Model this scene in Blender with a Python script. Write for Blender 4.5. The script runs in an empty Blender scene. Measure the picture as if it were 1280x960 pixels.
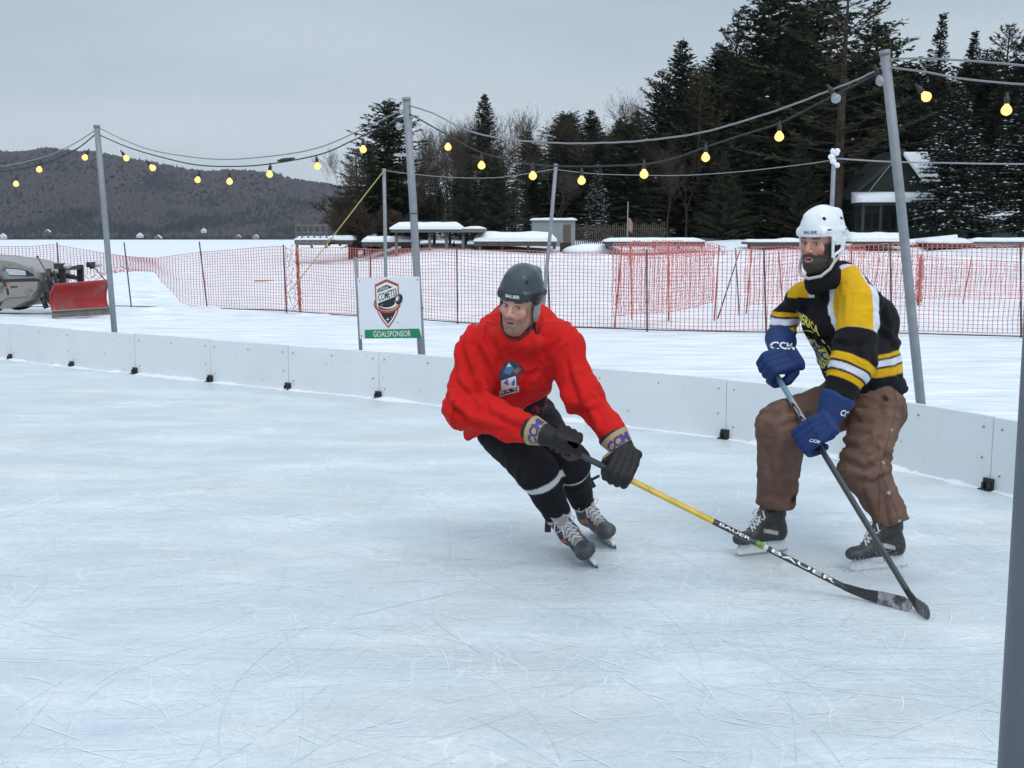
import bpy, math, random
import numpy as np
from mathutils import Vector, Matrix
from mathutils.bvhtree import BVHTree
PI = math.pi
scene = bpy.context.scene
col = scene.collection
rnd = random.Random(7)

# ------------------------------------------------------------------ camera
F_PX = 1400.0; CAM_H = 1.6
PITCH = math.atan(182.0 / F_PX)
cam_d = bpy.data.cameras.new('camera'); cam = bpy.data.objects.new('camera', cam_d)
col.objects.link(cam); scene.camera = cam
cam_d.sensor_width = 36.0; cam_d.lens = F_PX / 1280 * 36.0
cam_d.clip_start = 0.05; cam_d.clip_end = 20000
cam.location = (0, 0, CAM_H); cam.rotation_euler = (PI / 2 - PITCH, 0, 0)
_c, _s = math.cos(PITCH), math.sin(PITCH)
def ray(px, py):
    x = (px - 640) / F_PX; u = -(py - 480) / F_PX
    return Vector((x, _c + u * _s, -_s + u * _c))
def at(px, py, Y):
    d = ray(px, py)
    return Vector((0, 0, CAM_H)) + d * (Y / d.y)
def gnd(px, py, z=0.0):
    d = ray(px, py); t = (z - CAM_H) / d.z
    return Vector((0, 0, CAM_H)) + d * t
def V(*a): return Vector(a)

# ------------------------------------------------------------------ linking and naming
def link(name, me, parent=None):
    o = bpy.data.objects.new(name, me); col.objects.link(o)
    if parent is not None: o.parent = parent
    return o
def tag(o, label=None, cat=None, group=None, kind=None):
    if label: o['label'] = label
    if cat: o['category'] = cat
    if group: o['group'] = group
    if kind: o['kind'] = kind
    return o
def empty(name, loc=(0, 0, 0), rz=0, label=None, cat=None, group=None):
    o = bpy.data.objects.new(name, None); col.objects.link(o)
    o.location = loc; o.rotation_euler = (0, 0, rz); o.empty_display_size = 0.1
    return tag(o, label, cat, group)
def copy_tree(o, parent=None):
    c = o.copy(); col.objects.link(c); c.parent = parent
    for ch in [x for x in bpy.data.objects if x.parent == o]:
        copy_tree(ch, c)
    return c
def children_of(o): return [x for x in bpy.data.objects if x.parent == o]
def fast_copy(o, kids, parent=None):
    """kids: nested list [(child, kids), ...]"""
    c = o.copy(); col.objects.link(c); c.parent = parent
    for ch, k in kids: fast_copy(ch, k, c)
    return c
def tree_of(o): return [(ch, tree_of(ch)) for ch in children_of(o)]

# ------------------------------------------------------------------ mesh builder
class MB:
    def __init__(s): s.v = []; s.f = []; s.m = []; s.sm = []
    def add(s, vs, fs, mi=0, smooth=False):
        b = len(s.v); s.v += [tuple(x) for x in vs]
        for f in fs: s.f.append(tuple(b + i for i in f)); s.m.append(mi); s.sm.append(smooth)
    def box(s, lo, hi, mi=0, M=None):
        x0, y0, z0 = lo; x1, y1, z1 = hi
        vs = [(x0,y0,z0),(x1,y0,z0),(x1,y1,z0),(x0,y1,z0),(x0,y0,z1),(x1,y0,z1),(x1,y1,z1),(x0,y1,z1)]
        if M is not None: vs = [M @ Vector(v) for v in vs]
        s.add(vs, [(0,3,2,1),(4,5,6,7),(0,1,5,4),(1,2,6,5),(2,3,7,6),(3,0,4,7)], mi)
    def tube(s, pts, r, n=8, mi=0, cap=True, smooth=True, flat=None):
        pts = [Vector(p) for p in pts]; k = len(pts)
        rs = r if isinstance(r, (list, tuple)) else [r] * k
        vs = []; fs = []; prev = None
        for i, p in enumerate(pts):
            t = (pts[min(i+1, k-1)] - pts[max(i-1, 0)])
            t = t.normalized() if t.length > 1e-9 else Vector((0,0,1))
            if prev is None:
                a = t.orthogonal().normalized() if flat is None else (Vector(flat) - t * t.dot(Vector(flat))).normalized()
            else:
                a = prev - t * prev.dot(t)
                a = a.normalized() if a.length > 1e-6 else t.orthogonal().normalized()
            prev = a; b = t.cross(a)
            for j in range(n):
                w = 2 * PI * j / n
                vs.append(p + (a * math.cos(w) + b * math.sin(w)) * rs[i])
        for i in range(k - 1):
            for j in range(n):
                fs.append((i*n+j, i*n+(j+1) % n, (i+1)*n+(j+1) % n, (i+1)*n+j))
        if cap:
            fs.append(tuple(reversed(range(n)))); fs.append(tuple((k-1)*n + j for j in range(n)))
        s.add(vs, fs, mi, smooth)
    def prism(s, poly, depth, M=None, mi=0, mi_side=None):
        """poly: (x,z) points, CCW seen from -y; extruded from y=0 to y=depth."""
        n = len(poly)
        vs = [Vector((x, 0, z)) for x, z in poly] + [Vector((x, depth, z)) for x, z in poly]
        if M is not None: vs = [M @ v for v in vs]
        s.add(vs, [tuple(range(n)), tuple(reversed(range(n, 2*n)))], mi)
        s.add(vs, [(i, i+n, (i+1) % n + n, (i+1) % n) for i in range(n)], mi if mi_side is None else mi_side)
    def sphere(s, c, r, seg=12, rings=8, mi=0, M=None, smooth=True):
        rx, ry, rz = (r, r, r) if not isinstance(r, (tuple, list)) else r
        vs = [(0, 0, rz)]
        for i in range(1, rings):
            a = PI * i / rings
            for j in range(seg):
                w = 2 * PI * j / seg
                vs.append((rx*math.sin(a)*math.cos(w), ry*math.sin(a)*math.sin(w), rz*math.cos(a)))
        vs.append((0, 0, -rz)); fs = []
        for j in range(seg): fs.append((0, 1+j, 1+(j+1) % seg))
        for i in range(rings - 2):
            for j in range(seg):
                a = 1 + i*seg; fs.append((a+j, a+seg+j, a+seg+(j+1) % seg, a+(j+1) % seg))
        L = len(vs) - 1; a = 1 + (rings-2)*seg
        for j in range(seg): fs.append((L, a+(j+1) % seg, a+j))
        c = Vector(c)
        vs = [(M @ Vector(v) if M is not None else Vector(v)) + c for v in vs]
        s.add(vs, fs, mi, smooth)
    def build(s, name, mats, parent=None):
        me = bpy.data.meshes.new(name); me.from_pydata(s.v, [], s.f)
        if not isinstance(mats, (list, tuple)): mats = [mats]
        for m in mats: me.materials.append(m)
        me.polygons.foreach_set('material_index', s.m)
        me.polygons.foreach_set('use_smooth', s.sm)
        me.update()
        return link(name, me, parent)

def np_mesh(name, verts, faces, mats, midx=None, smooth=False, parent=None, fcol=None, vcol=None):
    """verts (n,3), faces (m,k) arrays."""
    verts = np.asarray(verts, dtype=np.float32); faces = np.asarray(faces, dtype=np.int32)
    me = bpy.data.meshes.new(name); k = faces.shape[1]; m = faces.shape[0]
    me.vertices.add(len(verts)); me.vertices.foreach_set('co', verts.ravel())
    me.loops.add(m * k); me.loops.foreach_set('vertex_index', faces.ravel())
    me.polygons.add(m); me.polygons.foreach_set('loop_start', np.arange(0, m*k, k, dtype=np.int32))
    if not isinstance(mats, (list, tuple)): mats = [mats]
    for mt in mats: me.materials.append(mt)
    if midx is not None: me.polygons.foreach_set('material_index', np.asarray(midx, dtype=np.int32))
    me.polygons.foreach_set('use_smooth', np.full(m, smooth))
    if vcol is not None:
        ca = me.color_attributes.new('Col', 'FLOAT_COLOR', 'POINT')
        c4 = np.ones((len(verts), 4), dtype=np.float32); c4[:, :3] = vcol
        ca.data.foreach_set('color', c4.ravel())
    me.update(calc_edges=True); me.validate()
    return link(name, me, parent)

# ------------------------------------------------------------------ materials
def mat(name, c=(.5, .5, .5), rough=.6, metal=0, bump=0, bscale=50, var=0, vscale=5, attr=False, spec=.5,
        sheen=0, trans=0, emit=None, estr=0, alpha=1, stretch=None, coat=0, dirt=None, dscale=6, dthr=.6, sss=0):
    m = bpy.data.materials.new(name); m.use_nodes = True
    nt = m.node_tree; N = nt.nodes; L = nt.links; b = N['Principled BSDF']
    b.inputs['Base Color'].default_value = (*c, 1); b.inputs['Roughness'].default_value = rough
    b.inputs['Metallic'].default_value = metal; b.inputs['Specular IOR Level'].default_value = spec
    b.inputs['Sheen Weight'].default_value = sheen; b.inputs['Coat Weight'].default_value = coat
    b.inputs['Alpha'].default_value = alpha; b.inputs['Transmission Weight'].default_value = trans
    if sss: b.inputs['Subsurface Weight'].default_value = sss; b.inputs['Subsurface Scale'].default_value = .01
    if emit: b.inputs['Emission Color'].default_value = (*emit, 1); b.inputs['Emission Strength'].default_value = estr
    tc = N.new('ShaderNodeTexCoord'); co = tc.outputs['Object']
    if stretch:
        mp = N.new('ShaderNodeMapping'); mp.inputs['Scale'].default_value = stretch
        L.new(co, mp.inputs['Vector']); co = mp.outputs['Vector']
    cs = None
    if attr:
        a = N.new('ShaderNodeAttribute'); a.attribute_name = 'Col'; cs = a.outputs['Color']
    if var or dirt:
        def mixc(fac, A, Bc, blend='MIX'):
            mx = N.new('ShaderNodeMix'); mx.data_type = 'RGBA'; mx.blend_type = blend
            L.new(fac, mx.inputs[0]) if not isinstance(fac, float) else setattr(mx.inputs[0], 'default_value', fac)
            if isinstance(A, tuple): mx.inputs[6].default_value = (*A, 1)
            else: L.new(A, mx.inputs[6])
            if isinstance(Bc, tuple): mx.inputs[7].default_value = (*Bc, 1)
            else: L.new(Bc, mx.inputs[7])
            return mx.outputs[2]
        cs = cs if cs is not None else c
        if var:
            n = N.new('ShaderNodeTexNoise'); n.inputs['Scale'].default_value = vscale; n.inputs['Detail'].default_value = 6
            L.new(co, n.inputs['Vector'])
            r = N.new('ShaderNodeMapRange'); r.inputs[1].default_value = .3; r.inputs[2].default_value = .7
            r.inputs[3].default_value = 1 - var; r.inputs[4].default_value = 1 + var
            L.new(n.outputs[0], r.inputs[0])
            g = N.new('ShaderNodeCombineColor')
            for i in range(3): L.new(r.outputs[0], g.inputs[i])
            cs = mixc(1.0, cs, g.outputs[0], 'MULTIPLY')
        if dirt:
            n = N.new('ShaderNodeTexNoise'); n.inputs['Scale'].default_value = dscale; n.inputs['Detail'].default_value = 8
            n.inputs['Roughness'].default_value = .65
            L.new(co, n.inputs['Vector'])
            r = N.new('ShaderNodeMapRange'); r.inputs[1].default_value = dthr - .06; r.inputs[2].default_value = dthr + .06
            L.new(n.outputs[0], r.inputs[0])
            cs = mixc(r.outputs[0], cs, dirt)
    if cs is not None and not isinstance(cs, tuple): L.new(cs, b.inputs['Base Color'])
    if bump:
        n = N.new('ShaderNodeTexNoise'); n.inputs['Scale'].default_value = bscale; n.inputs['Detail'].default_value = 4
        L.new(co, n.inputs['Vector'])
        bp = N.new('ShaderNodeBump'); bp.inputs['Strength'].default_value = bump; bp.inputs['Distance'].default_value = .5 / bscale
        L.new(n.outputs[0], bp.inputs['Height']); L.new(bp.outputs[0], b.inputs['Normal'])
    return m

M = {}
M['galv'] = mat('galvanised_steel', (.235, .255, .28), .55, .25, .15, 60, .10, 14)
M['black'] = mat('black_plastic', (.018, .018, .02), .5, 0, .1, 80, .3, 20)
M['darkwood'] = mat('weathered_wood', (.07, .055, .045), .85, 0, .4, 30, .35, 8)
M['greywood'] = mat('grey_dock_wood', (.13, .12, .11), .85, 0, .4, 30, .35, 8)
M['snow'] = mat('snow_load', (.74, .77, .82), .7, 0, .5, 6, .03, 3)
M['stake'] = mat('rusty_stake', (.10, .07, .06), .8, .2, .3, 60, .3, 20)
M['stakered'] = mat('stake_painted_orange', (.38, .07, .04), .8, 0, .3, 60, .3, 20)
M['net'] = mat('orange_plastic_netting', (.52, .085, .07), .55, 0, 0, 10, .15, 3)
M['rope'] = mat('dark_rope', (.04, .04, .045), .9)
M['yrope'] = mat('yellow_rope', (.48, .40, .12), .8)
M['cable'] = mat('grey_cable', (.22, .23, .24), .6)
M['cablek'] = mat('black_cable', (.015, .015, .017), .5)
M['pine'] = mat('pine_needles', (.028, .036, .022), .85, attr=True, spec=.15)
M['bark'] = mat('bark', (.055, .043, .034), .95, 0, .6, 12, .35, 6, spec=.15)
M['twig'] = mat('bare_twigs', (.075, .06, .05), .95, 0, 0, 10, .2, 3, spec=.1)
M['twig2'] = mat('brown_shrub_twigs', (.055, .04, .03), .95, 0, 0, 10, .2, 3, spec=.1)

def text_mesh(txt, size, font_bold=0, shear=0, extr=0, spacing=1.0):
    cu = bpy.data.curves.new('t', 'FONT'); cu.body = txt; cu.size = size; cu.align_x = 'CENTER'; cu.align_y = 'CENTER'
    cu.offset = font_bold; cu.shear = shear; cu.space_character = spacing; cu.extrude = extr; cu.resolution_u = 3
    o = bpy.data.objects.new('t', cu); col.objects.link(o)
    dg = bpy.context.evaluated_depsgraph_get(); me = bpy.data.meshes.new_from_object(o.evaluated_get(dg))
    bpy.data.objects.remove(o); bpy.data.curves.remove(cu)
    v = [tuple(q.co) for q in me.vertices]; f = [tuple(p.vertices) for p in me.polygons]; bpy.data.meshes.remove(me)
    xs_ = [q[0] for q in v]; ys_ = [q[1] for q in v]; cx = (min(xs_)+max(xs_))/2; cy = (min(ys_)+max(ys_))/2
    return [(q[0]-cx, q[1]-cy, q[2]) for q in v], f, (max(xs_)-min(xs_), max(ys_)-min(ys_))
def fit_text(txt, w, h, bold=0, shear=0):
    v, f, (tw, th) = text_mesh(txt, 1.0, bold, shear); return [(a*w/tw, b*h/th, 0) for a, b, c in v], f
HAZE_D = .00008
# ------------------------------------------------------------------ world and sun (overcast)
world = bpy.data.worlds.new('World'); scene.world = world; world.use_nodes = True
nt = world.node_tree; N = nt.nodes; L = nt.links; N.clear()
out = N.new('ShaderNodeOutputWorld'); bg = N.new('ShaderNodeBackground')
SUN_EL, SUN_AZ = math.radians(50), math.radians(160)
sky = N.new('ShaderNodeTexSky'); sky.sky_type = 'NISHITA'; sky.sun_disc = False
sky.sun_elevation = SUN_EL; sky.sun_rotation = SUN_AZ; sky.air_density = 1; sky.dust_density = 3
tc = N.new('ShaderNodeTexCoord')
sep = N.new('ShaderNodeSeparateXYZ'); L.new(tc.outputs['Generated'], sep.inputs[0])
# cloud deck: project the direction on to a plane overhead
mp = N.new('ShaderNodeMapping'); mp.inputs['Scale'].default_value = (1.0, 1.0, 5.0)
L.new(tc.outputs['Generated'], mp.inputs['Vector'])
nz = N.new('ShaderNodeTexNoise'); nz.inputs['Scale'].default_value = 1.6; nz.inputs['Detail'].default_value = 7
nz.inputs['Roughness'].default_value = .5; nz.inputs['Distortion'].default_value = .4
L.new(mp.outputs[0], nz.inputs['Vector'])
cr = N.new('ShaderNodeValToRGB'); e = cr.color_ramp.elements
SKY_LO = (3.85, 4.6, 5.2, 1); SKY_HI = (5.3, 5.9, 6.4, 1)
e[0].position = .36; e[0].color = SKY_LO; e[1].position = .66; e[1].color = SKY_HI
L.new(nz.outputs[0], cr.inputs[0])
# brighter overhead than at the horizon
gr = N.new('ShaderNodeValToRGB'); g = gr.color_ramp.elements
g[0].position = 0.0; g[0].color = (1.22, 1.2, 1.17, 1)
g[1].position = .26; g[1].color = (.84, .87, .90, 1)
g2 = gr.color_ramp.elements.new(.12); g2.color = (.96, .97, .98, 1)
g3 = gr.color_ramp.elements.new(.75); g3.color = (2.05, 2.05, 2.1, 1)
L.new(sep.outputs['Z'], gr.inputs[0])
mul = N.new('ShaderNodeMix'); mul.data_type = 'RGBA'; mul.blend_type = 'MULTIPLY'; mul.inputs[0].default_value = 1
mul.clamp_result = False
L.new(cr.outputs[0], mul.inputs[6]); L.new(gr.outputs[0], mul.inputs[7])
mx = N.new('ShaderNodeMix'); mx.data_type = 'RGBA'; mx.inputs[0].default_value = .88
L.new(sky.outputs[0], mx.inputs[6]); L.new(mul.outputs[2], mx.inputs[7])
L.new(mx.outputs[2], bg.inputs[0]); bg.inputs[1].default_value = .1
L.new(bg.outputs[0], out.inputs[0])
sd = bpy.data.lights.new('sun', 'SUN'); sd.energy = .9; sd.angle = math.radians(35); sd.color = (1, .97, .93)
so = bpy.data.objects.new('sun', sd); col.objects.link(so)
so.rotation_euler = (PI/2 - SUN_EL, 0, PI - SUN_AZ)
scene.view_settings.view_transform = 'Standard'; scene.view_settings.look = 'None'
scene.view_settings.exposure = 0.30; scene.view_settings.gamma = 1

# ------------------------------------------------------------------ ice material
def ice_material():
    m = bpy.data.materials.new('rink_ice'); m.use_nodes = True
    nt = m.node_tree; N = nt.nodes; L = nt.links; b = N['Principled BSDF']
    tc = N.new('ShaderNodeTexCoord')
    def mapped(scale, rot=0, warp=0, wscale=1):
        mp = N.new('ShaderNodeMapping'); mp.inputs['Scale'].default_value = scale; mp.inputs['Rotation'].default_value = (0, 0, rot)
        src = tc.outputs['Object']
        if warp:
            n = N.new('ShaderNodeTexNoise'); n.inputs['Scale'].default_value = wscale; n.inputs['Detail'].default_value = 2
            L.new(src, n.inputs['Vector'])
            s = N.new('ShaderNodeVectorMath'); s.operation = 'SUBTRACT'; s.inputs[1].default_value = (.5, .5, .5); L.new(n.outputs[1], s.inputs[0])
            k = N.new('ShaderNodeVectorMath'); k.operation = 'SCALE'; k.inputs[3].default_value = warp; L.new(s.outputs[0], k.inputs[0])
            a = N.new('ShaderNodeVectorMath'); a.operation = 'ADD'; L.new(src, a.inputs[0]); L.new(k.outputs[0], a.inputs[1]); src = a.outputs[0]
        L.new(src, mp.inputs['Vector']); return mp.outputs['Vector']
    def noise(vec, sc, det=5, ro=.55):
        n = N.new('ShaderNodeTexNoise'); n.inputs['Scale'].default_value = sc; n.inputs['Detail'].default_value = det
        n.inputs['Roughness'].default_value = ro; L.new(vec, n.inputs['Vector']); return n.outputs[0]
    def rng(v, a, b_, c=0, d=1):
        r = N.new('ShaderNodeMapRange'); r.inputs[1].default_value = a; r.inputs[2].default_value = b_
        r.inputs[3].default_value = c; r.inputs[4].default_value = d; L.new(v, r.inputs[0]); return r.outputs[0]
    def mth(op, a, b_):
        n = N.new('ShaderNodeMath'); n.operation = op
        for i, q in enumerate((a, b_)):
            if isinstance(q, (int, float)): n.inputs[i].default_value = q
            else: L.new(q, n.inputs[i])
        return n.outputs[0]
    def scratch(scale, rot, warp, wscale, width, mscale, lo, hi):
        v = N.new('ShaderNodeTexVoronoi'); v.feature = 'DISTANCE_TO_EDGE'; v.inputs['Scale'].default_value = 1
        L.new(mapped(scale, rot, warp, wscale), v.inputs['Vector'])
        line = rng(v.outputs['Distance'], 0, width, 1, 0)
        msk = rng(noise(mapped((1, 1, 1), rot * 2 + .3), mscale, 3), lo, hi)
        return mth('MULTIPLY', line, msk)
    s = scratch((7, 2.2, 1), .9, .6, 1.4, .04, 1.5, .48, .62)
    # frosty shaved-snow patches and cloudy ice
    frost = rng(noise(mapped((.55, 1.3, 1), .25), 1.6, 7, .72), .42, .68)
    fine = rng(noise(mapped((1, 1.6, 1), .15), 30, 4, .85), .38, .66)
    streak = rng(noise(mapped((.6, 5, 1), .1), 5, 4, .7), .42, .72)
    grains = rng(noise(mapped((1, 1, 1)), 140, 2, .5), .60, .74)
    tot = mth('ADD', mth('MULTIPLY', frost, .44), mth('MULTIPLY', fine, .36))
    tot = mth('ADD', tot, mth('MULTIPLY', streak, .14))
    tot = mth('ADD', tot, mth('MULTIPLY', s, .26))
    tot = mth('ADD', tot, mth('MULTIPLY', grains, .24))
    cr = N.new('ShaderNodeValToRGB'); e = cr.color_ramp.elements
    e[0].position = 0; e[0].color = (.44, .515, .565, 1); e[1].position = 1; e[1].color = (.76, .81, .84, 1)
    k = e.new(.42); k.color = (.55, .62, .668, 1)
    L.new(tot, cr.inputs[0])
    tint = N.new('ShaderNodeMix'); tint.data_type = 'RGBA'; tint.blend_type = 'MULTIPLY'; tint.inputs[7].default_value = (1.02, .975, .93, 1)
    L.new(rng(noise(mapped((.8, 1.2, 1), .4), .9, 4, .6), .42, .60), tint.inputs[0]); L.new(cr.outputs[0], tint.inputs[6]); L.new(tint.outputs[2], b.inputs['Base Color'])
    L.new(rng(tot, 0, 1, .28, .70), b.inputs['Roughness'])
    b.inputs['Specular IOR Level'].default_value = .42
    bp = N.new('ShaderNodeBump'); bp.inputs['Strength'].default_value = .35; bp.inputs['Distance'].default_value = .01
    L.new(tot, bp.inputs['Height']); L.new(bp.outputs[0], b.inputs['Normal'])
    return m
def snow_ground_material():
    m = bpy.data.materials.new('packed_snow'); m.use_nodes = True
    nt = m.node_tree; N = nt.nodes; L = nt.links; b = N['Principled BSDF']
    tc = N.new('ShaderNodeTexCoord')
    def noise(scale, sc, det, ro=.6, rot=0):
        mp = N.new('ShaderNodeMapping'); mp.inputs['Scale'].default_value = scale; mp.inputs['Rotation'].default_value = (0, 0, rot)
        L.new(tc.outputs['Object'], mp.inputs['Vector'])
        n = N.new('ShaderNodeTexNoise'); n.inputs['Scale'].default_value = sc; n.inputs['Detail'].default_value = det
        n.inputs['Roughness'].default_value = ro; L.new(mp.outputs[0], n.inputs['Vector']); return n.outputs[0]
    def mth(op, a, b_):
        n = N.new('ShaderNodeMath'); n.operation = op
        for i, q in enumerate((a, b_)):
            if isinstance(q, (int, float)): n.inputs[i].default_value = q
            else: L.new(q, n.inputs[i])
        return n.outputs[0]
    h = mth('ADD', mth('MULTIPLY', noise((.5, 2.4, 1), 1.5, 9, .7, .12), .8), mth('MULTIPLY', noise((.35, 4.5, 1), 3.2, 6, .7, -.1), .45))
    cr = N.new('ShaderNodeValToRGB'); e = cr.color_ramp.elements
    e[0].position = .47; e[0].color = (.50, .57, .64, 1); e[1].position = .74; e[1].color = (.82, .845, .88, 1)
    k = e.new(.62); k.color = (.67, .72, .77, 1)
    L.new(h, cr.inputs[0]); L.new(cr.outputs[0], b.inputs['Base Color'])
    b.inputs['Roughness'].default_value = .65; b.inputs['Specular IOR Level'].default_value = .25
    bp = N.new('ShaderNodeBump'); bp.inputs['Strength'].default_value = .5; bp.inputs['Distance'].default_value = .06
    L.new(h, bp.inputs['Height']); L.new(bp.outputs[0], b.inputs['Normal'])
    return m
M['ice'] = ice_material(); M['snowground'] = snow_ground_material()

# ------------------------------------------------------------------ terrain
def sstep(a, b, x):
    t = np.clip((x - a) / (b - a), 0, 1); return t*t*(3-2*t)
def vnoise(P, seed=0):
    """value noise in 0..1, P (n,3)."""
    P = np.asarray(P, dtype=np.float64); i = np.floor(P).astype(np.int64); f = P - i; u = f*f*(3-2*f)
    def h(a, b, c):
        x = (a*374761393 + b*668265263 + c*2147483647 + seed*974711) & 0xffffffff
        x = ((x ^ (x >> 13)) * 1274126177) & 0xffffffff
        x = x ^ (x >> 16); return (x & 0xffff) / 65535.0
    r = 0
    for dx in (0, 1):
        for dy in (0, 1):
            for dz in (0, 1):
                w = (u[:, 0] if dx else 1-u[:, 0]) * (u[:, 1] if dy else 1-u[:, 1]) * (u[:, 2] if dz else 1-u[:, 2])
                r = r + w * h(i[:, 0]+dx, i[:, 1]+dy, i[:, 2]+dz)
    return r
def fbm(P, o=4, seed=0):
    r = 0; a = .5; t = 0
    for k in range(o): r = r + a * vnoise(P * 2**k, seed+k); t += a; a *= .5
    return r / t
def shore_y(x): return 64 + 2.2*np.sin(x*.13+1) + 1.5*np.sin(x*.31)
def ground_h(x, y):
    x = np.asarray(x, float); y = np.asarray(y, float)
    side = sstep(0, 7, x + .145*y + 1.0)
    sy = shore_y(x)
    d = y - sy
    bank = sstep(0, 1.6, d) * .62 + sstep(1, 14, d) * .75 + sstep(14, 60, d) * 2.0
    return bank * side
def gh(x, y): return float(ground_h(x, y))
# lake floor sheet, one sheet to the horizon, finer near the camera
def axis(segs):
    r = []
    for a, b, n in segs: r += list(np.linspace(a, b, n, endpoint=False))
    return np.array(r + [segs[-1][1]])
xs = axis([(-4000, -400, 18), (-400, -60, 30), (-60, -12, 120), (-12, 14, 190), (14, 60, 110), (60, 300, 40), (300, 4000, 12)])
ys = axis([(-60, 4, 20), (4, 30, 200), (30, 60, 90), (60, 84, 120), (84, 160, 60), (160, 5000, 40)])
GX, GY = np.meshgrid(xs, ys, indexing='ij')
P3 = np.stack([GX.ravel(), GY.ravel(), np.zeros(GX.size)], 1)
Z = ground_h(P3[:, 0], P3[:, 1])
near = np.exp(-np.maximum(0, P3[:, 1]-60)/60)
outside = sstep(20.5, 23, P3[:, 1])      # rough drifts past the fence
Z = Z + (fbm(P3*np.array([.7, 1.1, 1]), 3, 3) - .5) * (.03 + .20*outside) * near * (np.abs(P3[:, 0]) < 70)
Z = Z + (fbm(P3*np.array([.25, .35, 1]), 2, 9) - .5) * .45 * sstep(66, 74, P3[:, 1]) * near
RINK_X = lambda y: 0
P3[:, 2] = Z - .03
nx, ny = len(xs), len(ys)
ii = (np.arange(nx-1)[:, None]*ny + np.arange(ny-1)[None, :]).ravel()
gr_o = np_mesh('snow_ground', P3, np.stack([ii, ii+ny, ii+ny+1, ii+1], 1), M['snowground'], smooth=True)
tag(gr_o, kind='structure')

# ------------------------------------------------------------------ rink boards line
PT_PX = [(-330, 414), (-210, 424), (-130, 432), (-58, 440), (14, 450), (91, 459), (170, 467), (264, 477), (361, 487), (474, 498), (600, 512.5), (738, 528), (905, 548)]
line = [gnd(*p).to_2d() for p in PT_PX]
# resample the straight run at 1.22 m from the seam at px 474 both ways
ref = gnd(474, 498).to_2d(); dirL = (gnd(91, 459).to_2d() - ref).normalized(); dirR = (gnd(905, 548).to_2d() - ref).normalized()
pw = 1.22
nodes = []
seamL = [gnd(x, y).to_2d() for x, y in [(361, 487), (264, 477), (170, 467), (91, 459), (14, 449.5)]]
cur = seamL[-1]
extra = []
for k in range(6):
    cur = cur + (seamL[-1]-seamL[-2]).normalized()*pw*1.0; extra.append(cur)
nodes = list(reversed(seamL + extra)) + [ref]
nodes += [gnd(600, 512.5).to_2d(), gnd(740, 528).to_2d(), gnd(907, 548).to_2d(), gnd(1060, 573).to_2d(), gnd(1237, 612).to_2d()]
# the corner keeps curving towards the camera on the right
d = (nodes[-1]-nodes[-2]).normalized(); cur = nodes[-1]
ang = math.atan2(d.y, d.x)
for k in range(7):
    ang -= math.radians(9); cur = cur + Vector((math.cos(ang), math.sin(ang)))*pw; nodes.append(cur)
# smooth centreline through nodes (Catmull-Rom)
def cr_pt(p0, p1, p2, p3, t):
    return .5*((2*p1) + (p2-p0)*t + (2*p0-5*p1+4*p2-p3)*t*t + (3*p1-p0-3*p2+p3)*t**3)
BH = .478; BT = .022
M['board'] = mat('white_rink_board', (.68, .715, .745), .42, 0, .06, 3, .035, 1.5, dirt=(.36, .38, .40), dscale=12, dthr=.69)
ords = ['first', 'second', 'third', 'fourth', 'fifth', 'sixth', 'seventh', 'eighth', 'ninth', 'tenth', 'eleventh', 'twelfth', 'thirteenth', 'fourteenth', 'fifteenth', 'sixteenth']
def seg_pts(i, n=8):
    p0 = nodes[max(i-1, 0)]; p1 = nodes[i]; p2 = nodes[i+1]; p3 = nodes[min(i+2, len(nodes)-1)]
    return [cr_pt(p0, p1, p2, p3, k/n) for k in range(n+1)]
board_line = []
vis_first = None
panel_no = 0
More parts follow.
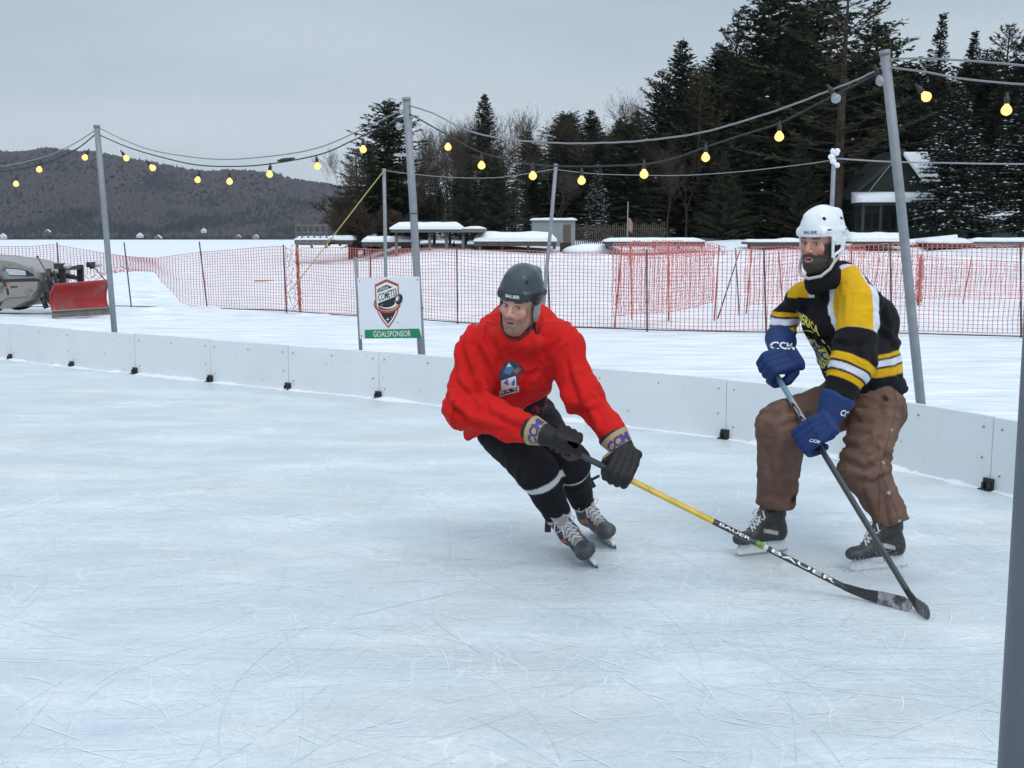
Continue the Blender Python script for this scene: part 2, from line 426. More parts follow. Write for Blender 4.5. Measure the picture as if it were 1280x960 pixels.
for i in range(len(nodes)-1):
    pts = seg_pts(i); board_line += pts[:-1]
    L_ = sum((pts[k+1]-pts[k]).length for k in range(8))
    mb = MB(); g = .004
    vs = []; fs = []
    lean = rnd.uniform(-.008, .008)
    zt = BH + rnd.uniform(-.006, .006)
    for k, p in enumerate(pts):
        t = (pts[min(k+1, 8)]-pts[max(k-1, 0)]).normalized()
        nrm = Vector((-t.y, t.x))            # points away from the camera side
        q = p + t * (g if k == 0 else (-g if k == 8 else 0))
        for off, z in ((0, -.02), (0 + lean, zt-.004), (.004+lean, zt), (BT-.004+lean, zt), (BT+lean, zt-.004), (BT, -.02)):
            w = q + nrm*off; vs.append((w.x, w.y, z))
    for k in range(8):
        for j in range(6): fs.append((k*6+j, (k+1)*6+j, (k+1)*6+(j+1) % 6, k*6+(j+1) % 6))
    fs += [tuple(reversed(range(6))), tuple(8*6+j for j in range(6))]
    root = empty('rink_board_panel', (nodes[i].x, nodes[i].y, 0))
    mb.add(vs, fs)
    for fx, fz in ((.06, .40), (.94, .40), (.06, .10), (.5, .40), (.94, .2)):
        k = fx*8; a = int(k); p = pts[a].lerp(pts[min(a+1, 8)], k-a); t = (pts[min(a+1, 8)]-pts[a]).normalized() if a < 8 else (pts[8]-pts[7]).normalized()
        nrm = Vector((-t.y, t.x)); w = p - nrm*.003
        mb.tube([V(w.x+nrm.x*.004, w.y+nrm.y*.004, fz), V(w.x-nrm.x*.003, w.y-nrm.y*.003, fz)], .007, 6, 1)
    b = mb.build('panel', [M['board'], M['galv']], root); b.location = (-nodes[i].x, -nodes[i].y, 0)
    # black plastic foot clip at the seam
    if i >= 1:
        p = nodes[i]; t = (seg_pts(i)[1]-seg_pts(i-1)[7]).normalized(); nrm = Vector((-t.y, t.x))
        Mx = Matrix(((t.x, nrm.x, 0, p.x), (t.y, nrm.y, 0, p.y), (0, 0, 1, 0), (0, 0, 0, 1)))
        mb = MB()
        mb.box((-.036, -.024, -.01), (.036, -.003, .075), 0, Mx)
        mb.box((-.030, -.045, -.01), (-.012, -.0245, .05), 0, Mx); mb.box((.012, -.045, -.01), (.030, -.0245, .05), 0, Mx)
        mb.box((-.045, -.06, -.01), (.045, -.0245, .008), 0, Mx)
        c_ = mb.build('foot_clip', M['black'], root); c_.location = b.location
    px_mid = 640 + F_PX * ((nodes[i].x+nodes[i+1].x)/2) / ((nodes[i].y+nodes[i+1].y)/2)
    panel_no_lab = None
    ends = (640 + F_PX*nodes[i].x/max(.5, nodes[i].y), 640 + F_PX*nodes[i+1].x/max(.5, nodes[i+1].y))
    if ends[1] > -5 and ends[0] < 1290:
        special = {9: 'white rink board panel left of the sign, its right seam ending below the sign',
                   10: 'white rink board panel directly below the goal sponsor sign',
                   11: 'white rink board panel behind the left side of the skater in red',
                   12: 'white rink board panel between the red skater and the skater in black',
                   13: 'white rink board panel behind the legs of the skater in brown trousers',
                   14: 'white rink board panel right of the brown trousers, in the curved corner'}
        lab = special.get(i, 'white rink board panel, %s from the left edge of the photo' % ords[panel_no]); panel_no += 1
    else:
        lab = 'white rink board panel outside the edge of the view'
    tag(root, lab, 'rink board', 'white rink boards round the ice')
board_line.append(nodes[-1])

# ice sheet: polygon bounded by the boards, 4 mm above; closes far behind the camera
bl = np.array([(p.x, p.y) for p in board_line])
mb = MB(); rows = 60
vs = []; fs = []
for (x, y) in bl:
    for k in range(rows+1):
        t = (k/rows)
        vs.append((x, y*(1-t) - 14*t if True else 0, 0.0))
n = rows+1
for i in range(len(bl)-1):
    for k in range(rows): fs.append((i*n+k, i*n+k+1, (i+1)*n+k+1, (i+1)*n+k))
vs = [v for v in vs]
mb.add(vs, [tuple(f) for f in fs], 0, True)
# extend right side
ice = mb.build('ice', M['ice']); tag(ice, kind='structure')
# skate cuts scored into the ice: long shallow arcs, short stops and dark hairlines
def skate_marks():
    rr = random.Random(11); vs = []; fs = []; mi = []
    def arc(x, y, a, L_, curv, w, m, z):
        arc.k += 1; z = z + arc.k*1.5e-6
        n = max(4, int(L_/.07)); st = L_/n; b0 = len(vs); pts = []
        for i in range(n+1):
            pts.append((x, y, a)); x += math.cos(a)*st; y += math.sin(a)*st; a += curv*st + rr.gauss(0, .012)
        if max(p[1] for p in pts) > 14: return
        for i, (x, y, a) in enumerate(pts):
            e = math.sin(PI*(i+.15)/(n+.3))**.5; ww = w*.5*e*rr.uniform(.45, 1.2)
            vs.append((x-math.sin(a)*ww, y+math.cos(a)*ww, z)); vs.append((x+math.sin(a)*ww, y-math.cos(a)*ww, z))
        for i in range(n):
            if rr.random() < .22: continue
            fs.append((b0+2*i, b0+2*i+1, b0+2*i+3, b0+2*i+2)); mi.append(m)
    arc.k = 0
    def inside(x, y):
        px = 640 + F_PX*x/max(y, .4)
        yb = np.interp(px, [-400, 14, 170, 361, 600, 905, 1237, 1500], [13.5, 14.5, 13.1, 11.9, 10.4, 9.1, 7.1, 5.5]); return y < yb-.35
    for k in range(1250):
        y = 1.6 + 10.5*rr.random()**1.5; x = rr.uniform(-.62, .60)*(y+1.2)
        if not inside(x, y): continue
        kind = rr.random()
        wk = min(1.3, .35 + y*.13)
        if kind < .42: arc(x, y, rr.gauss(.35, .8), rr.uniform(.6, 3.4), rr.gauss(0, .45), rr.uniform(.0018, .0042)*wk, 0, .0012)
        elif kind < .70: arc(x, y, rr.gauss(.3, .6), rr.uniform(.08, .45), rr.gauss(0, 1.4), rr.uniform(.002, .006)*wk, 0, .0012)
        else: arc(x, y, rr.gauss(.35, 1.0), rr.uniform(.5, 3.0), rr.gauss(0, .5), rr.uniform(.0012, .0026), 1, .0012)
    for (cx, cy, cn, sp) in ((.62, 4.0, 90, .45), (.2, 3.05, 60, .35), (1.15, 4.4, 40, .4), (-1.1, 3.6, 40, .5), (1.7, 3.4, 40, .5), (-2.4, 6.2, 40, .7), (2.5, 7.0, 30, .8), (-.5, 2.6, 40, .5)):
        a0 = rr.uniform(0, 3)
        for k in range(cn): arc(cx+rr.gauss(0, sp), cy+rr.gauss(0, sp*.6), a0+rr.gauss(0, .5), rr.uniform(.04, .30), rr.gauss(0, 1.3), rr.uniform(.0015, .005), 0, .0012)
    me = MB(); me.v = vs; me.f = fs; me.m = mi; me.sm = [False]*len(fs)
    o = me.build('skate_marks', [mat('white_skate_cut', (.72, .78, .83), .8), mat('dark_skate_cut', (.48, .56, .62), .4)]); tag(o, kind='stuff', label='skate cuts crossing the ice')
skate_marks()
# little ridge of shaved snow along the foot of the boards
mb = MB(); vs = []; fs = []; K = len(bl); 
fine = []
for i in range(K-1):
    for k in range(6):
        t = k/6; fine.append((bl[i]*(1-t)+bl[i+1]*t, bl[i+1]-bl[i]))
P_ = np.array([[p[0], p[1], 0] for p, _ in fine]); nn = fbm(P_*3.5, 4, 21); n2 = fbm(P_*12, 3, 5)
for q, (p, d_) in enumerate(fine):
    d_ = d_/np.linalg.norm(d_); nr = np.array([d_[1], -d_[0]])
    w = .02 + .09*max(0, nn[q]-.35) + .03*n2[q]; h = .003 + .050*max(0, nn[q]-.46) + .014*n2[q]*(nn[q] > .50)
    for off, z in ((-.002, h), (w*.4, h*.8), (w, h*.3), (w*1.7, -.002)):
        a = p + nr*off; vs.append((a[0], a[1], z))
for q in range(len(fine)-1):
    for j in range(3): fs.append((q*4+j, q*4+j+1, q*4+4+j+1, q*4+4+j))
mb.add(vs, fs, 0, True)
tag(mb.build('snow_ridge', M['snow']), kind='stuff', label='crumbly ridge of shaved snow along the foot of the rink boards')

# ------------------------------------------------------------------ light poles
def pole(name, topp, botp, r, label, extra=None, snowcap=False):
    base = V(botp.x, botp.y, 0) if True else botp
    root = empty(name, base); tag(root, label, 'light pole')
    mb = MB(); a = V(0, 0, -.02); b_ = topp - base
    mb.tube([a, a.lerp(b_, .33), a.lerp(b_, .66) + V(.004, 0, 0), b_], r, 14)
    mb.build('shaft', M['galv'], root)
    mb = MB(); mb.tube([b_*.995, b_*1.006], r*1.12, 14); mb.build('cap', M['galv'], root)
    if extra: extra(root, base, b_)
    return root
def pole_pts(top_px, bot_px, Y):
    t = at(*top_px, Y); b_ = at(*bot_px, Y)
    d = t - b_; k = (0 - b_.z)/d.z
    g = b_ + d*k
    return t, g
p1t, p1b = pole_pts((121, 158), (143, 413), 14.2)
p2t, p2b = pole_pts((508, 124), (527, 441), 11.5)
p3t, p3b = pole_pts((1106, 66), (1151, 500), 8.35)
f1t, f1b = pole_pts((480, 212), (482, 345), 20.5)
f2t, f2b = pole_pts((695, 206), (679, 385), 20.0)
f3t, f3b = pole_pts((1043, 187), (1040, 250), 17.5)
pole('light_pole', p1t, p1b, .036, 'grey metal light pole at the left, right of the red snow plow')
def clips(root, base, b_):
    for k in (.30, .62):
        mb = MB(); q = b_*k; mb.tube([q+V(-.055, -.04, 0), q+V(.055, -.04, .003)], .004, 5); mb.build('cable_tie', M['cablek'], root)
pole('light_pole', p2t, p2b, .040, 'tall grey metal light pole holding the right side of the sponsor sign', clips)
pole('light_pole', p3t, p3b, .036, 'leaning grey metal light pole behind the skater in black and yellow')
pole('light_pole', f1t, f1b, .033, 'far grey light pole standing behind the sign, tied with a yellow rope')
pole('light_pole', f2t, f2b, .033, 'leaning far grey light pole behind the black helmet')
def icecap(root, base, b_):
    mb = MB(); r2 = random.Random(4)
    for k in range(9):
        q = b_ + V(r2.uniform(-.05, .05), -.02, -r2.uniform(0, .28)); mb.sphere(q, (r2.uniform(.03, .06), .04, r2.uniform(.03, .05)), 8, 6)
    mb.build('snow_clump', M['snow'], root)
pole('light_pole', f3t, f3b, .034, 'far light pole crusted with snow, above the white helmet', icecap)
nt_, nb_ = at(1281.5, 405, 1.99), at(1244.0, 985, 2.0)
nt_, nb_ = at(1307, 400, 2.0), at(1271, 985, 2.0)
dd = nt_ - nb_; nb0 = nb_ + dd*((0-nb_.z)/dd.z); ntop = nb_ + dd*((2.9-nb_.z)/dd.z)
M['galvd'] = mat('grey_painted_steel', (.13, .145, .17), .5, .2, .05, 60, .05, 8)
mb = MB(); mb.tube([V(0, 0, -.02), ntop-nb0], .036, 24)
o = empty('light_pole', nb0, 0, 'close grey post cut off by the right edge of the photo', 'light pole'); mb.build('shaft', M['galvd'], o)
mb = MB(); mb.tube([(ntop-nb0)*.997, (ntop-nb0)*1.004], .039, 24); mb.build('cap', M['galvd'], o)

# ------------------------------------------------------------------ cables and bulbs
def curve_px(pts, n=10, jit=0):
    """pts: (px,py,Y); Catmull-Rom through them, in world space."""
    W = [at(*p) for p in pts]; o = []
    for i in range(len(W)-1):
        p0 = W[max(i-1, 0)]; p1 = W[i]; p2 = W[i+1]; p3 = W[min(i+2, len(W)-1)]
        for k in range(n): o.append(cr_pt(p0, p1, p2, p3, k/n))
    o.append(W[-1])
    if jit: o = [p + V(0, 0, (math.sin(i*1.7)+math.sin(i*.61+1))*jit) for i, p in enumerate(o)]
    return o
def cable(name, pts, r, m, label, cat='cable', group=None, jit=0):
    mb = MB(); mb.tube(curve_px(pts, 8, jit), r, 6)
    o = mb.build(name, m); return tag(o, label, cat, group)
def yl(px, a, b):      # depth interpolated between two poles in 1/Y
    (pa, ya), (pb, yb) = a, b; t = (px-pa)/(pb-pa); return 1/((1-t)/ya + t/yb)
A1, A2, A3 = (121, 14.2), (508, 11.5), (1106, 8.35)
def C(pts, a, b): return [(x, y, yl(x, a, b)) for x, y in pts]
A0 = (-300, 17.0); A4 = (1500, 7.0)
cable('support_cable', C([(-120, 222), (0, 208), (55, 196), (90, 181), (119, 163)], A0, A1), .0065, M['cable'], 'upper cable running off the left edge from the left light pole')
cable('bulb_cable', C([(-120, 226), (0, 215), (60, 203), (96, 186), (119, 168)], A0, A1), .008, M['cablek'], 'black bulb string left of the left light pole')
cable('support_cable', C([(124, 160), (160, 177), (200, 190), (270, 199), (340, 195), (400, 184), (460, 158), (506, 136)], A1, A2), .0065, M['cable'], 'upper grey cable between the left pole and the sign pole')
cable('bulb_cable', C([(125, 169), (160, 184), (200, 196), (245, 206), (290, 208), (337, 205), (400, 193), (440, 176), (475, 160), (507, 146)], A1, A2), .007, M['cablek'], 'black bulb string between the left pole and the sign pole')
cable('support_cable', C([(511, 132), (540, 141), (580, 161), (620, 172), (680, 178), (740, 179), (800, 176), (870, 167), (950, 145), (1030, 116), (1075, 98), (1104, 84)], A2, A3), .0074, M['cable'], 'thick grey cable sagging between the sign pole and the leaning pole', jit=.0012)
cable('bulb_cable', C([(511, 142), (535, 155), (558, 168), (600, 190), (640, 200), (668, 206), (727, 208), (805, 205), (845, 197), (882, 184), (930, 168), (974, 154), (1010, 136), (1045, 118), (1085, 98), (1104, 88)], A2, A3), .007, M['cablek'], 'thin bulb string between the sign pole and the leaning pole')
cable('support_cable', C([(1109, 74), (1140, 73), (1180, 74), (1280, 82), (1400, 98)], A3, A4), .0074, M['cable'], 'thick grey cable running off the right edge')
cable('bulb_cable', C([(1110, 84), (1157, 90), (1200, 98), (1258, 104), (1300, 107), (1400, 118)], A3, A4), .007, M['cable'], 'thin bulb string running off the right edge')
B1, B2, B3 = (480, 20.5), (695, 20.0), (1043, 17.5)
cable('far_cable', C([(480, 213), (520, 218), (570, 222), (620, 222), (660, 217), (694, 211)], B1, B2), .0065, M['cable'], 'far cable between the roped pole and the leaning far pole')
cable('far_cable', C([(696, 212), (740, 217), (800, 219), (860, 219), (930, 214), (1000, 206), (1042, 200)], B2, B3), .0065, M['cable'], 'far cable between the leaning far pole and the snow crusted pole')
cable('far_cable', C([(1043, 198), (1110, 202), (1200, 204), (1280, 205), (1400, 204)], B3, (1500, 16.5)), .012, M['galv'], 'far cable running right from the snow crusted pole')
cable('guy_wire', [(1116, 203, 16), (1100, 222, 16.5), (1086, 240, 17)], .006, M['cable'], 'short slanting guy wire beside the leaning light pole')
cable('guy_rope', [(481, 212, 20.4), (459, 240, 20.8), (436, 270, 21.3), (408, 306, 22.2), (384, 337, 23), (360, 366, 24)], .011, M['yrope'], 'yellow guy rope slanting down from the far pole', 'rope')
# bulbs
M['bulb_on'] = mat('lit_yellow_bulb', (.9, .6, .15), .4, emit=(1.0, .66, .13), estr=.92)
def lit_glow(m):
    nt = m.node_tree; N = nt.nodes; L = nt.links; b = N['Principled BSDF']
    lw = N.new('ShaderNodeLayerWeight'); lw.inputs[0].default_value = .45
    cr = N.new('ShaderNodeValToRGB'); e = cr.color_ramp.elements
    e[0].position = .05; e[0].color = (1, .80, .22, 1); e[1].position = .75; e[1].color = (.95, .50, .07, 1)
    L.new(lw.outputs['Facing'], cr.inputs[0]); L.new(cr.outputs[0], b.inputs['Emission Color'])
lit_glow(M['bulb_on'])
M['bulb_off'] = mat('clear_bulb', (.75, .8, .85), .08, 0, alpha=.28, spec=.8)
def bulb_proto(m):
    root = empty('light_bulb')
    mb = MB(); mb.tube([V(0, 0, .012), V(0, 0, -.012), V(0, 0, -.02), V(0, 0, -.055), V(0, 0, -.062)], [.008, .009, .017, .019, .017], 10); mb.build('socket', M['black'], root)
    mb = MB(); zs = [-.058, -.066, -.075, -.088, -.103, -.118, -.128, -.134, -.1365]; rs = [.012, .013, .020, .030, .0345, .031, .022, .011, .002]
    mb.tube([V(0, 0, z) for z in zs], rs, 16); mb.build('glass', m, root)
    return root
pa, pb_ = bulb_proto(M['bulb_on']), bulb_proto(M['bulb_off'])
ta, tb = tree_of(pa), tree_of(pb_)
bulbs = [(20, 230, A0, A1, 1, .12), (49, 212, A0, A1, 1, .2), (106, 197, A0, A1, 1, .5), (158, 198, A1, A2, 1, -.6), (191, 210, A1, A2, 1, -.7), (247, 225, A1, A2, 1, .25),
         (287, 227, A1, A2, 1, 0), (337, 218, A1, A2, 1, .1), (397, 208, A1, A2, 1, -.1), (454, 187, A1, A2, 1, 0), (560, 184, A2, A3, 1, 0), (602, 207, A2, A3, 1, 0),
         (666, 220, A2, A3, 1, 0), (727, 226, A2, A3, 1, 0), (805, 218, A2, A3, 1, 0), (882, 197, A2, A3, 1, 0), (974, 171, A2, A3, 1, 0),
         (1158, 121, A3, A4, 1, -.75), (1258, 138, A3, A4, 1, 0), (499, 158, A1, A2, 0, -.5), (1045, 123, A2, A3, 0, -.6), (1101, 101, A2, A3, 0, -.4)]
blab = ['glowing yellow bulb nearest the left edge of the photo', 'glowing yellow bulb, second from the left edge', 'glowing yellow bulb just left of the left light pole', 'glowing yellow bulb just right of the left light pole',
        'tilted glowing bulb, second to the right of the left light pole', 'glowing bulb, third to the right of the left light pole', 'glowing bulb, fourth to the right of the left pole, lowest of the sag',
        'glowing bulb, fifth to the right of the left light pole', 'glowing bulb at the shoulder of the hill, sixth from the left pole', 'glowing bulb in front of the dark tree left of the sign pole',
        'glowing bulb just right of the sign pole', 'glowing bulb in front of the tall pine, second right of the sign pole', 'glowing bulb left of the top of the leaning far pole', 'glowing bulb right of the top of the leaning far pole',
        'glowing bulb, fifth right of the sign pole', 'glowing bulb, sixth right of the sign pole', 'glowing bulb, highest and last before the leaning pole', 'glowing bulb tilted just right of the leaning pole top',
        'large glowing bulb at the right edge of the photo', 'unlit clear bulb beside the sign pole', 'unlit clear bulb left of the leaning pole', 'unlit clear bulb tied to the top of the leaning pole']
for i, (x, y, a, b_, on, tl) in enumerate(bulbs):
    o = fast_copy(pa if on else pb_, ta if on else tb)
    Y = yl(x, a, b_); k = Y / F_PX; sc = rnd.uniform(1.0, 1.1)
    if not on: sc = 1.1
    w = at(x, y, Y)
    # glass centre is 0.103 below origin in local space
    R = Matrix.Rotation(tl, 3, 'Y'); off = R @ V(0, 0, -.103*sc)
    o.location = w - off; o.rotation_euler = (0, tl, 0); o.scale = (sc, sc, sc)
    tag(o, blab[i], 'light bulb', 'bulbs of the light string')
for p in (pa, pb_):
    for ch in children_of(p): bpy.data.objects.remove(ch)
    bpy.data.objects.remove(p)
# connector and dangling plug
mb = MB(); a = at(357, 200, yl(357, A1, A2)); mb.tube([a+V(-.09, 0, -.01), a+V(-.03, 0, 0), a+V(.04, 0, .006), a+V(.1, 0, .02)], [.009, .02, .02, .009], 8)
tag(mb.build('cable_connector', M['black']), 'black plug connector midway on the left bulb string', 'connector')

# ------------------------------------------------------------------ thin winter air
hm = bpy.data.materials.new('haze_air'); hm.use_nodes = True; hn = hm.node_tree; hn.nodes.clear()
ho = hn.nodes.new('ShaderNodeOutputMaterial'); hv = hn.nodes.new('ShaderNodeVolumePrincipled'); hv.inputs['Color'].default_value = (.80, .88, 1.0, 1); hv.inputs['Density'].default_value = HAZE_D; hv.inputs['Anisotropy'].default_value = .2
hn.links.new(hv.outputs[0], ho.inputs['Volume'])
mb = MB(); mb.box((-4200, -100, -6), (4200, 5200, 420)); tag(mb.build('haze', hm), kind='stuff')
# ------------------------------------------------------------------ orange netting fences
def pl(pts, x):
    for (x0, y0), (x1, y1) in zip(pts, pts[1:]):
        if x <= x1: return y0 + (y1-y0)*(x-x0)/(x1-x0)
    return pts[-1][1]
M['knot'] = mat('netting_knots', (.26, .06, .08), .6)
M['net'] = mat('orange_netting', (.66, .22, .19), .55, 0, 0, 10, .15, 3)
def net_fence(base_px, top_px, netbot_px, stakes, label, dx=.078, rows=21, wob=.02, seed=1, stk_m='stake', rope=True, crumple=None, back=0):
    """base_px: ground line (px,py); the fence stands on it. top/netbot: px heights measured at that depth."""
    root = empty('snow_fence', gnd(base_px[0][0], base_px[0][1])); org = root.location.copy()
    tag(root, label, 'fence')
    # walk along the base
    P = [gnd(x, y) for x, y in base_px]
    def base_at(px):
        y = pl(base_px, px); return gnd(px, y)
    xs_ = []; px = base_px[0][0]
    while px < base_px[-1][0]:
        xs_.append(px); b = base_at(px); b2 = base_at(px+4); px += 4*dx/(b2-b).length
    n = len(xs_); rr = random.Random(seed)
    cols = []
    for i, px in enumerate(xs_):
        b = base_at(px); Y = b.y
        zt = at(px, pl(top_px, px), Y).z; zb = max(.015, at(px, pl(netbot_px, px), Y).z)
        c = []
        for r in range(rows+1):
            t = r/rows
            ph = i*.16
            k = wob*(math.sin(ph*.7+r*.35+seed) + .6*math.sin(ph*2.1-r*.5)) * math.sin(PI*t)**.5
            jx = 0; jz = 0
            if crumple:
                cc = crumple(px, t); jx = rr.uniform(-1, 1)*cc; jz = rr.uniform(-1, 1)*cc; k += rr.uniform(-1, 1)*cc
            z = zb + (zt-zb)*t + .012*math.sin(ph*1.3+r*.3)
            c.append(V(b.x+jx, b.y+k+back*(1-t), max(.008, z+jz)) - org)
        cols.append(c)
    mb = MB(); w = .0062
    vs = []; fs = []
    for c in cols:                                  # upright strands
        b0 = len(vs)
        for p in c: vs += [p+V(-w, 0, 0), p+V(w, 0, 0)]
        for r in range(rows): fs.append((b0+2*r, b0+2*r+1, b0+2*r+3, b0+2*r+2))
    w2 = .0030; 
    for r in range(rows+1):                         # level strands, heavier selvedge top and bottom
        ww = w2*(1.8 if r in (0, rows) else 1); b0 = len(vs)
        for c in cols: vs += [c[r]+V(0, .002, -ww), c[r]+V(0, .002, ww)]
        for i in range(n-1): fs.append((b0+2*i, b0+2*i+2, b0+2*i+3, b0+2*i+1))
    for c in cols:                                  # knots where strands cross
        b0 = len(vs)
        for r in range(rows+1):
            p = c[r]; q = .0095; b0 = len(vs)
            vs += [p+V(-q, -.002, -q*.7), p+V(q, -.002, -q*.7), p+V(q, -.002, q*.7), p+V(-q, -.002, q*.7)]; fs.append((b0, b0+1, b0+2, b0+3))
    mb.add(vs, fs); nk = n*(rows+1)
    for i in range(len(mb.f)-nk, len(mb.f)): mb.m[i] = 1
    mb.build('netting', [M['net'], M['knot']], root)
    for (xt, yt, xb, yb) in stakes:
        g = base_at(xb) if yb is None else gnd(xb, yb)
        t = at(xt, yt, g.y); mb = MB()
        mb.tube([g-org+V(0, .012, -.03), t-org+V(0, .012, .02)], .016, 7)
        mb.build('stake', M[stk_m], root)
    if rope:
        mb = MB(); pts = []
        for i in range(0, n, 4):
            b = base_at(xs_[i]); pts.append(b-org+V(0, -.10+.05*math.sin(i*.05), .012+.008*math.sin(i*.11)))
        mb.tube(pts, .011, 5); mb.build('ground_rope', M['rope'], root)
    return root
FBASE = [(-160, 384), (0, 383.5), (72, 383), (163, 383), (258, 385), (357, 389), (450, 395), (571, 403), (686, 408), (818, 413), (960, 415), (1112, 417), (1290, 420), (1420, 424)]
FTOP = [(-160, 309), (0, 309), (40, 308), (72, 305), (105, 312), (140, 318), (163, 320.5), (200, 322), (245, 317), (258, 315), (300, 311), (357, 308.5), (463, 311), (571, 311), (686, 315), (818, 313), (960, 313), (1045, 306), (1112, 304), (1290, 306), (1420, 306)]
FBOT = [(-160, 366), (0, 368), (72, 366), (110, 356), (135, 345), (150, 339), (170, 338), (195, 338.5), (203, 352), (214, 362), (226, 378), (240, 383), (258, 384), (357, 388), (450, 394), (571, 401), (686, 406), (818, 411), (960, 413), (1112, 414), (1290, 416), (1420, 419)]
def crA(px, t):
    if 95 < px < 165 and t < .25: return .05
    if 360 < px < 377: return .05
    return .002
net_fence(FBASE, FTOP, FBOT, [(-60, 303, -56, None), (71, 304, 77, None), (155, 304, 164, None), (249, 303, 259, None), (354, 307, 358, None), (463, 311, 463, None),
    (571, 311, 572, None), (684, 315, 688, None), (808.5, 313, 809, None), (955, 312, 958, None), (1113, 305, 1115, None), (1276, 306, 1277, None)],
    'long orange mesh fence crossing the whole view behind the rink, sagging near the plow', crumple=crA, seed=2)
# bunched roll of netting on its own stake
def bundle(px_t, py_t, px_b, py_b, label, r=.05, n=900, seed=3, hgt=None, m='net2'):
    g = gnd(px_b, py_b); t = at(px_t, py_t, g.y); root = empty('netting_roll', g); tag(root, label, 'netting')
    mb = MB(); mb.tube([V(0, .02, -.02), t-g+V(0, .02, 0)], .02, 7); mb.build('stake', M['stakered'], root)
    rr = random.Random(seed); mb = MB()
    for k in range(n // 12):
        s = rr.random()*.9; pts = []
        p = (t-g)*s; a = rr.random()*6.28
        for q in range(8):
            a += rr.uniform(.4, 1.6); rad = r*rr.uniform(.3, 1.1)
            pts.append(p + V(rad*math.cos(a), rad*math.sin(a)*.8, q*.03*rr.uniform(-.4, 1.2)))
        mb.tube(pts, .0045, 3, cap=False)
    mb.build('netting', M[m], root); return root
M['net2'] = mat('bunched_orange_netting', (.55, .11, .05), .6)
bundle(371, 309, 375, 389.5, 'bunched roll of orange netting on a stake in the left half of the fence', .045)
# second fence behind, partly doubled and leaning
net_fence([(766, 409), (835, 405), (893, 400)], [(766, 304), (836, 305), (897, 308)], [(766, 396), (800, 392), (835, 389), (870, 384), (893, 377)],
    [(778, 305, 768, 409), (836, 303, 836, 402), (899, 308, 893, 399)], 'short doubled panel of orange netting between three stakes, left of the crossed sticks', dx=.062, rows=18, wob=.04, seed=5,
    stk_m='stakered', rope=False, crumple=lambda px, t: .010)
net_fence([(783, 397), (835, 392), (905, 388)], [(783, 303.5), (836, 300), (880, 304), (905, 309)], [(783, 330), (835, 320), (905, 318)],
    [(788, 305, 790, 398)], 'folded strip of netting slumped behind the doubled panel', dx=.09, rows=5, wob=.05, seed=8, stk_m='stakered', rope=False, crumple=lambda px, t: .02)
net_fence([(930, 392), (1000, 390), (1080, 388)], [(930, 310), (975, 309), (1030, 308), (1080, 308)], [(930, 382), (1000, 378), (1080, 378)],
    [(940, 308, 933, 392), (973, 309, 979, 390), (1065, 304, 1063, 388)], 'orange netting behind the skater in black, left of the leaning pole', dx=.075, rows=17, wob=.05, seed=11, stk_m='stakered', rope=False, crumple=lambda px, t: .012)
net_fence([(1070, 385), (1150, 382), (1215, 380), (1420, 380)], [(1070, 312), (1110, 316), (1150, 320), (1215, 326), (1290, 328), (1420, 328)], [(1070, 372), (1110, 375), (1150, 372), (1180, 372), (1290, 372), (1420, 372)],
    [(1100, 322, 1093, 356), (1215, 322, 1204, 378)], 'low far netting seen through the main fence at the right edge', dx=.085, rows=14, wob=.06, seed=14, stk_m='stakered', rope=False, crumple=lambda px, t: .016 if px < 1150 else .008)
bundle(1152, 318, 1148, 381, 'red tangle of netting on a stake just right of the leaning pole', .10, 800, 6)
def stick(px0, py0, px1, py1, label, r=.016, m='stake', Yd=None):
    g = gnd(px1, py1) if Yd is None else at(px1, py1, Yd); t = at(px0, py0, g.y); mb = MB(); mb.tube([g-g+V(0, 0, -.03), (t-g)*.5+V(.004, 0, 0), t-g], [r, r*.9, r*.7], 7)
    o = mb.build('fence_stake', M[m]); o.location = g; tag(o, label, 'stake')
stick(925, 313, 897, 397, 'bare stake leaning right, crossed with another beyond the fence')
stick(919, 310, 924, 393, 'bare upright stake crossed by the leaning one')
mb = MB(); g = gnd(330, 352); mb.box((-.35, 0, 0), (.35, .1, .06)); o = mb.build('wood_plank', mat('fresh_board', (.42, .27, .14), .8)); o.location = g; o.rotation_euler = (0, 0, .1)
tag(o, 'small tan board lying in the snow beyond the fence', 'board')

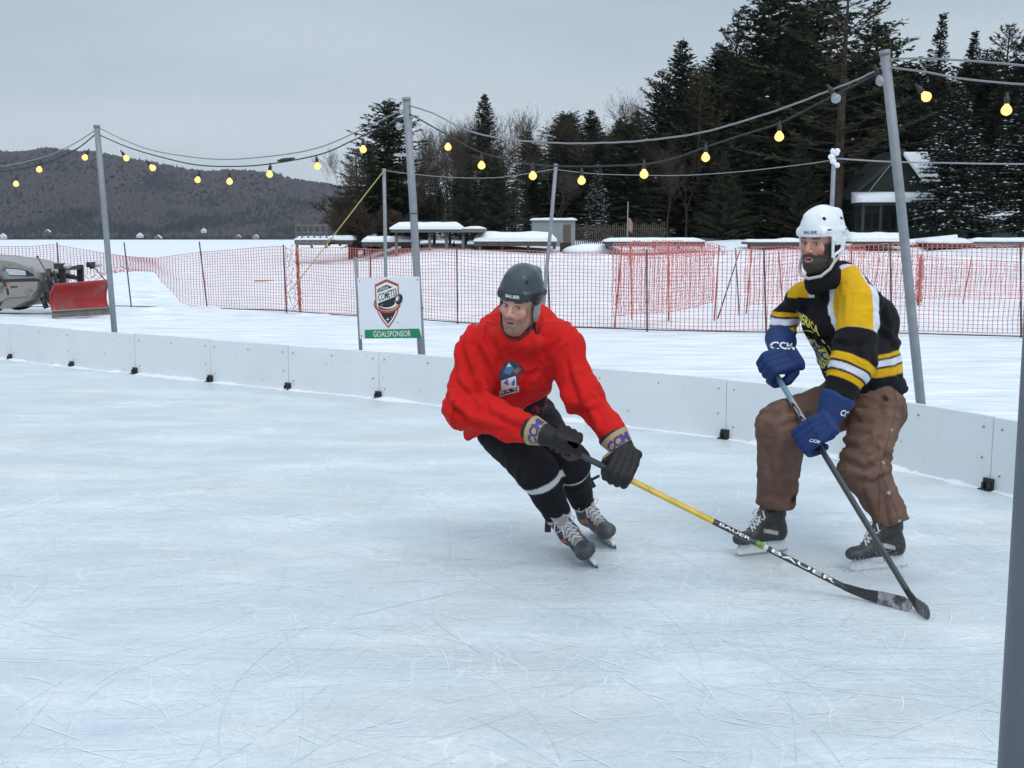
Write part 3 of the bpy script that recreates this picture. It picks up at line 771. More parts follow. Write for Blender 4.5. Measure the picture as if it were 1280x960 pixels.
# ------------------------------------------------------------------ trees
def leafset(segs, rng, W=.07, size=(.22, .42), per=3, droop=.25, spread=.9, colr=((.020, .028, .017), (.045, .052, .028)), side=1.0):
    """segs: (p0, p1, width_scale) branch pieces -> arrays of tapered needle sprays."""
    S = len(segs); A = np.array([s[0] for s in segs]); B = np.array([s[1] for s in segs])
    ws = np.array([s[2] for s in segs])
    A = np.repeat(A, per, 0); B = np.repeat(B, per, 0); ws = np.repeat(ws, per)
    n = len(A); t = rng.random((n, 1)); P = A + (B-A)*t
    D = B - A; D /= np.linalg.norm(D, axis=1, keepdims=True) + 1e-9
    up = np.array([0, 0, 1.0]); Sd = np.cross(D, up); Sd /= np.linalg.norm(Sd, axis=1, keepdims=True) + 1e-9
    sg = rng.choice([-1, 1], (n, 1)); sp = rng.normal(0, .35, (n, 1))
    dirv = D*(.55+sp) + Sd*sg*spread*rng.random((n, 1))*side*1.3 + np.array([0, 0, -1])*droop*(rng.random((n, 1))*1.4) + rng.normal(0, .18, (n, 3))
    dirv /= np.linalg.norm(dirv, axis=1, keepdims=True)
    ln = (size[0] + (size[1]-size[0])*rng.random((n, 1)))*ws[:, None]
    nr = np.cross(dirv, rng.normal(0, 1, (n, 3)) + up*1.2); nr /= np.linalg.norm(nr, axis=1, keepdims=True) + 1e-9
    w = W*(.6+.8*rng.random((n, 1)))*ws[:, None]**.5
    v0 = P - nr*w*.5; v1 = P + dirv*ln*.45 - nr*w; v2 = P + dirv*ln; v3 = P + dirv*ln*.45 + nr*w
    vs = np.stack([v0, v1, v2, v3], 1).reshape(-1, 3)
    fs = np.arange(n*4).reshape(-1, 4)
    c0, c1 = np.array(colr[0]), np.array(colr[1]); k = rng.random((n, 1))**1.5
    cc = np.repeat(c0 + (c1-c0)*k, 4, 0)
    return vs, fs, cc, P, dirv, nr
def conifer(name, H, R, base, seed, prof=1.0, whorl=.42, nb=(5, 8), rise=.1, droop=.5, per=3, W=.08, size=(.25, .5), irregular=.15, snow=0, dead=0, col_=((.020, .028, .017), (.042, .050, .028)), tuft=False, spread=.9):
    rr = random.Random(seed); rng = np.random.default_rng(seed)
    root = empty(name); segs = []; brs = []
    z = base; lean = (rr.uniform(-.02, .02)*H, rr.uniform(-.02, .02)*H)
    def trunk(zz): return V(lean[0]*(zz/H)**2, lean[1]*(zz/H)**2, zz)
    tr0 = .011*H + .05
    while z < H*.985:
        t = (z-base)/(H-base); rad = R*((1-t)**prof)*(1-.25*math.exp(-t*14))
        n = rr.randint(*nb)
        if rad < .5: n = max(3, n-2)
        a0 = rr.random()*6.28
        for k in range(n):
            if rr.random() < irregular*.5: continue
            a = a0 + 6.28*k/n + rr.uniform(-.35, .35); L_ = rad*rr.uniform(1-irregular*2.2, 1+irregular) + .15
            el = rise + t*.55 + rr.uniform(-.12, .12); p = trunk(z+rr.uniform(-.15, .15)); pts = [p]; m = max(2, int(L_/.34)); st = L_/m
            for q in range(m):
                e2 = el - droop*((q+1)/m)*(1-t*.6) + (.35*((q+1)/m)**3 if not tuft else .3*((q+1)/m)**2)
                p = p + V(math.cos(a)*math.cos(e2), math.sin(a)*math.cos(e2), math.sin(e2))*st; a += rr.uniform(-.08, .08)
                pts.append(p)
            brs.append((pts, L_))
            for q in range(m):
                if tuft and q < m*.35: continue
                ws = 1.0 - .55*abs(q/m-.35)
                if t > .9: ws *= .75
                segs.append((tuple(pts[q]), tuple(pts[q+1]), ws))
        z += whorl*rr.uniform(.7, 1.3)*(1-.45*t)
    segs.append((tuple(trunk(H*.93)), tuple(trunk(H)), .6)); segs.append((tuple(trunk(H*.96)), tuple(trunk(H*1.01)), .4))
    mb = MB(); zz = [0, H*.02, H*.25, H*.5, H*.75, H*.985]; mb.tube([trunk(q)+V(0, 0, -.3 if q == 0 else 0) for q in zz], [tr0*1.3, tr0, tr0*.82, tr0*.6, tr0*.33, .02], 8)
    for pts, L_ in brs:
        if L_ > 1.0 and rr.random() < .75: mb.tube([pts[0], pts[len(pts)//2], pts[-1]], [.025+.008*L_, .02+.004*L_, .008], 3, cap=False)
    for k in range(dead):
        zz_ = rr.uniform(base*.25, base*1.3+1); a = rr.random()*6.28; L_ = rr.uniform(.8, 2.6); p = trunk(zz_)
        q1 = p+V(math.cos(a), math.sin(a), rr.uniform(-.1, .4))*L_*.5; q2 = q1+V(math.cos(a+rr.uniform(-.4, .4)), math.sin(a), rr.uniform(-.3, .3))*L_*.5
        mb.tube([p, q1, q2], [.035, .022, .008], 3, cap=False)
    tr = mb.build('trunk', M['bark'], root)
    vs, fs, cc, P, dv, nr = leafset(segs, rng, W, size, per, droop*.6, spread, col_)
    np_mesh('crown', vs, fs, M['pine'], vcol=cc, parent=root)
    if snow:
        k = max(4, int(len(segs)*snow)); idx = rng.choice(len(segs), k, replace=False); sv = []; sf = []
        for i in idx:
            a, b_, _ = segs[i]; a = np.array(a); b_ = np.array(b_); c = (a+b_)/2 + np.array([0, 0, .07]); 
            L_ = rr.uniform(.10, .34) * (1.6 if rr.random() < .06 else 1); d = (b_-a); d /= np.linalg.norm(d)+1e-9; s_ = np.cross(d, [0, 0, 1]); s_ /= np.linalg.norm(s_)+1e-9
            wd = L_*rr.uniform(.3, .6); h = L_*rr.uniform(.15, .35); o = len(sv)
            c = c + s_*rr.uniform(-.2, .2)
            sv += [c-d*L_*.6, c-s_*wd, c+d*L_*.7+[0, 0, -.06], c+s_*wd, c+np.array([0, 0, h]), c-np.array([0, 0, .03])]
            for x, y in ((0, 1), (1, 2), (2, 3), (3, 0)): sf += [(o+x, o+y, o+4), (o+y, o+x, o+5)]
        np_mesh('snow_load', np.array(sv), np.array(sf), M['snow'], smooth=True, parent=root)
    return root
def bare_tree(name, H, seed, spread=.5, depth=5, m='twig', trunkfrac=.35, kids=(2, 4), lead=.75, snow=0):
    rr = random.Random(seed); root = empty(name); tb_ = MB(); cb = MB(); sb = MB()
    def grow(p, d, L_, r, k):
        pts = [p]; n = 3 if k > 1 else 2
        for q in range(n):
            d = (d + V(rr.uniform(-1, 1), rr.uniform(-1, 1), rr.uniform(-.4, .8))*.16).normalized(); p = p + d*(L_/n); pts.append(p)
        rs = [r*(1-.45*q/n) for q in range(n+1)]
        (tb_ if k >= depth-1 else cb).tube(pts, [max(.011, x) for x in rs], 5 if k >= depth-1 else 3, cap=False)
        if snow and 1 <= k <= 3 and rr.random() < snow:
            q = (pts[0]+pts[1])/2; sb.sphere(q+V(0, 0, r+.04), (.16, .16, .05), 6, 4)
        if k == 0: return
        nk = rr.randint(*kids)
        for j in range(nk):
            ax = V(rr.uniform(-1, 1), rr.uniform(-1, 1), rr.uniform(-.2, .5)).normalized()
            d2 = (d + ax*spread*rr.uniform(.7, 1.5)).normalized()
            if d2.z < -.1: d2.z = abs(d2.z)*.3
            start = pts[-1] if j < 2 else pts[-2]
            grow(start, d2.normalized(), L_*rr.uniform(.6, .85), rs[-1]*rr.uniform(.6, .8), k-1)
        for j in range(2 if k < depth else 0):
            q = pts[rr.randint(1, len(pts)-1)]; ax = V(rr.uniform(-1, 1), rr.uniform(-1, 1), rr.uniform(0, .7)).normalized()
            e_ = q+ax*L_*.35; cb.tube([q, (q+e_)/2+V(0, 0, .04), e_], [.014, .011, .008], 3, cap=False)
    grow(V(0, 0, -.2), V(0, 0, 1), H*trunkfrac, H*.013+.04, depth)
    tb_.build('trunk', M['bark'], root); cb.build('crown', M[m], root)
    if snow and sb.v: sb.build('snow_load', M['snow'], root)
    return root
GREEN = ((.018, .027, .016), (.052, .064, .034)); BROWNG = ((.030, .031, .017), (.078, .072, .038)); DK = ((.014, .021, .015), (.038, .049, .029))
PROT = {
 'spruce': conifer('spruce_tree', 18, 3.6, 1.2, 1, prof=.85, per=7, whorl=.36, col_=GREEN, W=.075, snow=.004),
 'spruce_b': conifer('spruce_tree', 18, 3.0, 2.2, 21, prof=.75, per=7, whorl=.40, irregular=.25, col_=DK, W=.075, snow=.006),
 'spire': conifer('spruce_tree', 18, 2.5, .8, 2, prof=1.0, per=7, whorl=.40, droop=.35, rise=.15, irregular=.12, col_=DK, W=.06, size=(.2, .42)),
 'hemlock': conifer('hemlock_tree', 18, 4.3, 1.0, 3, prof=.52, per=8, whorl=.44, droop=.8, irregular=.32, col_=GREEN, size=(.28, .6), W=.085, snow=.008),
 'pine': conifer('pine_tree', 18, 3.8, 3.0, 4, prof=.6, nb=(4, 6), whorl=.62, rise=.3, droop=.1, per=12, W=.045, size=(.3, .6), irregular=.34, dead=14, tuft=True, col_=BROWNG),
 'pine_b': conifer('pine_tree', 18, 4.6, 4.5, 5, prof=.7, nb=(4, 6), whorl=.72, rise=.2, droop=.15, per=12, W=.045, size=(.3, .62), irregular=.4, dead=22, tuft=True, col_=BROWNG),
 'pine_soft': conifer('pine_tree', 18, 5.4, .8, 6, prof=1.25, nb=(6, 8), whorl=.42, rise=.35, droop=.35, per=8, W=.05, size=(.35, .7), irregular=.12, col_=((.034, .041, .026), (.078, .084, .050))),
 'snowy': conifer('spruce_tree', 18, 3.6, 1.6, 7, prof=.8, per=8, whorl=.36, droop=.75, irregular=.15, col_=DK, W=.075, snow=.55),
 'bare': bare_tree('bare_tree', 15, 8, .55, 6), 'bare_b': bare_tree('bare_tree', 15, 18, .42, 6, kids=(2, 3)), 'bare_c': bare_tree('bare_tree', 15, 28, .65, 5, trunkfrac=.28, kids=(3, 4)),
 'shrub': bare_tree('bare_shrub', 6, 38, .8, 5, m='twig2', trunkfrac=.2, kids=(3, 5)),
}
PH = {k: 18 for k in PROT}; PH.update(bare=15*.93, bare_b=15*.93, bare_c=12, shrub=5.2)
# measure the true height of each prototype
for k, o in PROT.items():
    mz = 0
    for ch in children_of(o): mz = max(mz, max(v.co.z for v in ch.data.vertices))
    PH[k] = mz
PK = {k: tree_of(o) for k, o in PROT.items()}
def put_tree(kind, px, ytop, Y, label, wid=1.0, group=None, cat='tree', rot=None):
    wid = wid*{'pine_soft': 1.25, 'spire': 1.35, 'shrub': 1.0, 'bare': 1.0, 'bare_b': 1.0, 'bare_c': 1.0, 'snowy': 1.45}.get(kind, 1.5)
    x = (px-640)/F_PX*Y; b_ = gh(x, Y) - .05
    # x needs the pitch correction
    x = at(px, 290, Y).x
    zt = at(px, ytop, Y).z; s = (zt-b_)/PH[kind]
    o = fast_copy(PROT[kind], PK[kind]); o.location = (x, Y, b_); o.rotation_euler = (0, 0, rnd.random()*6.28 if rot is None else rot)
    o.scale = (s*wid, s*wid, s); tag(o, label, cat, group); return o
T = [
 ('hemlock', 486, 122, 84, 'broad dark conifer at the left end of the wooded point, behind the sign pole', 1.15),
 ('hemlock', 464, 175, 88, 'lower dark conifer on the left flank of the broad one', .8),
 ('bare_c', 438, 182, 83, 'brown bare tree at the very left tip of the wooded point', .8),
 ('shrub', 437, 228, 82, 'low brown leafless thicket at the left tip of the point', .8),
 ('bare_b', 538, 150, 92, 'bare tree just right of the sign pole', .8),
 ('bare', 520, 205, 80, 'small bare tree in front of the broad dark conifer', .9),
 ('bare_c', 566, 168, 98, 'bare tree left of the tall middle pine', .9),
 ('spruce', 608, 116, 88, 'pointed conifer standing alone above the middle of the wood', .85),
 ('pine_soft', 622, 190, 80, 'soft wide pine in front of the pointed middle conifer', 1.5),
 ('pine_soft', 583, 215, 79, 'soft low pine left of the wide one, behind the shelter', 1.5),
 ('bare', 657, 128, 96, 'bare tree just right of the pointed middle conifer', .9),
 ('bare_b', 690, 140, 99, 'thin bare tree left of the middle spruces', .9),
 ('hemlock', 712, 137, 92, 'dark conifer above the white shed', 1.0),
 ('spruce', 742, 135, 90, 'second dark conifer right of the white shed', 1.1),
 ('bare_c', 700, 200, 80, 'brown bare tree behind the white shed', 1.0),
 ('bare', 787, 108, 100, 'tall bare tree showing against the sky left of the high conifers', 1.0),
 ('hemlock', 785, 150, 86, 'dark snow-flecked conifer below the tall bare tree', 1.1),
 ('snowy', 745, 200, 82, 'conifer with many small snow clumps above the dark fence', .8),
 ('spruce_b', 822, 100, 92, 'dark conifer at the left step of the high trees', 1.0),
 ('spruce', 850, 46, 90, 'pointed spruce at the left edge of the high trees', 1.05),
 ('pine', 872, 78, 88, 'ragged pine between the pointed spruce and the highest pines', 1.0),
 ('pine', 912, 8, 92, 'ragged pine whose narrow top nearly meets the upper edge', .8),
 ('spruce_b', 892, 50, 96, 'dense spruce behind the ragged pines', 1.2),
 ('hemlock', 960, -30, 90, 'huge dark conifer cut off by the top edge, left of the big pine', .95),
 ('hemlock', 1002, -50, 95, 'huge dark conifer cut off by the top edge, above the white helmet', .95),
 ('pine_b', 1045, -45, 82, 'big open pine with dead lower limbs in front of the wood', 1.15),
 ('hemlock', 1085, 22, 92, 'dark conifer just left of the leaning pole top', 1.0),
 ('pine_soft', 905, 190, 82, 'brownish low pine left of the white helmet', 1.3),
 ('pine_soft', 1000, 170, 83, 'soft low pine behind the white helmet', 1.3),
 ('spire', 1157, 14, 96, 'narrow pointed spruce right of the leaning pole', 1.05),
 ('spire', 1200, 36, 98, 'second narrow spruce, shorter, right of the first spire', 1.1),
 ('pine', 1243, 28, 96, 'ragged conifer near the right edge', 1.0),
 ('spruce_b', 1282, 28, 94, 'tall spruce cut off by the right edge', 1.1),
 ('hemlock', 1225, 70, 100, 'dense dark conifer filling the gap near the right edge', 1.4),
 ('hemlock', 1128, 75, 101, 'dense dark conifer behind the leaning pole', 1.2),
 ('snowy', 1188, 98, 76, 'snow laden spruce in front of the green cabin', 1.15),
 ('snowy', 1278, 105, 74, 'snow laden spruce cut off by the right edge', 1.35),
 ('bare_b', 858, 150, 83, 'bare leafless tree among dark conifers left of the big pine', .8),
 ('bare', 835, 180, 82, 'small bare tree in front of the pointed spruce', .9),
 ('spruce', 985, 12, 88, 'dark conifer left of the big open pine', 1.1),
]
for t in T: put_tree(t[0], t[1], t[2], t[3], t[4], t[5])
# crowded wood behind: rows of conifers filling in
for i in range(74):
    px = 452 + i*(1500-452)/74 + rnd.uniform(-9, 9)
    kd = rnd.choice(['hemlock', 'spruce', 'spruce_b', 'hemlock', 'pine', 'spruce_b'])
    top = 190 if px < 560 else (168 if px < 700 else (148 if px < 820 else 70))
    Y = rnd.uniform(99, 125)
    put_tree(kd, px, top + rnd.uniform(-12, 45), Y, 'dark conifer in the crowded wood behind the shore trees', rnd.uniform(1.1, 1.5), 'conifers of the crowded wood')
for i in range(40):
    px = 470 + i*(1330-470)/40 + rnd.uniform(-8, 8)
    top = 225 if px < 700 else 190
    put_tree(rnd.choice(['hemlock', 'spruce_b', 'spruce', 'hemlock']), px, top + rnd.uniform(-25, 25), rnd.uniform(84, 95), 'dark conifer in the crowded wood behind the shore trees', rnd.uniform(1.1, 1.6), 'conifers of the crowded wood')
for i in range(30):
    px = rnd.uniform(510, 830); put_tree(rnd.choice(['bare', 'bare_b', 'bare_c']), px, rnd.uniform(132, 180), rnd.uniform(84, 104), 'leafless tree showing between the conifers of the wood', .9, 'leafless trees of the wood')
for i in range(6):
    put_tree('shrub', rnd.uniform(438, 480), rnd.uniform(248, 264), rnd.uniform(77, 84), 'low leafless shrub along the tip of the point', 1.0, 'shrubs at the tip of the point', 'shrub')
for o in PROT.values():
    for ch in children_of(o): bpy.data.objects.remove(ch)
    bpy.data.objects.remove(o)

# ------------------------------------------------------------------ far wooded hill across the lake
HY = 1500.0
ridge = [(-700, 150), (-300, 175), (-100, 189), (0, 194), (60, 197), (120, 202), (180, 210), (230, 219), (262, 223), (300, 219), (340, 224), (400, 236), (440, 244), (520, 258), (700, 270), (1000, 280), (2200, 285)]
fridge = [(-700, 215), (-100, 236), (0, 240), (60, 243), (120, 252), (200, 262), (262, 268), (330, 262), (400, 268), (500, 280), (2200, 292)]
def hill_h(x, y):
    x = np.asarray(x, float); y = np.asarray(y, float)
    px = 640 + F_PX*x/y
    top = np.interp(px, [a for a, _ in ridge], [(298-b)/F_PX for _, b in ridge]) * (HY+700)
    mid = np.interp(px, [a for a, _ in fridge], [(298-b)/F_PX for _, b in fridge]) * (HY+280)
    t = np.clip((y-HY)/700, 0, 2)
    P_ = np.stack([x/160, y/160, 0*x], 1)
    n = fbm(P_, 3, 33)
    m_ = np.where(t < .4, mid*sstep(0, .4, t), mid + (top-mid)*sstep(.4, 1, t))
    m_ = np.where(t > 1, m_*(1-.5*np.clip(t-1, 0, 1)), m_)
    return m_*(.93+.14*n) - 1 + 9*sstep(0, .05, t)*(n-.2)
hx = np.linspace(-1900, 2600, 160); hy = np.linspace(HY-5, HY+1400, 60)
HX, HYY = np.meshgrid(hx, hy, indexing='ij'); hz = hill_h(HX.ravel(), HYY.ravel())
hz[HYY.ravel() < HY] = -3
ii = (np.arange(159)[:, None]*60 + np.arange(59)[None, :]).ravel()
M['hill'] = mat('wooded_hillside', (.105, .098, .100), .95, var=.25, vscale=.02, spec=.05)
M['farwood'] = mat('far_wood', (.1, .1, .1), .95, attr=True, spec=.05)
o = np_mesh('hill', np.stack([HX.ravel(), HYY.ravel(), hz], 1), np.stack([ii, ii+60, ii+61, ii+1], 1), M['hill'], smooth=True); tag(o, kind='structure')
rng = np.random.default_rng(5); NT = 26000
tx = rng.uniform(-.62, -.10, NT); ty = HY + 4 + 760*rng.random(NT)**1.3; X = tx*ty
px_ = 640+F_PX*tx
bz = hill_h(X, ty)
cl = fbm(np.stack([X/90, ty/90, 0*X], 1), 3, 77) + .22*np.exp(-(ty-HY)/60)
con = rng.random(NT) < np.clip((cl-.54)*3.2 - .25*np.clip((ty-HY-350)/300, 0, 1), .04, .8)
Hh = np.where(con, rng.uniform(9, 17, NT), rng.uniform(8, 12, NT)); Rr = np.where(con, Hh*.22, Hh*.42)
k6 = 6; ang = np.arange(k6)/k6*2*PI
vs = []; cs = []
jit = rng.uniform(.6, 1.3, (NT, k6)); jz = rng.uniform(-.08, .08, (NT, k6))
ringz = np.where(con, .12, .55)[:, None] + jz
ringv = np.stack([X[:, None] + np.cos(ang)*Rr[:, None]*jit, ty[:, None] + np.sin(ang)*Rr[:, None]*jit, bz[:, None] + ringz*Hh[:, None]], 2)
topv = np.stack([X + rng.normal(0, .4, NT), ty, bz+Hh], 1)[:, None, :]; botv = np.stack([X, ty, bz-1], 1)[:, None, :]
allv = np.concatenate([topv, ringv, botv], 1); nv = k6+2
base = (np.arange(NT)*nv)[:, None]
f1 = np.stack([np.stack([base[:, 0]*0 + base[:, 0], base[:, 0]+1+j, base[:, 0]+1+(j+1) % k6], 1) for j in range(k6)], 1).reshape(-1, 3)
f2 = np.stack([np.stack([base[:, 0]+nv-1, base[:, 0]+1+(j+1) % k6, base[:, 0]+1+j], 1) for j in range(k6)], 1).reshape(-1, 3)
cc = np.where(con[:, None], np.array([[.030, .038, .038]])*rng.uniform(.85, 1.15, (NT, 1)), np.array([[.066, .060, .063]])*rng.uniform(.88, 1.12, (NT, 1)))
o = np_mesh('far_forest', allv.reshape(-1, 3), np.concatenate([f1, f2]), M['farwood'], vcol=np.repeat(cc, nv, 0))
tag(o, kind='stuff', label='mixed bare and conifer forest covering the hill across the lake')
# small cottages on the far shore
M['wallw'] = mat('white_siding', (.55, .56, .56), .7, 0, .1, 2); M['wallb'] = mat('brown_siding', (.10, .07, .055), .8); M['wallr'] = mat('pale_red_siding', (.30, .20, .18), .8)
M['glassd'] = mat('dark_window', (.010, .012, .014), .45, spec=.2)
def house(name, px, w, h, Y, wall, label, z0=None, d=None, base=0, roof=.45, over=.5, name_r='roof'):
    d = d or w*.8; x = at(px, 295, Y).x; root = empty(name, (x, Y, base)); tag(root, label, 'cottage')
    mb = MB(); mb.box((-w/2, -d/2, 0), (w/2, d/2, h)); mb.prism([(-w/2, h), (w/2, h), (0, h+w*roof-.05)], d, Matrix.Translation((0, -d/2, 0))); mb.build('wall', wall, root)
    mb = MB(); mb.prism([(-w/2-over, h-.3), (-w/2-over, h+.15), (0, h+w*roof+.35), (w/2+over, h+.15), (w/2+over, h-.3), (0, h+w*roof)], d+over*2, Matrix.Translation((0, -d/2-over, 0))); mb.build(name_r, M['snow'], root)
    for k in (-.25, .25):
        mb = MB(); mb.box((k*w-w*.09, -d/2-.06, h*.3), (k*w+w*.09, -d/2-.02, h*.75)); mb.build('window', M['glassd'], root)
    return root
for (px, w, h, wall, lab, b_) in [(4, 12, 6, 'wallw', 'white far cottage at the left edge across the lake', 1), (60, 10, 6, 'wallb', 'brown far cottage with snowy roof left of the left pole', 7), (175, 12, 5, 'wallw', 'white far cottage just right of the left pole', 2.5),
    (198, 13, 4, 'wallb', 'low snow covered boathouse across the lake', 0), (255, 10, 5, 'wallw', 'white far cottage high in the trees', 9), (298, 9, 5, 'wallb', 'small dark far cottage between the boathouse and the red one', 1), (320, 11, 5.5, 'wallr', 'pale reddish far cottage at the shore left of the wooded point', .5)]:
    house('cottage', px, w*.62, h*.55, HY-10, M[wall], lab, base=b_, over=.3)

# ------------------------------------------------------------------ shoreline structures
def slab_snow(mb, x0, x1, y0, y1, z, h, seed=0, nx=24, ny=7, edge=.25):
    """pillow of snow over a flat top."""
    vs = []; fs = []
    for i in range(nx+1):
        for j in range(ny+1):
            u, v = i/nx, j/ny; e = min(1, min(u, 1-u)*nx*.45+.10)*min(1, min(v, 1-v)*ny*.60+.12)
            k = .92 + .10*math.sin(i*.5+seed)*math.sin(j*.9+seed*2)
            vs.append((x0+(x1-x0)*u, y0+(y1-y0)*v, z + h*(e**.5)*k))
    for i in range(nx):
        for j in range(ny): a = i*(ny+1)+j; fs.append((a, a+ny+1, a+ny+2, a+1))
    mb.add(vs, fs, 0, True)
    b0 = [i*(ny+1) for i in range(nx+1)]; n0 = len(vs)
    # skirt
    sk = [(v[0], v[1], z-.04) for v in vs]
    mb.add(vs + sk, [(a, a+n0, b+n0, b) for a, b in zip(b0[1:], b0[:-1])] + [(a, a+n0, b+n0, b) for a, b in [(i*(ny+1)+ny, (i+1)*(ny+1)+ny) for i in range(nx)]]
           + [(j, j+n0, j+1+n0, j+1) for j in range(ny)] + [(nx*(ny+1)+j+1, nx*(ny+1)+j+1+n0, nx*(ny+1)+j+n0, nx*(ny+1)+j) for j in range(ny)], 0)
def X_(px, Y): return at(px, 298, Y).x
def Zs(py, Y): return at(640, py, Y).z
def dock(name, pa, pb, Y, ytop, ybot, label, cat, depth=3, snow=.25, rail=False, wood='darkwood'):
    x0, x1 = X_(pa, Y), X_(pb, Y); zt = Zs(ytop, Y)+0; zb = Zs(ybot, Y); cx = (x0+x1)/2
    root = empty(name, (cx, Y, max(0, zb))); tag(root, label, cat); ox = V(cx, Y, max(0, zb)); x0 -= cx; x1 -= cx
    zt = max(zt - max(0, zb), .25)
    mb = MB(); n = max(2, int((x1-x0)/1.4)); deck = zt-snow
    mb.box((x0, 0, deck-.16), (x1, depth, deck-.001)); 
    mb.box((x0-.04, -.05, deck-.32), (x1+.04, -.004, deck+.02)); mb.build('deck', M[wood], root)
    mb = MB()
    for k in range(n+1):
        x = x0+.1+(x1-x0-.2)*k/n; mb.tube([V(x, .12, -.3), V(x, .12, deck-.17)], .09, 6)
        mb = mb
    for k in range(n):
        xa = x0+.1+(x1-x0-.2)*k/n; mb.box((xa+.1, .3, -.1), (xa+(x1-x0-.2)/n-.1, .5, deck*.55))
    mb.build('crib', M[wood], root)
    if snow > 0:
        mb = MB(); slab_snow(mb, x0-.05, x1+.05, -.08, depth, deck+.01, snow, rnd.random()*6); mb.build('snow_load', M['snow'], root)
    if rail:
        mb = MB()
        for k in range(6):
            x = x0+.05+(x1-x0-.1)*k/5; mb.box((x-.05, 0, deck), (x+.05, .1, deck+.95))
            if k < 5: pass
        mb.box((x0, -.04, deck+.85), (x1, -.005, deck+.95)); mb.box((x0, -.04, deck+.42), (x1, -.005, deck+.5)); mb.build('railing', M[wood], root)
    return root
dock('dock', 369, 409, 73, 295, 304.5, 'grey railed dock at the left tip of the point', 'dock', 3, .22, True, 'greywood')
dock('dock', 409, 440, 76, 294, 302, 'low snow covered dock right of the railed dock', 'dock', 3, .3)
dock('dock', 434, 470, 82, 291.5, 298, 'snow covered float behind the low dock', 'dock', 3, .4)
dock('dock', 453, 520, 72, 295, 304.5, 'snow covered dock left of the shelter, behind the roped pole', 'dock', 3, .35)
dock('dock', 593, 695, 70, 289, 305.5, 'long dock under a thick pillow of snow between sign and red skater', 'dock', 4.5, .6)
dock('dock', 757, 880, 69.5, 297, 304.5, 'low dark dock edge in the bank left of the fence doubling', 'dock', 2.0, .22)
dock('dock', 935, 1010, 70, 299, 306, 'low dark dock edge behind the white helmet', 'dock', 2.0, .15)
dock('dock', 1066, 1135, 69, 290, 305.5, 'thick snow pillow on a dark dock right of the white helmet', 'dock', 3, .55)
dock('dock', 1160, 1215, 69.5, 297.5, 305, 'dark dock edge under smooth snow right of the leaning pole', 'dock', 2.5, .28)
dock('retaining_wall', 1216, 1330, 69.5, 297, 306, 'dark timber retaining wall at the right edge', 'retaining wall', 1, .22, False, 'greywood')
# overturned boat heap under snow
def snow_boat(px0, px1, py, Y, h, label, tilt=0):
    x0, x1 = X_(px0, Y), X_(px1, Y); z = gh((x0+x1)/2, Y)
    root = empty('overturned_boat', ((x0+x1)/2, Y, z)); tag(root, label, 'boat'); L_ = x1-x0
    vs = []; fs = []; n = 14; m = 8
    for i in range(n+1):
        u = i/n; w = .75*math.sin(PI*min(1, max(.0, u*.92+.06)))**.5+.05; hh = h*(.55+.45*u)
        for j in range(m+1):
            a = PI*j/m; vs.append((-L_/2+L_*u, -math.cos(a)*w, math.sin(a)*hh+tilt*(u-.5)))
    for i in range(n):
        for j in range(m): a = i*(m+1)+j; fs.append((a, a+m+1, a+m+2, a+1))
    mb = MB(); mb.add(vs, fs, 0, True); mb.add([vs[j] for j in range(m+1)], [tuple(range(m+1))]); mb.add([vs[n*(m+1)+j] for j in range(m+1)], [tuple(reversed(range(m+1)))])
    mb.build('hull', M['snow'], root)
    mb = MB(); mb.box((-L_/2, -.72, -.05), (L_/2, -.66, .10)); mb.build('gunwale', M['greywood'], root)
snow_boat(1130, 1196, 290, 72, .75, 'long overturned boat under snow right of the leaning pole')
# open shelter with posts
def shelter():
    Y = 70; x0, x1 = X_(490, Y), X_(574, Y); cx = (x0+x1)/2; root = empty('boat_shelter', (cx, Y, 0)); tag(root, 'open timber boat shelter with a thick slab of snow on its flat roof', 'shelter')
    w = (x1-x0)/2; zr = Zs(286.5, Y); D = 4.5
    mb = MB(); mb.box((-w, -.2, zr-.14), (w+1.6, D, zr)); mb.box((-w-.05, -.26, zr-.2), (w+1.65, -.205, zr+.02)); mb.build('roof', M['greywood'], root)
    mb = MB(); slab_snow(mb, -w-.12, w+.2, -.35, D, zr+.03, .46, 2, 20, 6); slab_snow(mb, w+.21, w+1.6, -.25, D, zr+.03, .2, 1, 6, 5); mb.build('snow_load', M['snow'], root)
    for k in range(6):
        for yy in (0.1, D-.4):
            x = -w+.25+(2*w+1.0)*k/5; mb = MB(); mb.tube([V(x, yy, -.3), V(x+.02, yy, zr-.15)], .10, 7); mb.build('post', M['greywood'], root)
    mb = MB(); mb.box((-w+.2, .02, .35), (w+1.2, .10, .55)); mb.box((-w+.2, .3, .28), (w+1.2, D-.5, .38)); mb.build('walkway', M['darkwood'], root)
    for k in range(5):
        x = rnd.uniform(-w+.8, w+.8); mb = MB(); h = rnd.uniform(.5, 1.1); mb.tube([V(x, 1.5+k*.3, .39), V(x+.1, 1.5+k*.3, .39+h*.5), V(x+rnd.uniform(-.3, .3), 1.6+k*.3, .39+h)], [.12, .10, .03], 6)
        mb.build('mooring_gear', M['black'], root)
shelter()
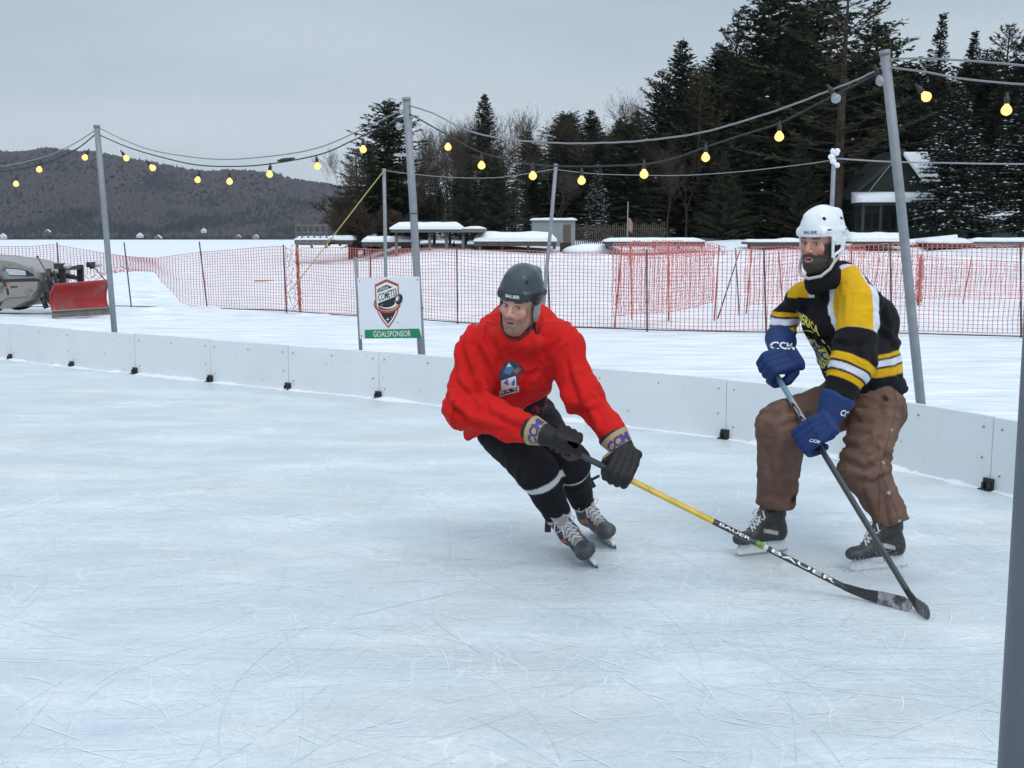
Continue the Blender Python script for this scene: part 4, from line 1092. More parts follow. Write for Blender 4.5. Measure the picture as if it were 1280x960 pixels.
# white shed
def shed():
    Y = 76; x0, x1 = X_(665, Y), X_(719, Y); cx = (x0+x1)/2; zt = Zs(276, Y); z0 = gh(cx, Y); root = empty('storage_shed', (cx, Y, z0)); w = (x1-x0)/2; h = zt-z0
    tag(root, 'pale grey storage shed below the trees, left of the black helmet pole', 'shed')
    M['shed'] = mat('pale_metal_siding', (.22, .245, .25), .6, 0, .1, 3)
    mb = MB(); mb.box((-w, 0, -.3), (w, 2.4, h)); 
    for k in range(12): x = -w+.1+(2*w-.2)*k/11; mb.box((x-.02, -.02, -.3), (x+.02, -.002, h-.02))
    mb.build('wall', M['shed'], root)
    mb = MB(); mb.box((-w-.1, -.12, h), (w+.1, 2.5, h+.07)); mb.build('roof', M['greywood'], root)
    mb = MB(); slab_snow(mb, -w-.12, w+.12, -.14, 2.5, h+.075, .14, 3); mb.build('snow_load', M['snow'], root)
    mb = MB(); mb.box((w*.45, -.05, 0), (w*.8, -.022, h*.85)); mb.build('door', M['wallb'], root)
shed()
mb = MB(); mb.box((-.35, 0, -.1), (.35, .4, .45)); mb.box((-.4, -.05, .45), (.4, .45, .5)); o = mb.build('utility_box', M['black']); o.location = (X_(707, 73), 73, gh(X_(707, 73), 73)); tag(o, 'small black box in the snow in front of the pale shed', 'box')
# flagpole
Y = 74; x = X_(784, Y); mb = MB(); z0 = gh(x, Y); mb.tube([V(0, 0, -.1), V(.02, 0, Zs(252, Y)-z0)], [.05, .03], 7); root = empty('flagpole', (x, Y, z0)); mb.build('pole', mat('pale_pole', (.22, .22, .21), .6), root)
mb = MB(); mb.add([(.02, 0, 2.0), (.05, .02, 1.2), (.32, .06, 1.0), (.38, .03, 1.6), (.2, -.03, 1.95)], [(0, 1, 2, 3, 4)]); mb.build('flag', mat('red_white_cloth', (.30, .16, .17), .8, var=.5, vscale=9), root); tag(root, 'pale flagpole with a limp flag in front of the dark picket fence', 'flagpole')
# dark picket fence at the foot of the wood
Y = 77; xa, xb = X_(718, Y), X_(832, Y); root = empty('picket_fence', (xa, Y, gh(xa, Y))); tag(root, 'dark picket fence at the foot of the wood behind the flagpole', 'fence')
mb = MB(); n = 46
for k in range(n):
    x = (xb-xa)*k/n; z = gh(xa+x, Y)-gh(xa, Y); mb.box((x, 0, z-.2), (x+.055, .04, z+1.35+.1*math.sin(k*1.3)))
mb.box((0, .05, .3), (xb-xa, .09, .38)); mb.box((0, .05, 1.05), (xb-xa, .09, 1.13)); mb.build('pickets', M['darkwood'], root)
# dark green cabin
M['green'] = mat('dark_green_clapboard', (.016, .030, .026), .7, 0, .2, 3, .15, 3); M['trim'] = mat('dark_trim', (.02, .022, .022), .7)
def cabin():
    Y = 80; x0, x1 = X_(1066, Y), X_(1210, Y); cx = (x0+x1)/2; z0 = gh(cx, Y); w = (x1-x0)/2; root = empty('cabin', (cx, Y, z0)); tag(root, 'dark green lakeside cabin with snowy roofs behind the leaning pole', 'cabin')
    def zz(py): return Zs(py, Y)-z0
    he = zz(254); D = 7
    mb = MB(); mb.box((-w+.5, 0, -.4), (w, D, he)); 
    for k in range(14): z = .1+k*(he-.2)/14; mb.box((-w+.495, -.012, z), (w, -.001, z+.015))
    xm = X_(1128, Y)-cx; gx0 = X_(1072, Y)-cx; gx1 = X_(1180, Y)-cx; hp = zz(192)
    mb.prism([(gx0, he), (gx1, he), (gx1, he+.5), (X_(1128, Y)-cx, hp), (gx0, he+.5)], 5, Matrix.Translation((0, .9, 0))); mb.build('wall', M['green'], root)
    # main roof with snow: steep gable, right slope seen
    pr = xm; mb = MB()
    mb.prism([(gx0-.5, he+.25), (pr, hp), (gx1+.5, he+.25), (gx1+.5, he+.55), (pr, hp+.4), (gx0-.5, he+.5)][::-1], 6.0, Matrix.Translation((0, .45, 0))); 
    mb.build('roof', M['trim'], root)
    # cross gable roof plane facing the lake, heavy with snow, right of the pole
    mb = MB(); a, b_ = X_(1126, Y)-cx, X_(1162, Y)-cx
    za, zb = zz(194), zz(232)
    top = [V(a, .2, za), V(b_-.4, .2, za), V(b_+.3, -.9, zb), V(a+1.2, -.9, zb)]
    th = V(0, -.05, .24); mb.add(top + [p+th for p in top], [(3, 2, 1, 0), (4, 5, 6, 7), (0, 1, 5, 4), (1, 2, 6, 5), (2, 3, 7, 6), (3, 0, 4, 7)]); mb.build('roof_snow', M['snow'], root)
    # porch roof
    zp0, zp1 = zz(254), zz(242); mb = MB(); xr = X_(1158, Y)-cx; xl = X_(1062, Y)-cx
    n = 16; vs = []; fs = []
    for i in range(n+1):
        u = i/n; x = xl+(xr-xl)*u; k = math.sin(PI*min(1, max(0, u*.8+.1)))
        vs += [(x, -2.1, zp0), (x, -2.15, zp0+.16+.15*k), (x, -1.2, zp0+.38+.32*k), (x, -.02, zp1+.08+.05*k), (x, -.02, zp0)]
    for i in range(n):
        for j in range(4): a = i*5+j; fs.append((a, a+5, a+6, a+1))
    fs += [(0, 1, 2, 3, 4), tuple(reversed([n*5+j for j in range(5)]))]; mb.add(vs, fs, 0, True); mb.build('porch_snow', M['snow'], root)
    mb = MB(); mb.box((xl+.1, -2.0, zp0-.2), (xr, -.02, zp0-.003)); mb.build('porch_roof', M['trim'], root)
    for k in range(5): x = xl+.3+(xr-xl-.6)*k/4; mb = MB(); mb.box((x-.09, -1.95, 0), (x+.09, -1.77, zp0-.21)); mb.build('porch_post', M['green'], root)
    mb = MB(); mb.box((xl+.2, -1.93, .55), (xr-.1, -1.85, .65)); 
    for k in range(24): x = xl+.3+(xr-xl-.6)*k/23; mb.box((x-.02, -1.9, .1), (x+.02, -1.87, .55))
    mb.build('railing', M['green'], root)
    for k in range(4):
        x = xl+.9+(xr-xl-1.8)*k/3; f = MB(); f.box((x-.55, -.04, .8), (x+.55, -.013, 2.0)); wf = f.build('window', M['trim'], root)
        g = MB(); g.box((x-.48, -.05, .87), (x-.03, -.042, 1.93)); g.box((x+.03, -.05, .87), (x+.48, -.042, 1.93)); g.build('pane', M['glassd'], wf)
cabin()
def cabin2():
    Y = 82; x0, x1 = X_(1240, Y), X_(1360, Y); cx = (x0+x1)/2; z0 = gh(cx, Y); w = (x1-x0)/2; root = empty('cabin', (cx, Y, z0)); tag(root, 'low dark green building at the right edge behind snow laden spruce', 'cabin')
    h = 1.4; mb = MB(); mb.box((-w, 0, -.4), (w, 5, h)); mb.prism([(-w, h), (w, h), (0, h+.8)], 5, Matrix.Translation((0, 0, 0))); mb.build('wall', M['green'], root)
    mb = MB(); mb.prism([(-w-.4, h-.1), (-w-.4, h+.2), (0, h+1.15), (w+.4, h+.2), (w+.4, h-.1), (0, h+.85)], 5.8, Matrix.Translation((0, -.4, 0))); mb.build('roof', M['snow'], root)
    for k in (-.6, -.1, .4): mb = MB(); mb.box((k*w, -.04, .6), (k*w+.9, -.005, 1.4)); mb.build('window', M['glassd'], root)
cabin2()
# loose snow mounds and firewood on the bank
for i, (px, Y, s, lab) in enumerate([(1218, 73, .5, 'snow mound beside the snow laden spruce'), (740, 72, 1.2, 'smooth snow mound on the bank left of the flagpole'), (846, 73, .9, 'snow mound on the bank under the pointed spruce'), (985, 75, .7, 'snow topped boulder left of the white helmet')]):
    x = X_(px, Y); mb = MB(); mb.sphere((0, 0, 0), (s*1.6, s, s*.42), 14, 10); o = mb.build('snow_mound', M['snow']); o.location = (x, Y, gh(x, Y)+.02); tag(o, lab, 'snow mound')

# ------------------------------------------------------------------ sponsor sign
def sign():
    Y = p2t.y - .05
    tl, trr, br, bl_ = at(446.5, 347.5, 11.52), at(524, 345, 11.44), at(525.5, 423, 11.44), at(451.5, 423.5, 11.52)
    root = empty('sponsor_sign', V(bl_.x, bl_.y, 0)); tag(root, 'white sponsor sign with a red and black hockey shield and green band', 'sign'); o0 = root.location.copy()
    o0 = V(bl_.x, bl_.y, 0)
    ctr = (tl+trr+br+bl_)/4; U = ((trr-tl)+(br-bl_)).normalized(); W = (trr-tl).length; H = (tl-bl_).length; Up = V(-.0, 0, 1); Up = (Up-U*U.dot(Up)).normalized(); Nn = U.cross(Up)   # toward camera = -y
    skew = Matrix(((U.x, Up.x, Nn.x, 0), (U.y, Up.y, Nn.y, 0), (U.z, Up.z, Nn.z, 0), (0, 0, 0, 1)))
    M0 = Matrix.Translation(ctr-o0) @ skew          # local: x right, y up, z towards the viewer
    def flat(mb, poly, z, mi=0):
        n = len(poly); mb.add([M0 @ V(x, y, z) for x, y in poly], [tuple(range(n))], mi)
    M['coro'] = mat('white_corrugated_plastic', (.66, .69, .74), .45, 0, .05, 30, .03, 3)
    mb = MB(); mb.box((-W/2, -H/2, -.012), (W/2, H/2, 0), 0, M0); mb.build('panel', M['coro'], root)
    k = W/78.   # metres per photo pixel
    def q(px, py): return ((px-485)*k, (385-py)*k)
    red = mat('shield_red', (.36, .045, .04), .5); blk = mat('shield_black', (.012, .012, .014), .5); wht = mat('shield_white', (.7, .71, .73), .5); grn = mat('band_green', (.0, .21, .085), .5); gry = mat('puck_grey', (.2, .2, .2), .5)
    tan = mat('shield_tan', (.55, .36, .27), .5)
    def shield(s): 
        P_ = [(-15, 27.5), (0, 34), (15, 27.5), (15, 4), (12.5, -8), (7, -18), (0, -26.5), (-7, -18), (-12.5, -8), (-15, 4)]
        return [((x*s-2.2)*k, (y*s+1.5)*k) for x, y in P_][::-1]
    mb = MB(); flat(mb, shield(1.0), .002, 0); flat(mb, shield(.90), .003, 1); flat(mb, shield(.80), .004, 2)
    # white field for the lettering
    flat(mb, [q(471, 366), q(493.5, 358.5), q(493.5, 371), q(471, 379)][::1][::-1], .005, 1)
    # swoosh: red ring sweeping round
    def arc(cx, cy, rx, ry, a0, a1, w0, w1, z, mi, n=26):
        P_ = []
        for i in range(n+1):
            a = math.radians(a0+(a1-a0)*i/n); w = w0+(w1-w0)*i/n
            P_.append((cx+rx*math.cos(a), cy-ry*math.sin(a), cx+(rx-w)*math.cos(a), cy-(ry-w)*math.sin(a)))
        for i in range(n):
            a, b_ = P_[i], P_[i+1]; flat(mb, [q(a[0], a[1]), q(b_[0], b_[1]), q(b_[2], b_[3]), q(a[2], a[3])], z, mi)
    arc(482.5, 380, 16.8, 11.5, 150, 385, 1.2, 6.2, .006, 0); arc(482.5, 379.3, 14.6, 9.6, 195, 385, .6, 2.4, .007, 3); arc(483, 378, 12.5, 8, 215, 372, .8, 3.2, .0075, 1)
    def disc(cx, cy, rx, ry, z, mi, rot=0):
        P_ = []
        for i in range(24):
            a = 2*PI*i/24; x, y = rx*math.cos(a), ry*math.sin(a); P_.append(q(cx+x*math.cos(rot)-y*math.sin(rot), cy+x*math.sin(rot)+y*math.cos(rot)))
        flat(mb, P_[::-1], z, mi)
    disc(497.5, 374.5, 4.6, 6.6, .008, 2, .35); disc(495.8, 373.6, 2.6, 4.4, .009, 4, .35); disc(495.5, 373.6, 1.4, 2.6, .0095, 1, .35)
    def star(cx, cy, r, z, mi):
        P_ = []
        for i in range(8): a = PI/2+2*PI*i/8; rr = r if i % 2 == 0 else r*.32; P_.append(q(cx+rr*math.cos(a), cy-rr*math.sin(a)))
        flat(mb, P_[::1], z, mi)
    star(482.5, 399, 2.6, .0085, 1); star(487.5, 396.5, 1.5, .0085, 3); star(476.5, 380.5, 1.2, .0085, 3)
    flat(mb, [q(494.5, 402.5), q(495.8, 402.5), q(495.8, 403.8), q(494.5, 403.8)][::-1], .002, 2)
    mb.build('shield_emblem', [red, wht, blk, tan, gry], root)
    def text(name, txt, cx, cy, w, h, m, z, rot=0, bold=0, shear=0, yshear=0):
        v, f = fit_text(txt, w*k, h*k, bold, shear); c, s_ = math.cos(rot), math.sin(rot); ox, oy = q(cx, cy); mb = MB()
        mb.add([M0 @ V(ox+x*c-y*s_, oy+x*s_+y*c+x*yshear, z) for x, y, _ in v], f); return mb.build(name, m, root)
    text('lettering', 'COMETS', 482.2, 369.2, 21, 9.5, blk, .0065, 0, .012, 0, .30)
    text('lettering', 'UTICA', 478.6, 361.0, 12.5, 3.4, wht, .0060, 0, .02, 0, .30)
    # green band with slanted right end, wraps past the panel edge
    mb = MB(); flat(mb, [q(452.5, 411.6), q(452.5, 422.3), q(524.2, 423), q(521.5, 411.2)], .002, 0); mb.build('green_band', grn, root)
    text('lettering', 'GOALSPONSOR', 487, 417.0, 47.5, 7.2, wht, .0035, 0, .005)
    # left stake
    t, g = pole_pts((444.5, 321.5), (451, 437), 11.6)
    mb = MB(); mb.tube([g-o0+V(0, 0, -.02), (t-o0)], .019, 8); mb.build('stake', M['galv'], root)
    mb = MB()
    for (x, y) in ((-W/2+.02, H/2-.03), (W/2-.02, H/2-.03), (-W/2+.02, -H/2+.03), (W/2-.02, -H/2+.03)): mb.tube([M0 @ V(x, y, -.01), M0 @ V(x, y, .004)], .006, 6)
    for sx in (-.25,): pass
    mb.build('zip_ties', M['cablek'], root)
sign()

# ------------------------------------------------------------------ pickup with plow
def truck():
    Y = 23.2; k = Y/F_PX
    org = gnd(0, 393.5); Yt = org.y; k = Yt/F_PX
    root = empty('plow_truck', V(X_(20, Yt), Yt, 0)); o0 = root.location.copy()
    tag(root, 'tan pickup truck nose with headlight, cut off by the left edge, carrying a plow', 'truck')
    def P(px, py, dy=0): p = at(px, py, Yt); return V(p.x-o0.x, dy, p.z)
    paint = mat('tan_metallic_paint', (.235, .225, .205), .36, .25, .03, 4, .08, 2, coat=.4, dirt=(.10, .09, .08), dscale=2.2, dthr=.60)
    # body: side profile sections across the width (y from 0 near side to 1.75 far)
    prof = [(-230, 322), (-120, 318), (-60, 318), (-20, 321), (0, 323.5), (18, 326.5), (34, 331), (45, 337), (49, 341), (50, 349), (50, 352), (48, 356), (47, 366), (42, 374), (30, 379), (24, 383), (10, 386), (-60, 386), (-230, 386)]
    ys = [(0, .0), (.06, .03), (.16, .0), (1.6, .0), (1.70, .03), (1.76, 0)]
    mb = MB(); vs = []; n = len(prof)
    for (yy, ins), sc in zip(ys, (.94, .985, 1, 1, .985, .94)):
        for (px, py) in prof:
            p = P(px, py); zc = .8; xx = p.x; 
            if sc < 1 and px > 20: xx -= (1-sc)*1.1
            vs.append((xx, yy, zc+(p.z-zc)*(sc if p.z > zc else 1)))
    fs = []
    for a in range(len(ys)-1):
        for j in range(n): fs.append((a*n+j, (a+1)*n+j, (a+1)*n+(j+1) % n, a*n+(j+1) % n))
    fs += [tuple(reversed(range(n))), tuple((len(ys)-1)*n+j for j in range(n))]
    mb.add(vs, fs, 0, True); body = mb.build('body', paint, root)
    e_ = body.modifiers.new('s', 'EDGE_SPLIT'); e_.split_angle = math.radians(35)
    def patch(name, pts, mtl, y0=-.012, y1=.02, parent=root):
        mb = MB(); mb.prism([(P(a, b_).x, P(a, b_).z) for a, b_ in pts][::-1], y1-y0, Matrix.Translation((0, y0, 0))); return mb.build(name, mtl, parent)
    lens = mat('headlight_lens', (.42, .46, .50), .12, 0, 0, 10, .25, 30, coat=.6)
    hl = patch('headlight', [(5, 337), (8, 335), (22, 335.5), (34, 338), (42, 343), (43, 345.5), (30, 345.5), (12, 344.5)], M['black'], -.008)
    patch('lens', [(7, 337.3), (9, 336), (22, 336.5), (32, 338.6), (33, 344.2), (12, 343.6)], lens, -.02, -.009, hl)
    patch('grille', [(-2, 349.5), (44, 347.5), (49, 349), (49, 351.5), (-2, 352.5)], M['black'], -.006)
    patch('bumper', [(-30, 353.5), (20, 352.8), (48, 352), (47, 362), (40, 370), (10, 372), (0, 378), (-30, 378)], mat('bumper_tan', (.25, .24, .22), .45, .1, 0, 5, .06, 3, dirt=(.08, .06, .05), dscale=2.5, dthr=.58), -.03, .3)
    patch('side_marker', [(7, 358.5), (14, 357.7), (14, 359.7), (7, 360.5)], mat('amber', (.6, .2, .03), .3), -.04, -.031)
    patch('marker_trim', [(14.5, 357.7), (23, 357.5), (23, 359), (14.5, 359.7)], M['black'], -.038, -.031)
    def wheel(px, yy):
        c = P(px, 378); w = empty('wheel', (0, 0, 0)); bpy.data.objects.remove(w)
        mb = MB(); prof_ = [(.24, .0), (.36, .0), (.40, .04), (.40, .20), (.36, .24), (.24, .24)]; n = 28; vs = []; fs = []
        for i in range(n):
            a = 2*PI*i/n
            for (r, y_) in prof_: vs.append((c.x+r*math.cos(a), yy+y_, .40+r*math.sin(a)))
        for i in range(n):
            for j in range(6): fs.append((i*6+j, ((i+1) % n)*6+j, ((i+1) % n)*6+(j+1) % 6, i*6+(j+1) % 6))
        mb.add(vs, fs, 0, True); w = mb.build('wheel', M['black'], root)
        mb = MB(); mb.tube([V(c.x, yy+.03, .40), V(c.x, yy+.2, .40)], .24, 18, smooth=False)
        for i in range(6): a = i*PI/3; mb.box((-.02, 0, .05), (.02, .03, .22), 0, Matrix.Translation((c.x, yy+.0, .40)) @ Matrix.Rotation(a, 4, 'Y'))
        mb.build('rim', M['galv'], w)
    wheel(-18, -.02); wheel(-18, 1.5); 
    wa = MB(); c = P(-18, 378); pts = [V(c.x+.5*math.cos(a), -.016, .42+.5*math.sin(a)) for a in [PI*i/14 for i in range(15)]]; wa.tube(pts, .03, 6); wa.build('wheel_arch', M['black'], root)
    # cab (just out of view) so the truck is whole from a step to the left
    cab = MB(); cp = [(-230, 322), (-100, 317), (-135, 276), (-230, 272)]; cab.prism([(P(a, b_).x, P(a, b_).z) for a, b_ in cp][::-1], 1.5, Matrix.Translation((0, .13, 0))); cab.build('cab', M['glassd'], root)
    # plow mount
    bl = M['black']; mb = MB()
    mb.box((P(48, 0).x, .3, .25), (P(56, 0).x, .38, 1.02)); mb.box((P(48, 0).x, 1.3, .25), (P(56, 0).x, 1.38, 1.02)); mb.box((P(49, 0).x, .38, .92), (P(55, 0).x, 1.3, 1.0))
    mb.box((P(40, 0).x, .45, .18), (P(66, 0).x, .55, .32)); mb.box((P(40, 0).x, 1.1, .18), (P(66, 0).x, 1.2, .32))
    mb.box((P(44, 0).x, .4, .2), (P(60, 0).x, 1.3, .5)); mb.box((P(42, 0).x, .1, .22), (P(52, 0).x, .5, .62)); mb.box((P(53, 0).x, .22, .1), (P(64, 0).x, .34, .42)); mb.box((P(58, 0).x, .1, .45), (P(66, 0).x, .3, .60))
    mb.tube([P(56, 336, .2), P(57, 352, .2), P(60, 366, .2)], .05, 7); mb.tube([P(60, 340, .3), P(70, 352, .1), P(68, 372, .0)], .03, 6)
    mb.tube([P(52, 344, .5), P(66, 345, .6), P(81, 349, .7)], .045, 8); mb.tube([P(66, 345, .6), P(78, 348, .68)], .055, 8)
    mb.tube([P(72, 339, .4), P(66, 346, .45), P(58, 350, .5)], .03, 6)
    mb.tube([P(55, 372, .4), P(62, 350, .4), P(64, 362, .5), P(60, 376, .5)], .018, 6); mb.tube([P(52, 352, .3), P(60, 344, .25), P(63, 356, .3), P(57, 366, .4)], .014, 6)
    mb.tube([P(50, 366, .3), P(56, 380, .3), P(64, 384, .4)], .05, 7); mb.tube([P(47, 372, .25), P(52, 386, .25)], .06, 8)
    mb.box((P(64, 0).x, .35, .45), (P(70, 0).x, .5, .62)); mb.build('plow_mount', bl, root)
    for (a, b_, z0_, z1_, dy) in ((46, 57, 329.5, 336.5, .15), (66, 76, 329, 336, 1.1)):
        mb = MB(); x0, x1 = P(a, 0).x, P(b_, 0).x; mb.box((x0, dy, P(0, z1_).z), (x1, dy+.2, P(0, z0_).z)); mb.tube([V((x0+x1)/2+.05, dy+.1, P(0, z1_).z), V((x0+x1)/2-.05, dy+.15, .95)], .025, 6)
        h = mb.build('plow_light', bl, root)
        mb = MB(); mb.sphere((x1+.065, dy+.1, (P(0, z1_).z+P(0, z0_).z)/2), (.085, .10, .06), 12, 8); mb.build('lens', lens, h)
    # blade: curved red plate, angled
    red = mat('worn_red_plow_paint', (.36, .022, .02), .45, .1, .1, 12, .12, 4, dirt=(.13, .12, .12), dscale=2.6, dthr=.60)
    A_t, A_b = P(67, 356), P(65, 392); Bt, Bb = P(136, 349), P(133, 389)
    # plan: left end nearer to the viewer side, right end farther round
    eL, eR = at(66, 392, Yt-.75), at(135, 390, Yt+.35)
    def bladept(u, v, off=0):
        # u along 0..1, v 0 bottom..1 top ; curve bulges away to the left/back
        x = (eL.x-o0.x)*(1-u) + (eR.x-o0.x)*u + .06; y = -.75 + 1.1*u
        z0 = .07; zt = .66+.05*u
        c = (v-.45)**2*1.5; return V(x + .55*(c)*.62 - .10, y - .34*c + off, z0+(zt-z0)*v)
    mb = MB(); vs = []; fs = []; nu, nvv = 12, 10
    for side, off in ((0, 0), (1, .03)):
        for i in range(nu+1):
            for j in range(nvv+1): vs.append(bladept(i/nu, j/nvv, off))
    S_ = (nu+1)*(nvv+1)
    for i in range(nu):
        for j in range(nvv):
            a = i*(nvv+1)+j; fs.append((a, a+nvv+1, a+nvv+2, a+1)); fs.append((S_+a+1, S_+a+nvv+2, S_+a+nvv+1, S_+a))
    for j in range(nvv):
        fs.append((j, j+1, S_+j+1, S_+j)); a = nu*(nvv+1)+j; fs.append((a+1, a, S_+a, S_+a+1))
    for i in range(nu):
        a = i*(nvv+1); fs.append((a, S_+a, S_+a+nvv+1, a+nvv+1)); a += nvv; fs.append((a+nvv+1, S_+a+nvv+1, S_+a, a))
    mb.add(vs, fs, 0, True); b_ = mb.build('plow_blade', red, root)
    mb = MB(); mb.tube([bladept(i/8, 1, .015)+V(0, 0, .005) for i in range(9)], .026, 8); mb.tube([bladept(0, j/8, .015) for j in range(9)], .022, 8); mb.tube([bladept(1, j/8, .015) for j in range(9)], .022, 8); mb.build('rim_bar', red, b_)
    mb = MB()
    q0, q1 = bladept(0, .02, -.03), bladept(1.03, .02, -.03)
    mb.add([q0+V(0, -.04, .055), q1+V(0, -.04, .055), q1+V(.02, -.12, -.09), q0+V(.02, -.12, -.08), q0+V(0, 0, .055), q1+V(0, 0, .055), q1+V(.02, -.07, -.09), q0+V(.02, -.07, -.08)], [(0, 3, 2, 1), (4, 5, 6, 7), (0, 1, 5, 4), (2, 3, 7, 6), (1, 2, 6, 5), (0, 4, 7, 3)]); mb.build('cutting_edge', mat('worn_steel_edge', (.16, .14, .13), .6, .4, .2, 20, .3, 8), b_)
    mb = MB(); mb.tube([q0+V(.02, -.085, .062), q1+V(.02, -.085, .062)], .014, 6); mb.build('edge_bar', M['galv'], b_)
    for (a, c_, e2, f2_) in ((65, 356, 45, 322), (128, 349, 109, 327)):
        r_ = P(a, c_); base_ = bladept(0 if a < 100 else .93, 1, .01); d_ = P(e2, f2_)-P(a, c_); mb = MB(); mb.tube([base_, base_+d_], .013, 6); mb.sphere(base_+d_, .03, 8, 6); mb.build('marker_rod', M['stake'], root)
truck()
# ------------------------------------------------------------------ signed-distance modelling
def sdf_capsule(P, a, b, r1, r2, u=None, s=1.0, w=None, sw=1.0):
    """tapered limb; cross-section stretched along u by factor s (and along w by sw)."""
    a = np.array(a, float); b = np.array(b, float); ba = b-a; L2 = max(ba @ ba, 1e-12)
    pa = P - a; t = np.clip(pa @ ba / L2, 0, 1); v = pa - t[:, None]*ba; k = 1.0
    if u is not None: u = np.array(u, float); u /= np.linalg.norm(u); d = v @ u; v = v + ((1/s-1)*d)[:, None]*u
    if w is not None: w = np.array(w, float); w /= np.linalg.norm(w); d = v @ w; v = v + ((1/sw-1)*d)[:, None]*w
    return np.sqrt((v*v).sum(1)) - (r1 + (r2-r1)*t)
def sdf_ell(P, c, R, r):
    """ellipsoid; R columns are its axes."""
    q = (P - np.array(c, float)) @ R; r = np.array(r, float)
    k0 = np.sqrt(((q/r)**2).sum(1)); k1 = np.sqrt(((q/(r*r))**2).sum(1)) + 1e-9
    return k0*(k0-1)/k1
def sdf_box(P, c, R, h, rad=0.01):
    q = np.abs((P - np.array(c, float)) @ R) - (np.array(h, float)-rad)
    return np.sqrt((np.maximum(q, 0)**2).sum(1)) + np.minimum(q.max(1), 0) - rad
def smin(a, b, k):
    h = np.clip(.5+.5*(b-a)/k, 0, 1); return b + (a-b)*h - k*h*(1-h)
def smax(a, b, k): return -smin(-a, -b, k)
def surface_nets(f, lo, hi, h):
    lo = np.array(lo, float); hi = np.array(hi, float); n = np.ceil((hi-lo)/h).astype(int)+1
    g = [lo[i] + h*np.arange(n[i]) for i in range(3)]
    G = np.stack(np.meshgrid(*g, indexing='ij'), -1).reshape(-1, 3)
    q = 5; nc = (n+q-1)//q; gc_ = [lo[i] + h*(q*np.arange(nc[i]) + (q-1)/2) for i in range(3)]
    Gc = np.stack(np.meshgrid(*gc_, indexing='ij'), -1).reshape(-1, 3); Dc = f(Gc).reshape(nc)
    D = np.repeat(np.repeat(np.repeat(Dc, q, 0), q, 1), q, 2)[:n[0], :n[1], :n[2]].copy().ravel()
    nb_ = np.where(np.abs(D) < max(h*q*1.7, .012)+.004)[0]; D[nb_] = f(G[nb_])
    D = D.reshape(n); S = D < 0; c = [x-1 for x in n]
    cnt = np.zeros(c, int); acc = np.zeros((*c, 3)); num = np.zeros(c, int)
    offs = [(i, j, k) for i in (0, 1) for j in (0, 1) for k in (0, 1)]
    def sub(A, o): return A[o[0]:o[0]+c[0], o[1]:o[1]+c[1], o[2]:o[2]+c[2]]
    for a in offs:
        for ax in range(3):
            if a[ax] == 1: continue
            b = list(a); b[ax] = 1; da, db = sub(D, a), sub(D, b); cr = (da < 0) != (db < 0)
            t = np.where(cr, da/np.where(cr, da-db, 1), 0)
            for q in range(3):
                v = a[q] + (t if q == ax else 0); acc[..., q] += np.where(cr, v, 0)
            num += cr
    act = num > 0; idx = -np.ones(c, int); idx[act] = np.arange(act.sum())
    I = np.argwhere(act); V_ = lo + h*(I + acc[act]/num[act][:, None])
    F = []
    for ax in range(3):
        u, v = [(1, 2), (2, 0), (0, 1)][ax]
        sl = [slice(None)]*3; sl[ax] = slice(0, n[ax]-1); sl[u] = slice(1, n[u]-1); sl[v] = slice(1, n[v]-1)
        sl2 = list(sl); sl2[ax] = slice(1, n[ax]); A = S[tuple(sl)]; B = S[tuple(sl2)]
        e = np.argwhere(A != B); st = A[A != B]; base = e.copy(); base[:, u] += 1; base[:, v] += 1
        def cell(du, dv): b = base.copy(); b[:, u] += du; b[:, v] += dv; return idx[b[:, 0], b[:, 1], b[:, 2]]
        q = np.stack([cell(-1, -1), cell(0, -1), cell(0, 0), cell(-1, 0)], 1)
        F.append(np.where(st[:, None], q, q[:, ::-1]))
    F = np.concatenate(F); F = F[(F >= 0).all(1)]
    def grad(P):
        e = h*.5; return np.stack([f(P+[e, 0, 0])-f(P-[e, 0, 0]), f(P+[0, e, 0])-f(P-[0, e, 0]), f(P+[0, 0, e])-f(P-[0, 0, e])], 1)/(2*e)
    for _ in range(2):
        g_ = grad(V_); gn = np.maximum(np.linalg.norm(g_, axis=1), .3); V_ = V_ - g_*np.clip(f(V_)/gn**2, -h*.5, h*.5)[:, None]
    g_ = grad(V_); nrm = g_/np.maximum(np.linalg.norm(g_, axis=1, keepdims=True), 1e-6)
    return V_, F, nrm
def sdf_obj(name, f, lo, hi, h, mats, parent=None, disp=None, colf=None, origin=(0, 0, 0), join=None):
    V_, F, nr = surface_nets(f, lo, hi, h)
    if disp is not None: V_ = V_ + nr*disp(V_)[:, None]
    c = colf(V_, nr) if colf is not None else None
    o = np_mesh(name, V_ - np.array(origin, float), F, mats, smooth=True, parent=parent, vcol=c)
    o['_bv'] = 0; del o['_bv']
    BV[o.name] = (V_, F)
    return o
BV = {}
def arr(v): return np.array(tuple(v), float)
def frame(fwd, up):
    f = Vector(fwd).normalized(); u = Vector(up); r = f.cross(u).normalized(); u = r.cross(f).normalized()
    return r, f, u            # right of the figure, forward, up
def Rm(r, f, u): return np.array([[r.x, f.x, u.x], [r.y, f.y, u.y], [r.z, f.z, u.z]])
def unit(v): v = np.array(v, float); return v/np.linalg.norm(v)
